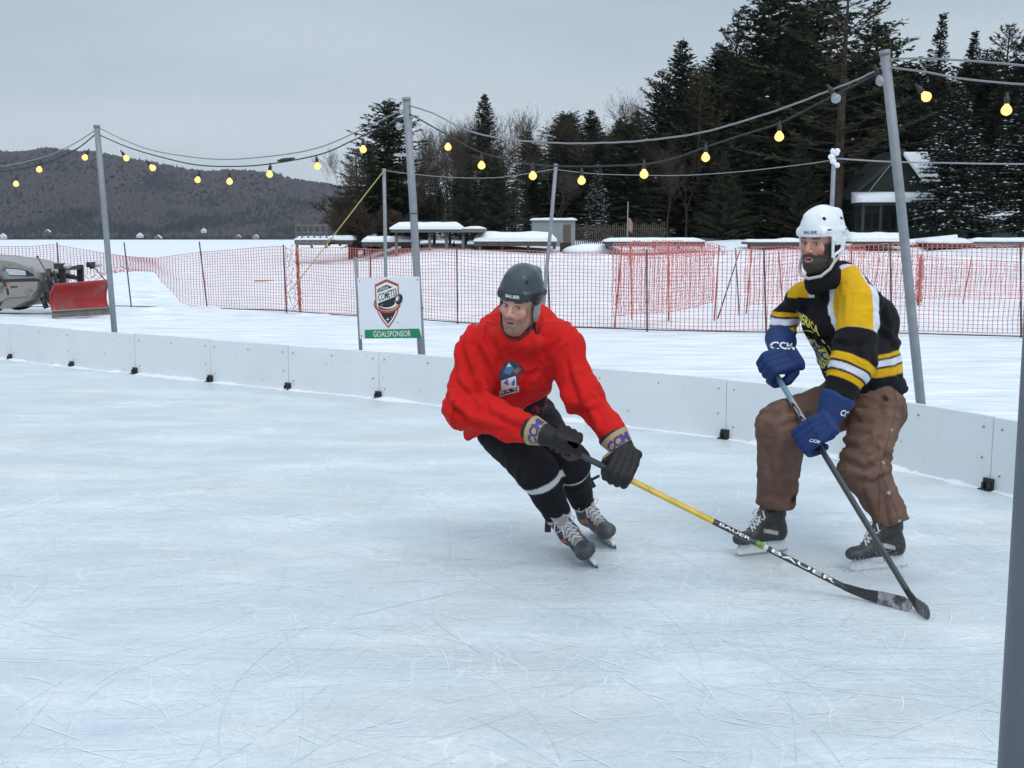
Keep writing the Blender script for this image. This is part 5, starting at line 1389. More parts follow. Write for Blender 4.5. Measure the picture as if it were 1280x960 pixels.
# cloth folds: ridged noise stretched round each limb
def folds(limbs, amp, along=26, across=7, seed=0):
    """limbs: list of (a, b, weight) ; returns displacement function"""
    def f(P):
        best = np.full(len(P), 1e9); S = np.zeros(len(P)); Wt = np.zeros(len(P)); Q = np.zeros((len(P), 3)); 
        for i, (a, b, w) in enumerate(limbs):
            a = np.array(a, float); b = np.array(b, float); ba = b-a; L_ = np.linalg.norm(ba); d_ = ba/L_
            t = (P-a) @ d_; tc = np.clip(t, 0, L_); v = P-a-tc[:, None]*d_; dist = np.linalg.norm(v, axis=1)
            m = dist < best; best = np.where(m, dist, best)
            e = np.clip(1-np.minimum(tc, L_-tc)/.16, 0, 1)      # stronger near the joints
            q = v*across + (t*along)[:, None]*d_ + i*5.1
            Q = np.where(m[:, None], q, Q); Wt = np.where(m, w*(.5+.5*e), Wt)
        n1 = fbm(Q + 1.6*vnoise(P*6, seed+3)[:, None], 2, seed); r1 = 1-np.abs(2*n1-1)*2.6
        n2 = fbm(P*np.array([5, 5, 3.]), 2, seed+9)
        return amp*Wt*(np.clip(r1, -.8, 1)*.9 + (n2-.5)*.9)
    return f
def creases(FL, amp, ymax, w_=4.2):
    """named folds of a garment, each along its own line"""
    def drawn(P):
        z_ = P[:, 1]*_c - (P[:, 2]-CAM_H)*_s; px = 640 + F_PX*P[:, 0]/z_; py = 480 - F_PX*(P[:, 1]*_s + (P[:, 2]-CAM_H)*_c)/z_
        px = px + 3*(vnoise(P*25, 3)-.5); out = np.zeros(len(P)); Q = np.stack([px, py], 1)
        for pts, am in FL:
            bd = np.full(len(P), 1e9); sg = np.zeros(len(P)); en = np.zeros(len(P)); tot_ = len(pts)-1
            for i, ((x0, y0), (x1, y1)) in enumerate(zip(pts, pts[1:])):
                a = np.array([x0, y0], float); ba = np.array([x1-x0, y1-y0], float); t = np.clip((Q-a) @ ba/(ba @ ba), 0, 1); v = Q-a-t[:, None]*ba; dd_ = np.linalg.norm(v, axis=1)
                m = dd_ < bd; bd = np.where(m, dd_, bd); sg = np.where(m, np.sign(ba[0]*v[:, 1]-ba[1]*v[:, 0]), sg); en = np.where(m, (i+t)/tot_, en)
            s_ = bd*sg; e = np.sin(PI*np.clip(en, .04, .96))**.6
            out += am*e*(np.exp(-(s_/w_)**2) - .9*np.exp(-((s_-1.7*w_)/(w_*.8))**2))
        return out*amp*(P[:, 1] < ymax)
    return drawn
# decals that hug a curved surface (lettering printed on cloth, shells and cuffs)
def subdivide_poly(v, f, maxlen):
    import bmesh
    bm = bmesh.new(); vs = [bm.verts.new(p) for p in v]
    for q in f:
        try: bm.faces.new([vs[i] for i in q])
        except ValueError: pass
    bmesh.ops.triangulate(bm, faces=bm.faces[:])
    for _ in range(4):
        e = [x for x in bm.edges if x.calc_length() > maxlen]
        if not e: break
        bmesh.ops.subdivide_edges(bm, edges=e, cuts=1); bmesh.ops.triangulate(bm, faces=bm.faces[:])
    bm.verts.ensure_lookup_table(); bm.verts.index_update()
    r = [tuple(x.co) for x in bm.verts], [tuple(x.index for x in p.verts) for p in bm.faces]; bm.free(); return r
def decal(name, v, f, target, origin, right, up, m, parent, off=.0025, maxlen=.012, depth=.15, tol=.07):
    v, f = subdivide_poly(v, f, maxlen)
    V_, F = BV[target.name]; bv = BVHTree.FromPolygons([tuple(x) for x in V_], [tuple(int(i) for i in q) for q in F])
    r = Vector(right).normalized(); u = Vector(up); u = (u - r*u.dot(r)).normalized(); n = r.cross(u).normalized()
    o = Vector(origin); out = []; last = None
    for p in v:
        q = o + r*p[0] + u*p[1] + n*depth; hit = bv.ray_cast(q, -n, depth*2.4)
        if hit[0] is None: out.append(None)
        else: out.append(hit[0] + n*off)
    dep = [((x-o).dot(n)) if x is not None else None for x in out]; good = sorted(x for x in dep if x is not None)
    if good:
        md = good[len(good)//2]; out = [x if x is not None and abs(dp-md) < tol else None for x, dp in zip(out, dep)]
    keep = [q for q in f if all(out[i] is not None for i in q) and max((out[q[a]]-out[q[a-1]]).length for a in range(len(q))) < max(.02, 2.6*max((Vector(v[q[a]])-Vector(v[q[a-1]])).length for a in range(len(q))))]
    out = [x if x is not None else Vector((0, 0, 0)) for x in out]
    used = sorted({i for q in keep for i in q}); mp_ = {i: k for k, i in enumerate(used)}
    par_loc = parent_world(parent)
    mb = MB(); mb.add([out[i]-par_loc for i in used], [tuple(mp_[i] for i in q) for q in keep], 0, True)
    return mb.build(name, m, parent)
def parent_world(o):
    p = Vector((0, 0, 0))
    while o is not None: p = p + o.location; o = o.parent
    return p

# ------------------------------------------------------------------ head with a face
def make_head_sdf(C0, R, wide=1.0, beard=0, open_=.5):
    Rt = np.linalg.inv(R).T
    def L(P): return (P - C0) @ Rt
    I3 = np.eye(3)
    def f(P):
        q = L(P); d = sdf_ell(q, (0, -.012, .035), I3, (.076, .098, .088))
        d = smin(d, sdf_ell(q, (0, .030, -.040), I3, (.062*wide, .060, .078)), .03)
        d = smin(d, sdf_ell(q, (0, .062, -.098), I3, (.028, .024, .020)), .025)           # chin
        for s in (-1, 1):
            d = smin(d, sdf_capsule(q, (s*.050, -.01, -.055), (s*.020, .055, -.098), .022, .018), .03)   # jaw
            d = smin(d, sdf_ell(q, (s*.042, .066, -.020), I3, (.022, .018, .018)), .02)     # cheekbone
            d = smin(d, sdf_capsule(q, (s*.012, .086, .020), (s*.044, .076, .022), .010, .008), .015)    # brow ridge
            d = smax(d, -sdf_ell(q, (s*.031, .098, .003), I3, (.017, .018, .011)), .012)
        d = smin(d, sdf_capsule(q, (0, .088, .012), (0, .108, -.026), .0065, .0115), .012)   # nose
        for s in (-1, 1): d = smin(d, sdf_ell(q, (s*.012, .099, -.031), I3, (.008, .009, .007)), .006)
        d = smin(d, sdf_capsule(q, (-.020, .086, -.056), (.020, .086, -.056), .0065, .0065), .010)
        d = smin(d, sdf_capsule(q, (-.017, .085, -.070-.004*open_), (.017, .085, -.070-.004*open_), .0075, .0075), .010)
        d = smax(d, -sdf_ell(q, (0, .096, -.0635), I3, (.018, .012, .0028+.0035*open_)), .003)
        for s in (-1, 1):
            d = smin(d, sdf_ell(q, (s*.031, .077, .003), I3, (.0135, .0125, .0125)), .0025)  # eyeball
            d = smin(d, sdf_capsule(q, (s*.018, .087, .0105), (s*.043, .080, .0085), .0032, .0028), .004) # upper lid
            e = sdf_ell(q, (s*.079, -.010, -.008), I3, (.010, .020, .032)); e = smax(e, -sdf_ell(q, (s*.090, -.008, -.008), I3, (.008, .011, .020)), .006); d = smin(d, e, .010)
        if beard:
            b = sdf_ell(q, (0, .045, -.082), I3, (.056, .056, .050)); b = smin(b, sdf_ell(q, (0, .078, -.088), I3, (.034, .028, .034)), .02)
            for s in (-1, 1): b = smin(b, sdf_capsule(q, (s*.068, -.002, -.010), (s*.045, .03, -.070), .012, .02), .02)
            b = smin(b, sdf_capsule(q, (-.026, .088, -.050), (.026, .088, -.050), .007, .007), .010)
            b = smax(b, -sdf_ell(q, (0, .108, -.063), I3, (.019, .022, .010)), .005)
            d = smin(d, b, .006)
        return d
    return f, L
def head_color(L, skin, beardc, beard_amt, gaze=(0, 0), lipc=(.36, .14, .12), hairc=(.02, .014, .01), cheeks=.5, seed=1):
    skin = np.array(skin)
    def c(P, nr):
        q = L(P); n = len(q); col_ = np.repeat(skin[None], n, 0)
        nz = fbm(P*60, 3, seed); col_ *= (.92+.16*nz)[:, None]
        def blend(m, cc): nonlocal col_; col_ = col_*(1-m[:, None]) + np.array(cc)*m[:, None]
        def gs(x, y, z, r): return np.exp(-(((q-[x, y, z])/r)**2).sum(1))
        for s in (-1, 1): blend(cheeks*.55*gs(s*.045, .075, -.030, np.array([.022, .03, .020])), (.52, .16, .12))
        blend(cheeks*.5*gs(0, .112, -.026, np.array([.014, .02, .014])), (.52, .17, .13))
        front = sstep(.02, .05, q[:, 1])
        # stubble or beard
        hb = fbm(P*160, 3, seed+5)
        low = sstep(-.034, -.052, q[:, 2])*(q[:, 1] > -.03)
        side = sstep(.050, .060, np.abs(q[:, 0]))*sstep(.02, -.01, q[:, 2])*(q[:, 1] > -.02)*(q[:, 1] < .07)
        mous = sstep(-.042, -.047, q[:, 2])*sstep(-.058, -.054, q[:, 2])*(np.abs(q[:, 0]) < .030)
        m = np.maximum(np.maximum(low, side), mous); mouth = ((q[:, 0]/.023)**2 + ((q[:, 2]+.0645)/.012)**2 < 1)*(q[:, 1] > .07)
        m = m*(1-mouth*1.0)
        if beard_amt < .9: m = m*(.35+.65*sstep(.04, .09, q[:, 1]+.3*np.abs(q[:, 0])))
        blend(np.clip(m*beard_amt*((.75+.5*hb) if beard_amt < .9 else (1.0+.1*hb)), 0, 1), beardc)
        lips = ((q[:, 0]/.0225)**2 + ((q[:, 2]+.0645)/.0115)**2 < 1)*(q[:, 1] > .078)
        blend(lips*.85, lipc)
        gap = ((q[:, 0]/.017)**2 + ((q[:, 2]+.0635)/.0055)**2 < 1)*(q[:, 1] > .07)
        blend(gap*1.0, (.05, .02, .02)); teeth = (np.abs(q[:, 0]) < .012)*(np.abs(q[:, 2]+.0612) < .0022)*(q[:, 1] > .07); blend(teeth*.7, (.5, .47, .42))
        for s in (-1, 1):
            x = q[:, 0]-s*.031; z = q[:, 2]-.0025
            eye = ((x/.0120)**2 + ((z+.0005)/.0042)**2 < 1)*(q[:, 1] > .07); blend(eye*1.0, (.34, .30, .29))
            ir = ((x-gaze[0]*.007)**2 + (z-gaze[1]*.003)**2 < .0050**2)*eye; blend(ir*1.0, (.035, .022, .014))
            lid = ((x/.0155)**2 + ((z-.0068)/.0028)**2 < 1)*(q[:, 1] > .06); blend(lid*.8, (.09, .05, .035))
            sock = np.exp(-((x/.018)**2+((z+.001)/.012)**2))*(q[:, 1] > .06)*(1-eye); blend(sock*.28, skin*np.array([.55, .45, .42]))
            br = (np.abs(x-s*.002) < .018)*(np.abs(q[:, 2]-(.0215-.12*np.abs(x-s*.0)*0) - .0015) < .0042-.08*np.abs(x))*(q[:, 1] > .05); blend(br*.85, hairc)
            noz = np.exp(-(((q-[s*.007, .106, -.037])/.0042)**2).sum(1)); blend(noz*.8, (.10, .03, .025))
        hair = sstep(-.005, .02, q[:, 2]-(.045-.55*np.clip(-q[:, 1]-.0, 0, .1)))*(q[:, 1] < .075); hair = np.maximum(hair, (q[:, 1] < -.02)*(q[:, 2] > -.045)*(np.abs(q[:, 0]) < .074)*1.0)
        blend(hair*1.0, hairc)
        return np.clip(col_, .004, 1)
    return c

# ------------------------------------------------------------------ gloves
def glove_W(grip, sdir, elbow, a_hint, back_hint, scale, wz, wx):
    G = arr(grip); s = unit(sdir); a = arr(a_hint); a = unit(a - s*(a @ s)); b = np.cross(s, a)
    if b @ arr(back_hint) < 0: b = -b
    G = G + b*.013*scale
    Wp = G + (a*wx + b*.020 + s*wz)*scale; fa = unit(arr(elbow) - Wp); return Wp + fa*.100*scale
def make_glove(person, name, grip, sdir, elbow, a_hint, thumb_sign, mats, back_hint, cuffc, padc, palmc, bandc=None, scale=1.0, label=None, wz=0.0, wx=-.090):
    """grip: point on the stick; sdir: stick direction from thumb side outwards; wrist: where the forearm ends."""
    G = arr(grip); s = unit(sdir); E_ = arr(elbow); a = arr(a_hint); a = a - s*(a @ s); a = unit(a)     # wrist -> knuckles
    b = np.cross(s, a); 
    if b @ arr(back_hint) < 0: b = -b                       # b points to the back of the hand
    G = G + b*.013*scale
    k = scale
    def X(x, y, z): return G + (a*x + b*y + s*z)*k          # in the hand frame
    offs = [-.039, -.013, .013, .039]; lens = [.90, 1.0, .96, .82]
    segs = []
    for o_, l in zip(offs, lens):
        segs.append([(X(-.012, .050, o_), X(.040*l, .044, o_), .0175, .0165), (X(.047*l, .038, o_), X(.052*l, -.002, o_), .0165, .0155), (X(.046*l, -.012, o_), X(.016, -.034, o_), .0150, .0135), (X(.008, -.036, o_), X(-.014, -.032, o_), .0135, .0125)])
    thumb = [(X(-.055, .020, .045*thumb_sign), X(-.030, -.006, .060*thumb_sign), .0215, .020), (X(-.024, -.014, .058*thumb_sign), X(.004, -.042, .044*thumb_sign), .0185, .0165), (X(.006, -.044, .040*thumb_sign), X(.018, -.047, .022*thumb_sign), .016, .013)]
    back = [(X(-.030, .052, o_), X(-.070, .046, o_*.85), .0185, .0185) for o_ in offs]
    back2 = [(X(-.082, .044, -.036), X(-.082, .044, .036), .020, .020)]
    palm = (X(-.060, .018, 0), X(.005, .020, 0))
    Wp = X(wx, .020, wz); fa = unit(E_ - Wp)
    cuff_b = Wp + fa*.085*k
    def f(P):
        d = sdf_capsule(P, palm[0], palm[1], .028*k, .024*k, s, 1.75)
        d = smin(d, sdf_capsule(P, Wp, X(-.06, .02, 0), .034*k, .030*k, s, 1.25), .02)
        for fin in segs:
            df = None
            for (p, q, r1, r2) in fin:
                c_ = sdf_capsule(P, p, q, r1*k, r2*k); df = c_ if df is None else smin(df, c_, .0035)
            d = smin(d, df, .004)
        dt = None
        for (p, q, r1, r2) in thumb:
            c_ = sdf_capsule(P, p, q, r1*k, r2*k); dt = c_ if dt is None else smin(dt, c_, .004)
        d = smin(d, dt, .006)
        for (p, q, r1, r2) in back + back2: d = smin(d, sdf_capsule(P, p, q, r1*k, r2*k), .0035)
        d = smin(d, sdf_capsule(P, Wp+fa*.012, cuff_b, .040*k, .060*k, s, 1.18), .008)
        d = smax(d, -((-(P-(cuff_b+fa*.030*k)) @ fa)), .006) if False else smax(d, (P-(cuff_b+fa*.02*k)) @ fa, .006)
        d = smax(d, -sdf_capsule(P, cuff_b, cuff_b+fa*.1, .046*k, .05*k, s, 1.15), .004)
        return d
    def colf(P, nr):
        q = (P-G)/k; x = q @ a; y = q @ b; n = len(P); c = np.repeat(np.array(padc)[None], n, 0)
        pal = sstep(.004, -.006, y)*(x < .03)*(x > -.075); c = c*(1-pal[:, None]) + np.array(palmc)*pal[:, None]
        t = (P-Wp) @ fa/k; cm = sstep(.0, .004, t); c = c*(1-cm[:, None]) + np.array(cuffc)*cm[:, None]
        if bandc is not None:
            m = sstep(.030, .033, t)*sstep(.088, .085, t); c = c*(1-m[:, None]) + np.array(bandc)*m[:, None]
        return c*(.85+.3*fbm(P*40, 3, 4))[:, None]
    allp = np.array([X(-.1, .0, -.07), X(.07, .08, .08), X(0, -.07, 0), cuff_b+s*.1, cuff_b-s*.1, cuff_b+b*.09, cuff_b-b*.09, cuff_b+fa*.05, X(.07, -.06, -.08), X(.07, -.06, .08), X(-.08, -.06, .09), X(-.08, -.06, -.09)])
    o = sdf_obj(name, f, allp.min(0)-.02, allp.max(0)+.02, .0036, mats, person, None, colf, parent_world(person))
    if label: o['label'] = label
    return o, dict(G=G, a=a, b=b, s=s, fa=fa, Wp=Wp, cuff=cuff_b, X=X, W=Wp+fa*.100*k)

# ------------------------------------------------------------------ skates
def make_skate(person, base, fwd, up, boot_m, lace_m, steel_m, holder_m, boot_col, ankle, tongue_col, trim=(.25, .25, .26), label=None, scale=1.0):
    r, f_, u = frame(fwd, up); R = Rm(r, f_, u); B = arr(base); SK = scale
    def X(x, y, z): return B + R @ np.array([x, y, z], float)*SK
    org = parent_world(person)
    ank = arr(ankle)
    def F(P):
        q = (P-B) @ R/SK; I3 = np.eye(3)
        d = sdf_capsule(q, (0, -.085, .105), (0, .085, .094), .040, .036, (0, 0, 1), .92)
        d = smin(d, sdf_ell(q, (0, .125, .093), I3, (.046, .048, .036)), .025)     # toe cap
        d = smin(d, sdf_ell(q, (0, -.10, .115), I3, (.036, .036, .055)), .02)      # heel
        d = smin(d, sdf_capsule(q, (0, -.075, .12), (0, -.070, .225), .043, .047, (0, 1, 0), 1.12), .03)
        d = smin(d, sdf_capsule(q, (0, .055, .115), (0, -.02, .20), .032, .038), .03)
        d = smax(d, -(q[:, 2]-.068), .008)                                        # flat sole
        d = smin(d, sdf_box(q, (0, -.112, .235), I3, (.028, .008, .040), .006), .01)     # tendon guard
        d = smin(d, sdf_box(q, (0, .002, .238), Rm(*[Vector(x) for x in ((1, 0, 0), (0, .88, .47), (0, -.47, .88))]), (.030, .008, .045), .006), .008)  # tongue
        return d
    bc = np.array(boot_col)
    def colf(P, nr):
        q = (P-B) @ R/SK; n = len(q); c = np.repeat(bc[None], n, 0)
        def bl(m, cc): nonlocal c; m = m.astype(float) if m.dtype == bool else m; c = c*(1-m[:, None]) + np.array(cc)*m[:, None]
        bl((q[:, 1] > .105), bc*1.3+.006)
        tg = (np.abs(q[:, 0]) < .028)*(q[:, 1] > .0-(q[:, 2]-.2)*.6)*(q[:, 2] > .195); bl(tg*1.0, tongue_col)
        slot = (np.abs(q[:, 0]) < .024)*(q[:, 1] < .10)*(q[:, 1] > -.02)*(q[:, 2] > .118)*(nr @ R[:, 2] > .2); bl(slot*1.0, np.array(tongue_col)*.6)
        st = (np.abs(q[:, 0]) > .025)*(np.abs(q[:, 2]-.13-.25*q[:, 1]) < .010)*(q[:, 1] > -.06)*(q[:, 1] < .02); bl(st*1.0, trim)
        return c*(.8+.4*fbm(P*70, 3, 8))[:, None]
    pts = np.array([X(sx*.07, y, z) for sx in (-1, 1) for y in (-.16, .19) for z in (.05, .31)])
    sk = sdf_obj('skate', F, pts.min(0)-.01, pts.max(0)+.01, .0042, boot_m, person, None, colf, org)
    if label: sk['label'] = label
    # holder with two towers and a gap, and the steel runner
    def side(poly, hw, name, m):
        mb = MB(); n = len(poly); vs = [V(*(X(-hw, y, z)))-org for y, z in poly] + [V(*(X(hw, y, z)))-org for y, z in poly]
        mb.add(vs, [tuple(range(n)), tuple(reversed(range(n, 2*n)))] + [(i, i+n, (i+1) % n+n, (i+1) % n) for i in range(n)]); return mb.build(name, m, sk)
    side([(-.135, .070), (-.125, .030), (-.145, .020), (-.135, .016), (.145, .016), (.158, .030), (.135, .070), (.045, .070), (.050, .040), (.040, .033), (-.020, .033), (-.030, .040), (-.025, .070)], .008, 'blade_holder', holder_m)
    side([(-.150, .020), (-.152, .008), (-.120, .000), (.125, .000), (.160, .010), (.166, .024), (.150, .019)], .0018, 'blade', steel_m)
    # laces: criss-cross and a bow
    mb = MB()
    for i in range(7):
        t = i/6; y = .080-.085*t; z = .138+.075*t + .006*math.sin(t*PI); w = .027+.004*t
        y2 = y-.014; z2 = z+.0125; z += .006; z2 += .006
        mb.tube([X(-w, y, z-.010)-org, X(0, (y+y2)/2, (z+z2)/2+.003)-org, X(w, y2, z2-.010)-org], .0036, 5); mb.tube([X(w, y, z-.010)-org, X(0, (y+y2)/2, (z+z2)/2+.006)-org, X(-w, y2, z2-.010)-org], .0036, 5)
    for s_ in (-1, 1):
        mb.tube([X(0, .0, .218)-org, X(s_*.03, .025, .235)-org, X(s_*.055, .03, .205)-org, X(s_*.035, .022, .190)-org, X(0, .005, .218)-org], .0034, 5)
        mb.tube([X(0, .0, .218)-org, X(s_*.02, .04, .20)-org, X(s_*.035, .055, .165)-org], .0034, 5)
    mb.build('laces', lace_m, sk)
    return sk, X, R

# ------------------------------------------------------------------ helmets
def helmet_sdf(L, ear='loop'):
    I3 = np.eye(3)
    def f(P):
        q = L(P)
        o = sdf_ell(q, (0, -.012, .040), I3, (.097, .122, .116))
        # raised panels and channels
        for s in (-1, 1):
            o = smin(o, sdf_capsule(q, (s*.036, .050, .108), (s*.040, -.070, .116), .016, .022), .022)
        o = smin(o, sdf_capsule(q, (0, .020, .130), (0, -.085, .118), .016, .018), .02)
        for s in (-1, 1):
            o = smin(o, sdf_capsule(q, (s*.070, .066, .055), (s*.094, -.040, .052), .013, .014), .008)
            o = smin(o, sdf_capsule(q, (s*.094, -.040, .052), (s*.060, -.118, .030), .014, .014), .008)
        o = smin(o, sdf_capsule(q, (-.060, .080, .046), (.060, .080, .046), .017, .017, (0, 0, 1), 1.3), .010)   # front band
        # seam between front and back shells, and vents
        seam = np.abs(q[:, 1] + .020 - .25*(q[:, 2]-.1)) - .0018
        o = smax(o, -smax(seam, -(o+.004), .001), .002)
        for s in (-1, 1):
            o = smax(o, -sdf_ell(q, (s*.052, .062, .104), I3, (.016, .005, .006)), .003)
            o = smax(o, -sdf_ell(q, (s*.078, -.048, .098), I3, (.006, .020, .006)), .003)
            for dz in (.040, .058): o = smax(o, -sdf_capsule(q, (s*.080, .068, dz), (s*.105, .015, dz), .0035, .0035), .002)
            for dz in (.045, .065): o = smax(o, -sdf_capsule(q, (s*.108, -.050, dz), (s*.085, -.100, dz), .004, .004), .002)
        inner = sdf_ell(q, (0, -.012, .030), I3, (.080, .103, .095))
        o = smax(o, -inner, .004)
        # lower edge: brow in front, down over the temples, low at the nape
        edge = np.where(q[:, 1] > .045, .030, np.where(q[:, 1] > -.02, .030-.045*sstep(.045, -.0, q[:, 1]), -.015-.035*sstep(-.02, -.08, q[:, 1])))
        o = smax(o, edge - q[:, 2], .004)
        # ear pieces
        for s in (-1, 1):
            if ear == 'loop':
                a = sdf_capsule(q, (s*.086, .034, .020), (s*.082, .030, -.055), .0075, .006, (0, 1, 0), 1.2)
                b = sdf_capsule(q, (s*.082, .030, -.055), (s*.084, -.040, -.030), .006, .008); c = sdf_capsule(q, (s*.084, -.040, -.030), (s*.088, -.050, .010), .009, .012)
                e = smin(smin(a, b, .006), c, .006)
            else:
                e = sdf_ell(q, (s*.085, .000, -.025), I3, (.0075, .034, .042))
            o = smin(o, e, .006)
        return o
    return f
def text_fit(txt, w, h, bold=.0, shear=0.): return fit_text(txt, w, h, bold, shear)

def lbounds(C0, R, lo, hi):
    c = np.array([[x, y, z] for x in (lo[0], hi[0]) for y in (lo[1], hi[1]) for z in (lo[2], hi[2])]); w = C0 + c @ R.T
    return w.min(0), w.max(0)
M['skin'] = mat('skin', (.5, .3, .22), .6, attr=True, sss=.12, bump=.12, bscale=300)
M['cloth'] = mat('knit_cloth', (.5, .3, .22), .85, attr=True, bump=.25, bscale=260, sheen=.02, spec=.12)
M['canvas'] = mat('canvas_cloth', (.5, .3, .22), .9, attr=True, bump=.5, bscale=120, spec=.15)
M['glove'] = mat('glove_nylon', (.5, .3, .22), .65, attr=True, bump=.3, bscale=180, spec=.3)
M['boot'] = mat('boot_shell', (.5, .3, .22), .5, attr=True, bump=.15, bscale=120)
M['lace'] = mat('white_laces', (.62, .62, .64), .8); M['steel'] = mat('blade_steel', (.45, .47, .5), .25, .9)
M['holder'] = mat('blade_holder_plastic', (.58, .62, .65), .35)
M['ink_w'] = mat('white_print', (.72, .73, .75), .6); M['ink_p'] = mat('purple_print', (.045, .03, .20), .6); M['ink_y'] = mat('yellow_print', (.62, .58, .10), .6); M['ink_k'] = mat('black_print', (.012, .012, .015), .6)
M['ink_n'] = mat('navy_print', (.02, .04, .10), .6); M['ink_b'] = mat('blue_print', (.06, .17, .32), .6); M['ink_r'] = mat('red_print', (.35, .03, .03), .6)

# ================================================================== skater in red
def hockey_stick(name, butt, heel, toe, zones, label, face_n, txts, blade_mats, w=.027, t=.020, curve=.02):
    butt, heel, toe = Vector(butt), Vector(heel), Vector(toe)
    root = empty(name, (heel.x, heel.y, 0)); tag(root, label, 'hockey stick'); o0 = root.location.copy()
    d = (heel-butt).normalized(); L_ = (heel-butt).length
    bl = (toe-heel); n = Vector(face_n); n = (n - d*n.dot(d)).normalized(); s_ = d.cross(n).normalized()
    def ring(p, ww, tt, dn=n, ds=s_):
        r = []; c = .28
        for (i, j) in ((-1, -1+c*2), (-1+c*2, -1), (1-c*2, -1), (1, -1+c*2), (1, 1-c*2), (1-c*2, 1), (-1+c*2, 1), (-1, 1-c*2)):
            r.append(p + ds*i*ww/2 + dn*j*tt/2)
        return r
    mb = MB(); mats = []
    for (a, b, m) in zones:
        if m not in mats: mats.append(m)
    for (a, b, m) in zones:
        n0 = 6; vs = []; fs = []
        for i in range(n0+1):
            x = a+(b-a)*i/n0; p = butt + d*L_*x; k = 1 - .18*max(0, (x-.8)/.2); vs += [q-o0 for q in ring(p, w, t*k)]
        for i in range(n0):
            for j in range(8): fs.append((i*8+j, i*8+(j+1) % 8, (i+1)*8+(j+1) % 8, (i+1)*8+j))
        if a == 0: fs.append(tuple(reversed(range(8))))
        mb.add(vs, fs, mats.index(m))
    mb.build('shaft', mats, root)
    # blade: paddle standing on the ice, slightly curved
    mb = MB(); nseg = 14; vs = []; bn = bl.cross(V(0, 0, 1)).normalized(); up = V(0, 0, 1)
    up = (up - bl.normalized()*up.dot(bl.normalized())).normalized(); mi = []
    p_start = heel - d*.05
    for i in range(nseg+1):
        u = i/nseg; p = p_start.lerp(toe, u) if u < .0 else heel + bl*u - d*.045*max(0, 1-u*5); p = p + bn*curve*(u*u); hh = .030 + .030*math.sin(min(1, u*1.6)*PI/2); th = .012 - .006*u
        if u > .88: hh *= max(.35, 1-((u-.88)/.12)**2*.75)
        base = max(0.004, 0); cz = V(p.x, p.y, max(p.z, base+hh/2+.0*u))
        vs += [cz - up*hh/2 - bn*th/2 - o0, cz - up*hh/2 + bn*th/2 - o0, cz + up*hh/2 + bn*th/2*.7 - o0, cz + up*hh/2 - bn*th/2*.7 - o0]
    fs = []
    for i in range(nseg):
        for j in range(4): fs.append((i*4+j, i*4+(j+1) % 4, (i+1)*4+(j+1) % 4, (i+1)*4+j))
    fs += [(3, 2, 1, 0), tuple(nseg*4+j for j in range(4))]
    b0 = len(mb.f); mb.add(vs, fs)
    for i, fc in enumerate(fs[:-2]): mb.m[b0+i] = 0 if (i//4)/nseg < blade_mats[2] else 1
    mb.m[b0+len(fs)-1] = 1
    mb.build('blade', [blade_mats[0], blade_mats[1]], root)
    for (txt, x0, x1, hgt, m, flip, bold) in txts:
        v, f = text_fit(txt, (x1-x0)*L_, hgt, bold); c = butt + d*L_*(x0+x1)/2 + n*(t/2+.0012)
        ds = s_*(-1 if flip else 1); dd_ = d*(1 if True else -1)
        # reading direction along the shaft; letters' tops face up in the picture
        upv = ds; 
        if upv.z < 0: upv = -upv
        mbt = MB(); mbt.add([c + dd_*a + upv*b - o0 for a, b, _ in v], [q if dd_.cross(upv).dot(n) > 0 else tuple(reversed(q)) for q in f]); mbt.build('lettering', m, root)
    return root, d, n

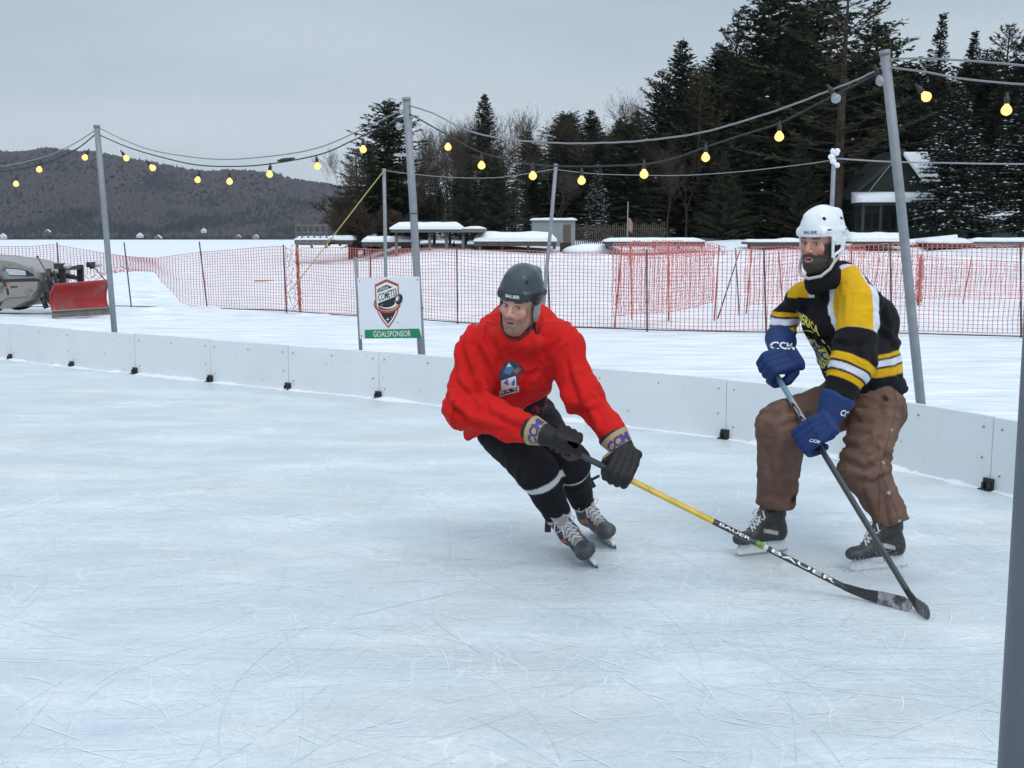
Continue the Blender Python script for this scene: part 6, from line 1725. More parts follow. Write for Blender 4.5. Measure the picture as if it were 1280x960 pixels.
def red_skater():
    hc = at(650, 378, 5.05)
    pel = at(640, 522, 5.66)
    r_b, l_b = gnd(738, 705), gnd(757, 682)
    org = V((r_b.x+l_b.x)/2, (r_b.y+l_b.y)/2, 0)
    r, f_, u = frame((-.42, -.86, -.20), (.13, -.12, 1)); RH = Rm(r, f_, u) @ np.diag([1.0, 1.0, 1.14]); HC = arr(hc)
    fH, L = make_head_sdf(HC, RH, open_=.9)
    neckb = arr(at(652, 425, 5.22)); Rsh = arr(at(600, 437, 5.22)); Lsh = arr(at(700, 433, 5.22))
    Rel = arr(at(583, 508, 5.17)); Rwr = arr(at(662, 541, 5.00)); Lel = arr(at(727, 492, 5.14)); Lwr = arr(at(746, 552, 5.04))
    chest = arr(at(650, 455, 5.28)); belly = arr(at(646, 492, 5.46)); P0 = arr(pel)
    Rhip = arr(at(626, 540, 5.72)); Lhip = arr(at(668, 522, 5.82)); Rkn = arr(at(673, 592, 5.44)); Lkn = arr(at(712, 580, 5.52)); 
    # skates roll over with the lean
    fR, uR = V(.22, -.95, -.02), V(-.58, -.10, .80); fL, uL = V(.30, -.93, -.02), V(-.46, -.05, .88)
    bR = V(r_b.x, r_b.y+.10, 0.0); bL = V(l_b.x, l_b.y+.10, 0)
    def ankle(b, f, u): r_, ff, uu = frame(f, u); return arr(b + ff*(-.07) + uu*.20)
    Ra = ankle(bR, fR, uR); La = ankle(bL, fL, uL)
    sh = unit(Lsh-Rsh)
    hx = gnd(1066, 739, .035); hx = V(hx.x, hx.y, .035); butt = at(684, 548, 4.99); d_ = hx-butt
    def on_stick(px):
        lo_, hi_ = 0., 1.
        for _ in range(30):
            m_ = (lo_+hi_)/2; p = butt.lerp(hx, m_); x = 640 + F_PX*p.x/((p.y*_c) - (p.z-CAM_H)*_s)
            if x < px: lo_ = m_
            else: hi_ = m_
        return butt.lerp(hx, (lo_+hi_)/2)
    GR, GL = on_stick(705), on_stick(773)
    gR = dict(elbow=Rel, a_hint=(.10, .9, .15), back_hint=(0, -.3, 1), scale=1.14, wz=-.062, wx=-.058)
    gL = dict(elbow=Lel, a_hint=GL-V(*at(748, 548, 5.06)), back_hint=(.5, -.9, .2), scale=1.16, wz=0, wx=-.082)
    Rwr, Lwr = glove_W(GR, d_, **gR), glove_W(GL, d_, **gL)
    def body(P):
        d = sdf_capsule(P, HC + RH @ np.array([0, -.02, -.05]), neckb, .050, .048)
        d = smin(d, sdf_capsule(P, chest+[0, .03, 0], belly, .07, .07, sh, 1.2), .05); d = smin(d, sdf_capsule(P, belly, P0, .07, .10, sh, 1.2), .05)
        d = smin(d, sdf_capsule(P, Rsh, Lsh, .036, .036), .03); d = smin(d, sdf_capsule(P, neckb, chest+[0, .03, 0], .040, .06, sh, 1.3), .05)
        for a, b, c in ((Rsh, Rel, Rwr), (Lsh, Lel, Lwr)): d = smin(d, sdf_capsule(P, a, b, .045, .035), .02); d = smin(d, sdf_capsule(P, b, c, .035, .026), .02)
        for a, b, c in ((Rhip, Rkn, Ra), (Lhip, Lkn, La)): d = smin(d, sdf_capsule(P, a, b, .08, .055), .03); d = smin(d, sdf_capsule(P, b, c, .055, .038), .02)
        return d
    def whole(P): return smin(body(P), fH(P), .012)
    colH = head_color(L, (.54, .30, .23), (.09, .058, .045), .65, gaze=(-.75, .1), cheeks=.75, hairc=(.02, .013, .010))
    # one skin: fine mesh for the head and neck, coarser below, joined
    lo, hi = lbounds(HC, RH, (-.11, -.13, -.16), (.11, .14, .14))
    V1, F1, N1 = surface_nets(whole, lo, hi, .0024)
    allb = np.array([Rel, Lel, Rwr, Lwr, Ra, La, Rsh, Lsh, P0, neckb]); 
    V2, F2, N2 = surface_nets(body, allb.min(0)-.15, allb.max(0)+.15, .014)
    C1 = colH(V1, N1); C2 = np.repeat(np.array([[.45, .27, .2]]), len(V2), 0)
    person = np_mesh('person', np.concatenate([V1, V2])-arr(org), np.concatenate([F1, F2+len(V1)]), M['skin'], smooth=True, vcol=np.concatenate([C1, C2])); person.location = org
    tag(person, 'hockey player in red jersey and dark helmet leaning low with both gloves on the stick', 'person')
    # stick
    toe = gnd(1142, 765); toe.z = .03
    Mk = mat('black_carbon', (.014, .015, .017), .35, 0, .05, 60, .3, 30, coat=.3); Myel = mat('gold_shaft', (.55, .37, .02), .35, 0, 0, 10, .3, 9, coat=.3, dirt=(.10, .08, .03), dscale=14, dthr=.62); 
    Mgrip = mat('dark_grip', (.03, .035, .04), .6, 0, .2, 60); Mtape = mat('frosted_tape', (.30, .30, .31), .8, 0, .3, 60, .35, 20, dirt=(.05, .05, .055), dscale=30, dthr=.52)
    n_ = V(-.05, -1, .55)
    Mgrn = mat('green_decal', (.10, .22, .03), .5, var=.6, vscale=80)
    Myel2 = None
    st, sd_, sn = hockey_stick('hockey_stick', butt, hx, toe, [(0, .21, Mgrip), (.21, .545, Myel), (.545, .685, Mk), (.685, .71, Mgrn), (.71, .722, mat('pale_label', (.5, .5, .48), .6)), (.722, 1.0, Mk)],
        'long black and gold hockey stick held by the skater in red', n_, [('BAUER', .565, .665, .014, M['ink_w'], False, .01), ('BAUER', .735, .94, .017, M['ink_w'], False, .01)], (Mk, Mtape, .42))
    # gloves
    gc = (.016, .015, .016); tan = (.36, .27, .15)
    GR, GL = on_stick(704), on_stick(772)
    g1, i1 = make_glove(person, 'glove', GR, d_, thumb_sign=1, mats=M['glove'], cuffc=gc, padc=gc, palmc=(.05, .035, .025), bandc=tan, **gR)
    g2, i2 = make_glove(person, 'glove', GL, d_, thumb_sign=-1, mats=M['glove'], cuffc=gc, padc=gc, palmc=(.05, .035, .025), bandc=tan, **gL)
    for g, i, dep in ((g1, i1, 1), (g2, i2, 1)):
        axis = unit(np.cross(i['fa'], np.array([0, -1, 0.1]))); ctr = i['Wp'] + i['fa']*.058
        if axis[0] < 0: axis = -axis
        upv = np.cross(np.array([0, -1., 0]), axis)*-1
        upv = -i['fa'] if (-i['fa'])[2] > 0 else i['fa']
        v, fc = text_fit('CCM', .120, .042, .045, .2); decal('lettering', v, fc, g, ctr, axis, upv - axis*(upv @ axis), M['ink_p'], g, off=.002)
    # jersey
    hemL = arr(at(600, 530, 5.55)); 
    def jersey(P):
        d = sdf_capsule(P, neckb+[0, .02, -.03], chest, .078, .135, sh, 1.32); d = smin(d, sdf_capsule(P, chest, arr(at(634, 505, 5.52)), .140, .165, sh, 1.22), .05)
        d = smin(d, sdf_capsule(P, arr(at(634, 503, 5.52)), arr(at(612, 546, 5.66)), .160, .120, sh, 1.1), .05)
        bk = arr(at(652, 410, 5.38)); d = smin(d, sdf_capsule(P, bk, chest+[0, .08, 0], .105, .13, sh, 1.25), .05)
        d = smax(d, (P-arr(at(650, 513, 5.4))) @ unit(np.array([.50, -.12, -.86])), .012); d = smax(d, arr(at(590, 549, 5.6))[2]-P[:, 2] + .25*(P[:, 0]-arr(at(590, 549, 5.6))[0]), .01)
        d = smin(d, sdf_capsule(P, Rsh, Lsh, .080, .080), .06)
        d = smin(d, sdf_capsule(P, bk+[-.05, 0, .018], Rsh, .085, .086), .09); d = smin(d, sdf_capsule(P, bk+[.05, 0, .018], Lsh, .085, .084), .09)
        d = smin(d, sdf_capsule(P, Rsh, Rel, .092, .098), .05); d = smin(d, sdf_capsule(P, Rel, Rwr, .098, .058), .035)
        d = smin(d, sdf_capsule(P, Lsh, Lel, .090, .076), .05); d = smin(d, sdf_capsule(P, Lel, Lwr, .076, .056), .035)
        d = smin(d, sdf_capsule(P, HC + RH @ np.array([-.055, .0, -.150]), HC + RH @ np.array([.055, .0, -.150]), .050, .050), .07)
        d = smax(d, -sdf_capsule(P, HC + RH @ np.array([0, .010, -.085]), HC + RH @ np.array([0, .010, .05]), .054, .080), .010)
        vp = HC + RH @ np.array([0, .085, -.125]); d = smax(d, -sdf_capsule(P, vp, vp+RH @ np.array([0, .0, .10]), .008, .055), .010)
        for w_, e_ in ((Rwr, Rel), (Lwr, Lel)): fa = unit(w_-e_); d = np.where(np.linalg.norm(P-w_, axis=1) < .14, smax(d, (P-w_) @ fa-.006, .006), d)
        return d
    fl = folds([(Rsh, Rel, 1.15), (Rel, Rwr, 1.2), (Lsh, Lel, 1.0), (Lel, Lwr, 1.2), (neckb, chest, .6), (chest, P0, .95)], .008, 13, 5, 3)
    drape = folds([(Rsh, Rel, 1.), (Lsh, Lel, 1.0), (neckb, P0, 1.)], .014, 2.5, 10, 31)
    FL = [([(568, 418), (572, 450), (564, 482)], 1), ([(590, 396), (584, 430), (598, 475), (618, 512)], 1.3), ([(607, 392), (602, 428), (614, 450), (622, 472)], 1.4), ([(626, 424), (630, 446)], .7),
          ([(684, 390), (676, 420), (670, 446)], 1.2), ([(712, 420), (696, 436), (680, 452)], 1.1), ([(684, 456), (668, 474), (652, 502)], .9), ([(577, 440), (580, 476), (604, 506)], 1.0), ([(566, 500), (590, 520), (628, 532)], 1.2),
          ([(602, 534), (628, 544), (648, 550)], 1), ([(618, 512), (640, 524), (654, 528)], .9), ([(712, 440), (722, 476), (736, 516)], 1.1), ([(696, 466), (712, 506), (728, 544)], 1.2), ([(732, 496), (744, 522), (752, 540)], .9),
          ([(716, 500), (732, 508), (748, 506)], .8), ([(640, 452), (660, 462), (682, 456)], .6), ([(600, 450), (606, 484), (600, 505)], .9), ([(556, 470), (570, 505), (590, 515)], .8), ([(645, 505), (665, 492), (684, 482)], .5)]
    drawn = creases(FL, .0140, 5.45)
    def jc(P, nr):
        c = np.repeat(np.array([[.53, .014, .012]]), len(P), 0); c *= (.94+.12*fbm(P*8, 3, 2))[:, None]; return c
    pts = np.array([Rel, Lel, Rwr, Lwr, Rsh, Lsh, neckb, P0, hemL]); 
    jer = sdf_obj('jersey', jersey, pts.min(0)-.19, pts.max(0)+.17, .0065, M['cloth'], person, lambda P: fl(P)+drape(P)*.7+drawn(P), jc, arr(org))
    # dark fleece collar under the jersey
    def collar(P):
        a = HC + RH @ np.array([0, -.030, -.135]); b = HC + RH @ np.array([0, -.030, -.085]); d = sdf_capsule(P, a, b, .074, .066); return smax(d, -sdf_capsule(P, a+RH @ np.array([0, 0, -.1]), b+RH @ np.array([0, 0, .1]), .060, .058), .005)
    lo, hi = lbounds(HC, RH, (-.12, -.15, -.23), (.12, .10, .02)); sdf_obj('collar', collar, lo, hi, .006, M['cloth'], person, None, lambda P, n: np.repeat([[.012, .012, .014]], len(P), 0), arr(org))
    # trousers and socks
    def pants(P):
        d = sdf_capsule(P, arr(at(656, 482, 5.48)), P0, .105, .135, sh, 1.15); d = smin(d, sdf_capsule(P, Rhip, Rkn, .118, .098), .04); d = smin(d, sdf_capsule(P, Rkn, Ra, .098, .056), .03)
        d = smin(d, sdf_ell(P, Rkn+(Ra-Rkn)*.30+[0, .05, 0], np.eye(3), (.075, .075, .10)), .04)
        e = sdf_capsule(P, Lhip, Lkn, .115, .094); e = smin(e, sdf_capsule(P, Lkn, La, .094, .055), .03); d = smin(d, e, .018)
        for k, a_ in ((Rkn, Ra), (Lkn, La)): fa = unit(a_-k); d = np.where(np.linalg.norm(P-a_, axis=1) < .15, smax(d, (P-a_) @ fa+.045, .008), d)
        return d
    def pc(P, nr):
        c = np.repeat(np.array([[.012, .012, .015]]), len(P), 0)*(.8+.5*fbm(P*30, 3, 6))[:, None]
        for k, a_ in ((Rkn, Ra), (Lkn, La)):
            ax = unit(a_-k); t = (P-k) @ ax; near_ = np.linalg.norm(P-(k+ax*np.clip(t, 0, .4)[:, None]), axis=1) < .12
            tt = t + .10*((P-k) @ np.array([-.2, .0, 1.]))*0
            m = sstep(.020, .025, tt)*sstep(.060, .055, tt)*near_; c = c*(1-m[:, None]) + np.array([.55, .56, .58])*m[:, None]
            rp = arr(at(676, 514, 5.42)); mr = (np.abs(P[:, 0]-rp[0]) < .045)*(np.abs(P[:, 2]-rp[2]) < .026)*(fbm(P*np.array([90, 30, 60]), 2, 5) > .46)*(nr[:, 1] < 0); c = c*(1-mr[:, None]) + np.array([.20, .03, .035])*mr[:, None]
            L_ = np.linalg.norm(a_-k); m = sstep(L_-.072, L_-.067, t)*near_*(t < L_+.05); c = c*(1-m[:, None]) + np.array([.5, .51, .53])*m[:, None]
        return c
    pts = np.array([Rhip, Lhip, Rkn, Lkn, Ra, La, P0])
    pf = folds([(Rhip, Rkn, 1), (Rkn, Ra, .7), (Lhip, Lkn, 1), (Lkn, La, .7)], .010, 13, 7, 12)
    pants_o = sdf_obj('trousers', pants, pts.min(0)-.16, pts.max(0)+.16, .007, M['cloth'], person, pf, pc, arr(org))
    # helmet
    fh = helmet_sdf(L, 'guard'); lo, hi = lbounds(HC, RH, (-.125, -.15, -.09), (.125, .125, .155))
    def hcol(P, nr):
        q = L(P); c = np.repeat(np.array([[.036, .048, .056]]), len(P), 0)*(.85+.3*fbm(P*35, 3, 3))[:, None]
        m = sstep(.066, .062, q[:, 2])*(q[:, 1] > .0)*1.0; c = c*(1-m[:, None]) + np.array([.016, .024, .030])*m[:, None]
        for zz_ in (.036, .052):
            for s_ in (-1, 1): m = (sdf_capsule(q, (s_*.084, .055, zz_), (s_*.106, .0, zz_), .0045, .0045) < .003)*1.0; c = c*(1-m[:, None]) + np.array([.006, .007, .008])*m[:, None]
        m = (q[:, 1] < -.02+.25*(q[:, 2]-.1))*(q[:, 2] > .06)*1.0; c = c*(1-m[:, None]) + np.array([.075, .09, .095])*m[:, None]
        m = (q[:, 2] < .008)*1.0; c = c*(1-m[:, None]) + np.array([.20, .22, .23])*m[:, None]
        return c
    M['helm_k'] = mat('dark_helmet_shell', (.03, .04, .05), .38, attr=True, bump=.05, bscale=80)
    hel = sdf_obj('helmet', fh, lo, hi, .0030, M['helm_k'], person, None, hcol, arr(org))
    def hl(x, y, z): return V(*(HC + RH @ np.array([x, y, z], float)))
    mb = MB(); pts_ = [hl(.082, .02, -.05), hl(.070, .035, -.10), hl(.035, .055, -.132), hl(0, .062, -.138), hl(-.035, .055, -.132), hl(-.070, .035, -.10), hl(-.082, .02, -.05)]
    mb.tube([p-org for p in pts_], .005, 6); mb.build('chin_strap', M['black'], hel)
    v, fc = text_fit('BAUER', .066, .015, .02, .1); decal('lettering', v, fc, hel, hl(-.008, .10, .050), -RH @ np.array([1, 0, .0]), RH @ np.array([0, 0, 1.]), M['ink_w'], hel, off=.0015)
    # skates
    lb = (.020, .024, .024)
    s1, X1, R1 = make_skate(person, bR, fR, uR, M['boot'], M['lace'], M['steel'], M['holder'], (.030, .033, .034), Ra, (.42, .42, .43), (.4, .12, .05), scale=1.16)
    s2, X2, R2 = make_skate(person, bL, fL, uL, M['boot'], M['lace'], M['steel'], M['holder'], (.040, .042, .044), La, (.42, .42, .43), (.4, .12, .05), scale=1.14)
    for (px, py, Yq, w, h, rt_, sk_) in ((685, 655, 5.62, .016, .042, .05, s1), (738, 604, 5.95, .020, .030, -.5, s2)):
        mb = MB(); c_ = at(px, py, Yq)-org; mb.box((-w, -.012, -h), (w, .012, h), 0, Matrix.Translation(c_) @ Matrix.Rotation(rt_, 4, 'Y')); mb.box((-w*.2, -.008, h*.2), (w*3.2, .008, h*.7), 0, Matrix.Translation(c_) @ Matrix.Rotation(rt_, 4, 'Y'))
        o_ = mb.build('ankle_tab', M['black'], sk_); bv_ = o_.modifiers.new('b', 'BEVEL'); bv_.width = .004
    # jersey crest: plain badge with a lettered banner; the figure on it is left out
    c0 = at(637, 470, 5.1); ux, uy = V(1, .05, .08), V(-.08, .2, 1)
    k = 5.1/F_PX
    def badge(poly, m, name='crest', off=.004): decal(name, [((x-637)*k, (470-y)*k, 0) for x, y in poly], [tuple(range(len(poly)))], jer, c0, ux, uy, m, jer, off=off, maxlen=.02, depth=.3)
    badge([(624, 466), (628, 459), (634, 452), (641, 450), (648, 455), (656, 462), (652, 468), (647, 472), (647, 484), (624, 488)][::-1], M['ink_n'], off=.0035)
    badge([(626, 474), (645, 470), (645.5, 483), (625.5, 486)][::-1], M['ink_w'], off=.0055); badge([(629, 465), (636, 454.5), (644, 460), (638, 468)][::-1], M['ink_b'], off=.0055); badge([(641, 463), (649, 459), (653, 463), (646, 468)][::-1], mat('bronze_print', (.25, .14, .07), .6), off=.0055)
    badge([(629, 478), (634, 472), (636, 481)][::-1], M['ink_b'], off=.0075); badge([(638, 480), (643, 473), (644, 479)][::-1], M['ink_b'], off=.0075); badge([(634, 458), (638, 453), (641, 458)][::-1], M['ink_w'], off=.0075)
    badge([(623, 486), (648, 482), (648.5, 489), (624, 492.5)][::-1], M['ink_w'], off=.0075); badge([(624, 487), (647, 483.2), (647.5, 488), (625, 491.5)][::-1], M['ink_k'], off=.009)
    v, fc = text_fit('TA B', 19*k, 4.2*k, .0); decal('lettering', [(x, y + .15*x, 0) for x, y, _ in v], fc, jer, c0 + V(-.003, 0, (470-487.3)*k), ux, uy, M['ink_w'], jer, off=.0125, maxlen=.01, depth=.3)
    return person
red_skater()

# ================================================================== skater in black and yellow
def black_skater():
    hc = at(1026, 302.5, 5.52)
    r, f_, u = frame((-.74, -.66, -.10), (.05, .0, 1)); RH = Rm(r, f_, u) @ np.diag([1.06, 1.05, 1.15]); HC = arr(hc)
    fH, L = make_head_sdf(HC, RH, beard=1, open_=.1, wide=1.04)
    r_b, l_b = gnd(953, 693), gnd(1099, 713); org = V((r_b.x+l_b.x)/2, (r_b.y+l_b.y)/2, 0)
    neckb = arr(at(1046, 356, 5.60)); Rsh = arr(at(1004, 374, 5.76)); Lsh = arr(at(1076, 382, 5.44)); sh = unit(Lsh-Rsh)
    Rel = arr(at(981, 400, 5.90)); Lel = arr(at(1066, 455, 5.32))
    chest = arr(at(1045, 402, 5.64)); belly = arr(at(1062, 448, 5.70)); P0 = arr(at(1082, 492, 5.74))
    Rhip = arr(at(1052, 505, 5.78)); Lhip = arr(at(1098, 508, 5.62)); Rkn = arr(at(978, 535, 5.50)); Lkn = arr(at(1080, 588, 5.40))
    bR = V(r_b.x, r_b.y, 0); bL = V(l_b.x, l_b.y, 0); fR, uR = V(-.93, -.37, 0), V(.05, .02, 1); fL, uL = V(-.97, -.22, -.03), V(-.06, .06, 1)
    def ankle(b, f, u): r_, ff, uu = frame(f, u); return arr(b + ff*(-.07) + uu*.20)
    Ra = ankle(bR, fR, uR); La = ankle(bL, fL, uL)
    # stick first, then gloves, so that the sleeves end in the cuffs
    butt = at(962, 455, 5.58); heel = gnd(1141, 750, .035); toe = gnd(1157, 777); toe.z = .03
    d_ = heel-butt
    Mdk = mat('slate_shaft', (.028, .040, .046), .4, 0, 0, 10, .15, 20, coat=.3); Mbl = mat('pale_blue_shaft', (.16, .30, .38), .4, coat=.3); Msil = mat('silver_shaft', (.33, .35, .37), .35, .3, coat=.3)
    Mbk = mat('black_blade', (.02, .022, .025), .5, 0, .2, 60, .3, 20)
    Mfr = mat('frosty_blade_face', (.10, .10, .105), .7, 0, .3, 60, .4, 30, dirt=(.3, .31, .32), dscale=50, dthr=.60)
    hockey_stick('hockey_stick', butt, heel, toe, [(0, .17, Mbl), (.17, .38, Msil), (.38, .96, Mdk), (.96, 1.0, Mbk)], 'slate grey hockey stick with pale blue top held by the skater in black', V(-.75, -.62, .15),
        [('CCM', .185, .36, .024, M['ink_k'], False, .03)], (Mbk, Mfr, .25), curve=-.015)
    def on_stick(px):
        lo_, hi_ = 0., 1.
        for _ in range(30):
            m_ = (lo_+hi_)/2; p = butt.lerp(heel, m_); x = 640 + F_PX*p.x/((p.y*_c) - (p.z-CAM_H)*_s)
            if x < px: lo_ = m_
            else: hi_ = m_
        return butt.lerp(heel, (lo_+hi_)/2)
    GR, GL = on_stick(967), on_stick(1019)
    gR = dict(elbow=Rel, a_hint=(-.85, -.35, -.1), back_hint=(-.2, -.9, .3), scale=1.28, wz=-.066, wx=-.046)
    gL = dict(elbow=Lel, a_hint=(-.45, -.2, -1), back_hint=(.15, -.9, .0), scale=1.30, wz=-.02, wx=-.076)
    Rwr, Lwr = glove_W(GR, d_, **gR), glove_W(GL, d_, **gL); Rw0, Lw0 = Rwr, Lwr
    def body(P):
        d = sdf_capsule(P, HC + RH @ np.array([0, -.02, -.05]), neckb, .046, .040)
        d = smin(d, sdf_capsule(P, chest+[0, .03, 0], belly, .07, .08, sh, 1.2), .05); d = smin(d, sdf_capsule(P, belly, P0, .08, .11, sh, 1.2), .05)
        d = smin(d, sdf_capsule(P, Rsh, Lsh, .036, .036), .03); d = smin(d, sdf_capsule(P, neckb, chest+[0, .03, 0], .040, .06, sh, 1.2), .05)
        for a, b, c in ((Rsh, Rel, Rw0), (Lsh, Lel, Lw0)): d = smin(d, sdf_capsule(P, a, b, .045, .036), .02); d = smin(d, sdf_capsule(P, b, c, .036, .026), .02)
        for a, b, c in ((Rhip, Rkn, Ra), (Lhip, Lkn, La)): d = smin(d, sdf_capsule(P, a, b, .08, .055), .03); d = smin(d, sdf_capsule(P, b, c, .055, .038), .02)
        return d
    def whole(P): return smin(body(P), fH(P), .012)
    colH = head_color(L, (.50, .27, .195), (.028, .018, .014), .97, gaze=(-.55, .0), lipc=(.30, .13, .11), cheeks=1.2, hairc=(.018, .012, .010), seed=9)
    lo, hi = lbounds(HC, RH, (-.11, -.13, -.17), (.11, .14, .14)); V1, F1, N1 = surface_nets(whole, lo, hi, .0024)
    q1 = L(V1); bm_ = sstep(-.05, -.07, q1[:, 2])*(q1[:, 1] > 0); V1 = V1 + N1*((fbm(V1*130, 2, 3)-.5)*.006*bm_)[:, None]
    allb = np.array([Rel, Lel, Rw0, Lw0, Ra, La, Rsh, Lsh, P0, neckb]); V2, F2, N2 = surface_nets(body, allb.min(0)-.15, allb.max(0)+.15, .014)
    person = np_mesh('person', np.concatenate([V1, V2])-arr(org), np.concatenate([F1, F2+len(V1)]), M['skin'], smooth=True, vcol=np.concatenate([colH(V1, N1), np.repeat([[.45, .27, .2]], len(V2), 0)])); person.location = org
    tag(person, 'bearded hockey player in black and yellow jersey, white helmet, brown work trousers and blue gloves', 'person')
    blue = (.009, .030, .120)
    g1, i1 = make_glove(person, 'glove', GR, d_, thumb_sign=1, mats=M['glove'], cuffc=blue, padc=blue, palmc=(.010, .03, .12), **gR)
    g2, i2 = make_glove(person, 'glove', GL, d_, thumb_sign=-1, mats=M['glove'], cuffc=blue, padc=blue, palmc=(.010, .03, .12), **gL)
    for g, i, dz, w, h, rot, dx in ((g1, i1, .045, .118, .040, -.05, 0), (g2, i2, .055, .075, .030, -.3, .060)):
        ax = np.array([1., 0, rot]); ax = ax - i['fa']*0; ctr = i['Wp'] + i['fa']*dz + unit(ax)*dx; v, fc = text_fit('CCM', w, h, .025, .15)
        decal('lettering', v, fc, g, ctr, ax, (0, .15, 1), M['ink_w'], g, off=.002)
    v, fc = text_fit('CCM', .040, .015, .025, .15); decal('lettering', v, fc, g2, i2['X'](-.0, .05, .03), (1, 0, -.25), (0, .2, 1), M['ink_w'], g2, off=.002)
    # jersey
    
    def jersey(P):
        d = sdf_capsule(P, neckb+[0, .02, -.02], chest, .075, .128, sh, 1.28); d = smin(d, sdf_capsule(P, chest, belly+[.02, 0, 0], .135, .150, sh, 1.22), .05); d = smin(d, sdf_capsule(P, belly+[.02, 0, 0], P0+[.02, 0, 0], .150, .168, sh, 1.15), .05)
        d = smin(d, sdf_capsule(P, arr(at(1066, 362, 5.66)), arr(at(1090, 402, 5.74)), .085, .115), .05); d = smin(d, sdf_capsule(P, arr(at(1090, 402, 5.74)), arr(at(1094, 450, 5.76)), .115, .125), .06)      # back
        hp = arr(at(1082, 490, 5.74)); hn = unit(np.array([.06, .0, -1.])); d = smax(d, (P-hp) @ hn, .010)
        d = smin(d, sdf_capsule(P, arr(at(1053, 346, 5.62)), Lsh, .074, .086), .05); d = smin(d, sdf_capsule(P, neckb+[-.02, .03, .03], Rsh, .066, .066), .05)
        d = smin(d, sdf_capsule(P, Rsh, Rel, .066, .064), .04); d = smin(d, sdf_capsule(P, Rel, Rwr, .066, .060), .03)
        a = sdf_capsule(P, Lsh, Lel, .098, .096); a = smin(a, sdf_capsule(P, Lel, Lwr, .096, .070), .03); d = smin(d, a, .022)
        d = smax(d, -sdf_capsule(P, HC + RH @ np.array([0, .005, -.08]), HC + RH @ np.array([0, .0, .05]), .060, .075), .012)
        for w_, e_ in ((Rwr, Rel), (Lwr, Lel)): fa = unit(w_-e_); d = np.where(np.linalg.norm(P-w_, axis=1) < .13, smax(d, (P-w_) @ fa-.004, .006), d)
        return d
    fl = folds([(Rsh, Rel, .8), (Rel, Rwr, 1.), (Lsh, Lel, .75), (Lel, Lwr, .8), (neckb, chest, .4), (chest, P0, .9)], .011, 15, 6.5, 13)
    dr = folds([(Rsh, Rel, 1.), (Lsh, Lel, .6), (neckb, P0, 1.)], .010, 4, 14, 41)
    BK, YE, WH = np.array([.010, .010, .013]), np.array([.62, .36, .012]), np.array([.60, .62, .70])
    fch = unit(np.cross(sh, [0, 0, 1]));
    if fch[1] > 0: fch = -fch                                   # chest faces the camera side
    def band(x, a, b, w=.0025): return sstep(a-w, a+w, x)*sstep(b+w, b-w, x)
    def jc(P, nr):
        c = np.repeat(BK[None], len(P), 0)
        def bl(m, cc): nonlocal c; c = c*(1-m[:, None]) + cc*m[:, None]
        mid = neckb; xs_ = (P-mid) @ sh; fy = (P-mid) @ fch; wob = .008*np.sin(P[:, 2]*70)*0 + .010*(vnoise(P*14, 4)-.5)
        def seg(a, b):
            ba = b-a; L_ = np.linalg.norm(ba); dd = ba/L_; t = (P-a) @ dd; v = P-a-np.clip(t, 0, L_)[:, None]*dd; return t, np.linalg.norm(v, axis=1), L_
        tl, dl, Ll = seg(Lsh, Lel); tf, df, Lf = seg(Lel, Lwr); tr, dr_, Lr = seg(Rsh, Rel); tg, dg, Lg = seg(Rel, Rwr)
        up = (P-Lsh)[:, 2]
        # yoke: yellow over the shoulder, white edging towards chest and back
        for sgn, S_, t_, ds_, L_ in ((1, Lsh, tl, dl, Ll), (-1, Rsh, tr, dr_, Lr)):
            side = xs_*sgn
            edge_f = (.026 if sgn > 0 else .075) + .55*np.clip(-(P-S_)[:, 2]-.01, 0, .3) + wob      # chest edge slants outward going down
            lim = .147 if sgn > 0 else .004
            arm = (t_ < lim)*(ds_ < .14)*(sgn > 0); top = (P-S_)[:, 2] > (-.125 if sgn > 0 else .012)
            m = sstep(edge_f-.002, edge_f+.002, side)*(top | arm)*sstep(lim+.005, lim, t_)
            xb = P[:, 0] - (1.716 + .02*(P[:, 2]-1.2)) + wob*.6; bkw = sstep(-.002, .002, xb)
            ok = m*((ds_ < (.24 if sgn > 0 else .155))*1.0)
            bl(ok*1.0, WH)
            inner = sstep(edge_f+.026, edge_f+.030, side)*ok*(1-bkw if sgn > 0 else 1)
            bl(inner, YE)
            if sgn > 0: bl(sstep(.036, .040, xb)*m, BK)
        m = (df < .14)*(tf > -.06)
        for a, b, cc in ((-.012, .026, YE), (.037, .068, WH), (.078, .106, YE)): bl(band(tf + .35*0, a, b)*m*(dl*0+1)*(tl > Ll*.6), cc)
        m = (dg < .12)*(dg < dr_+.03)*1.0
        dz = (P-Rwr) @ unit(Rsh-Rwr)
        for a, b, cc in ((.055, .078, YE), (.088, .118, WH), (.128, .150, YE)): bl(band((P-Rwr)[:, 2], a-.02, b-.02)*(np.minimum(dg, dr_) < .11)*(xs_ < -.16), cc)
        hp = arr(at(1082, 490, 5.74)); hn = unit(np.array([.06, .0, -1.])); h = -(P-hp) @ hn; tor = (np.minimum(dl, df) > .135)*1.0
        for a, b, cc in ((.102, .145, YE), (.155, .186, WH), (.196, .214, YE)): bl(band(h + .35*np.clip(-(xs_+.02), 0, .3)*0, a, b)*tor*(xs_ > -.02), cc)
        return c*(.88+.24*fbm(P*9, 3, 7))[:, None]
    pts = np.array([Rel, Lel, Rwr, Lwr, Rsh, Lsh, neckb, P0, arr(at(1096, 450, 5.76))])
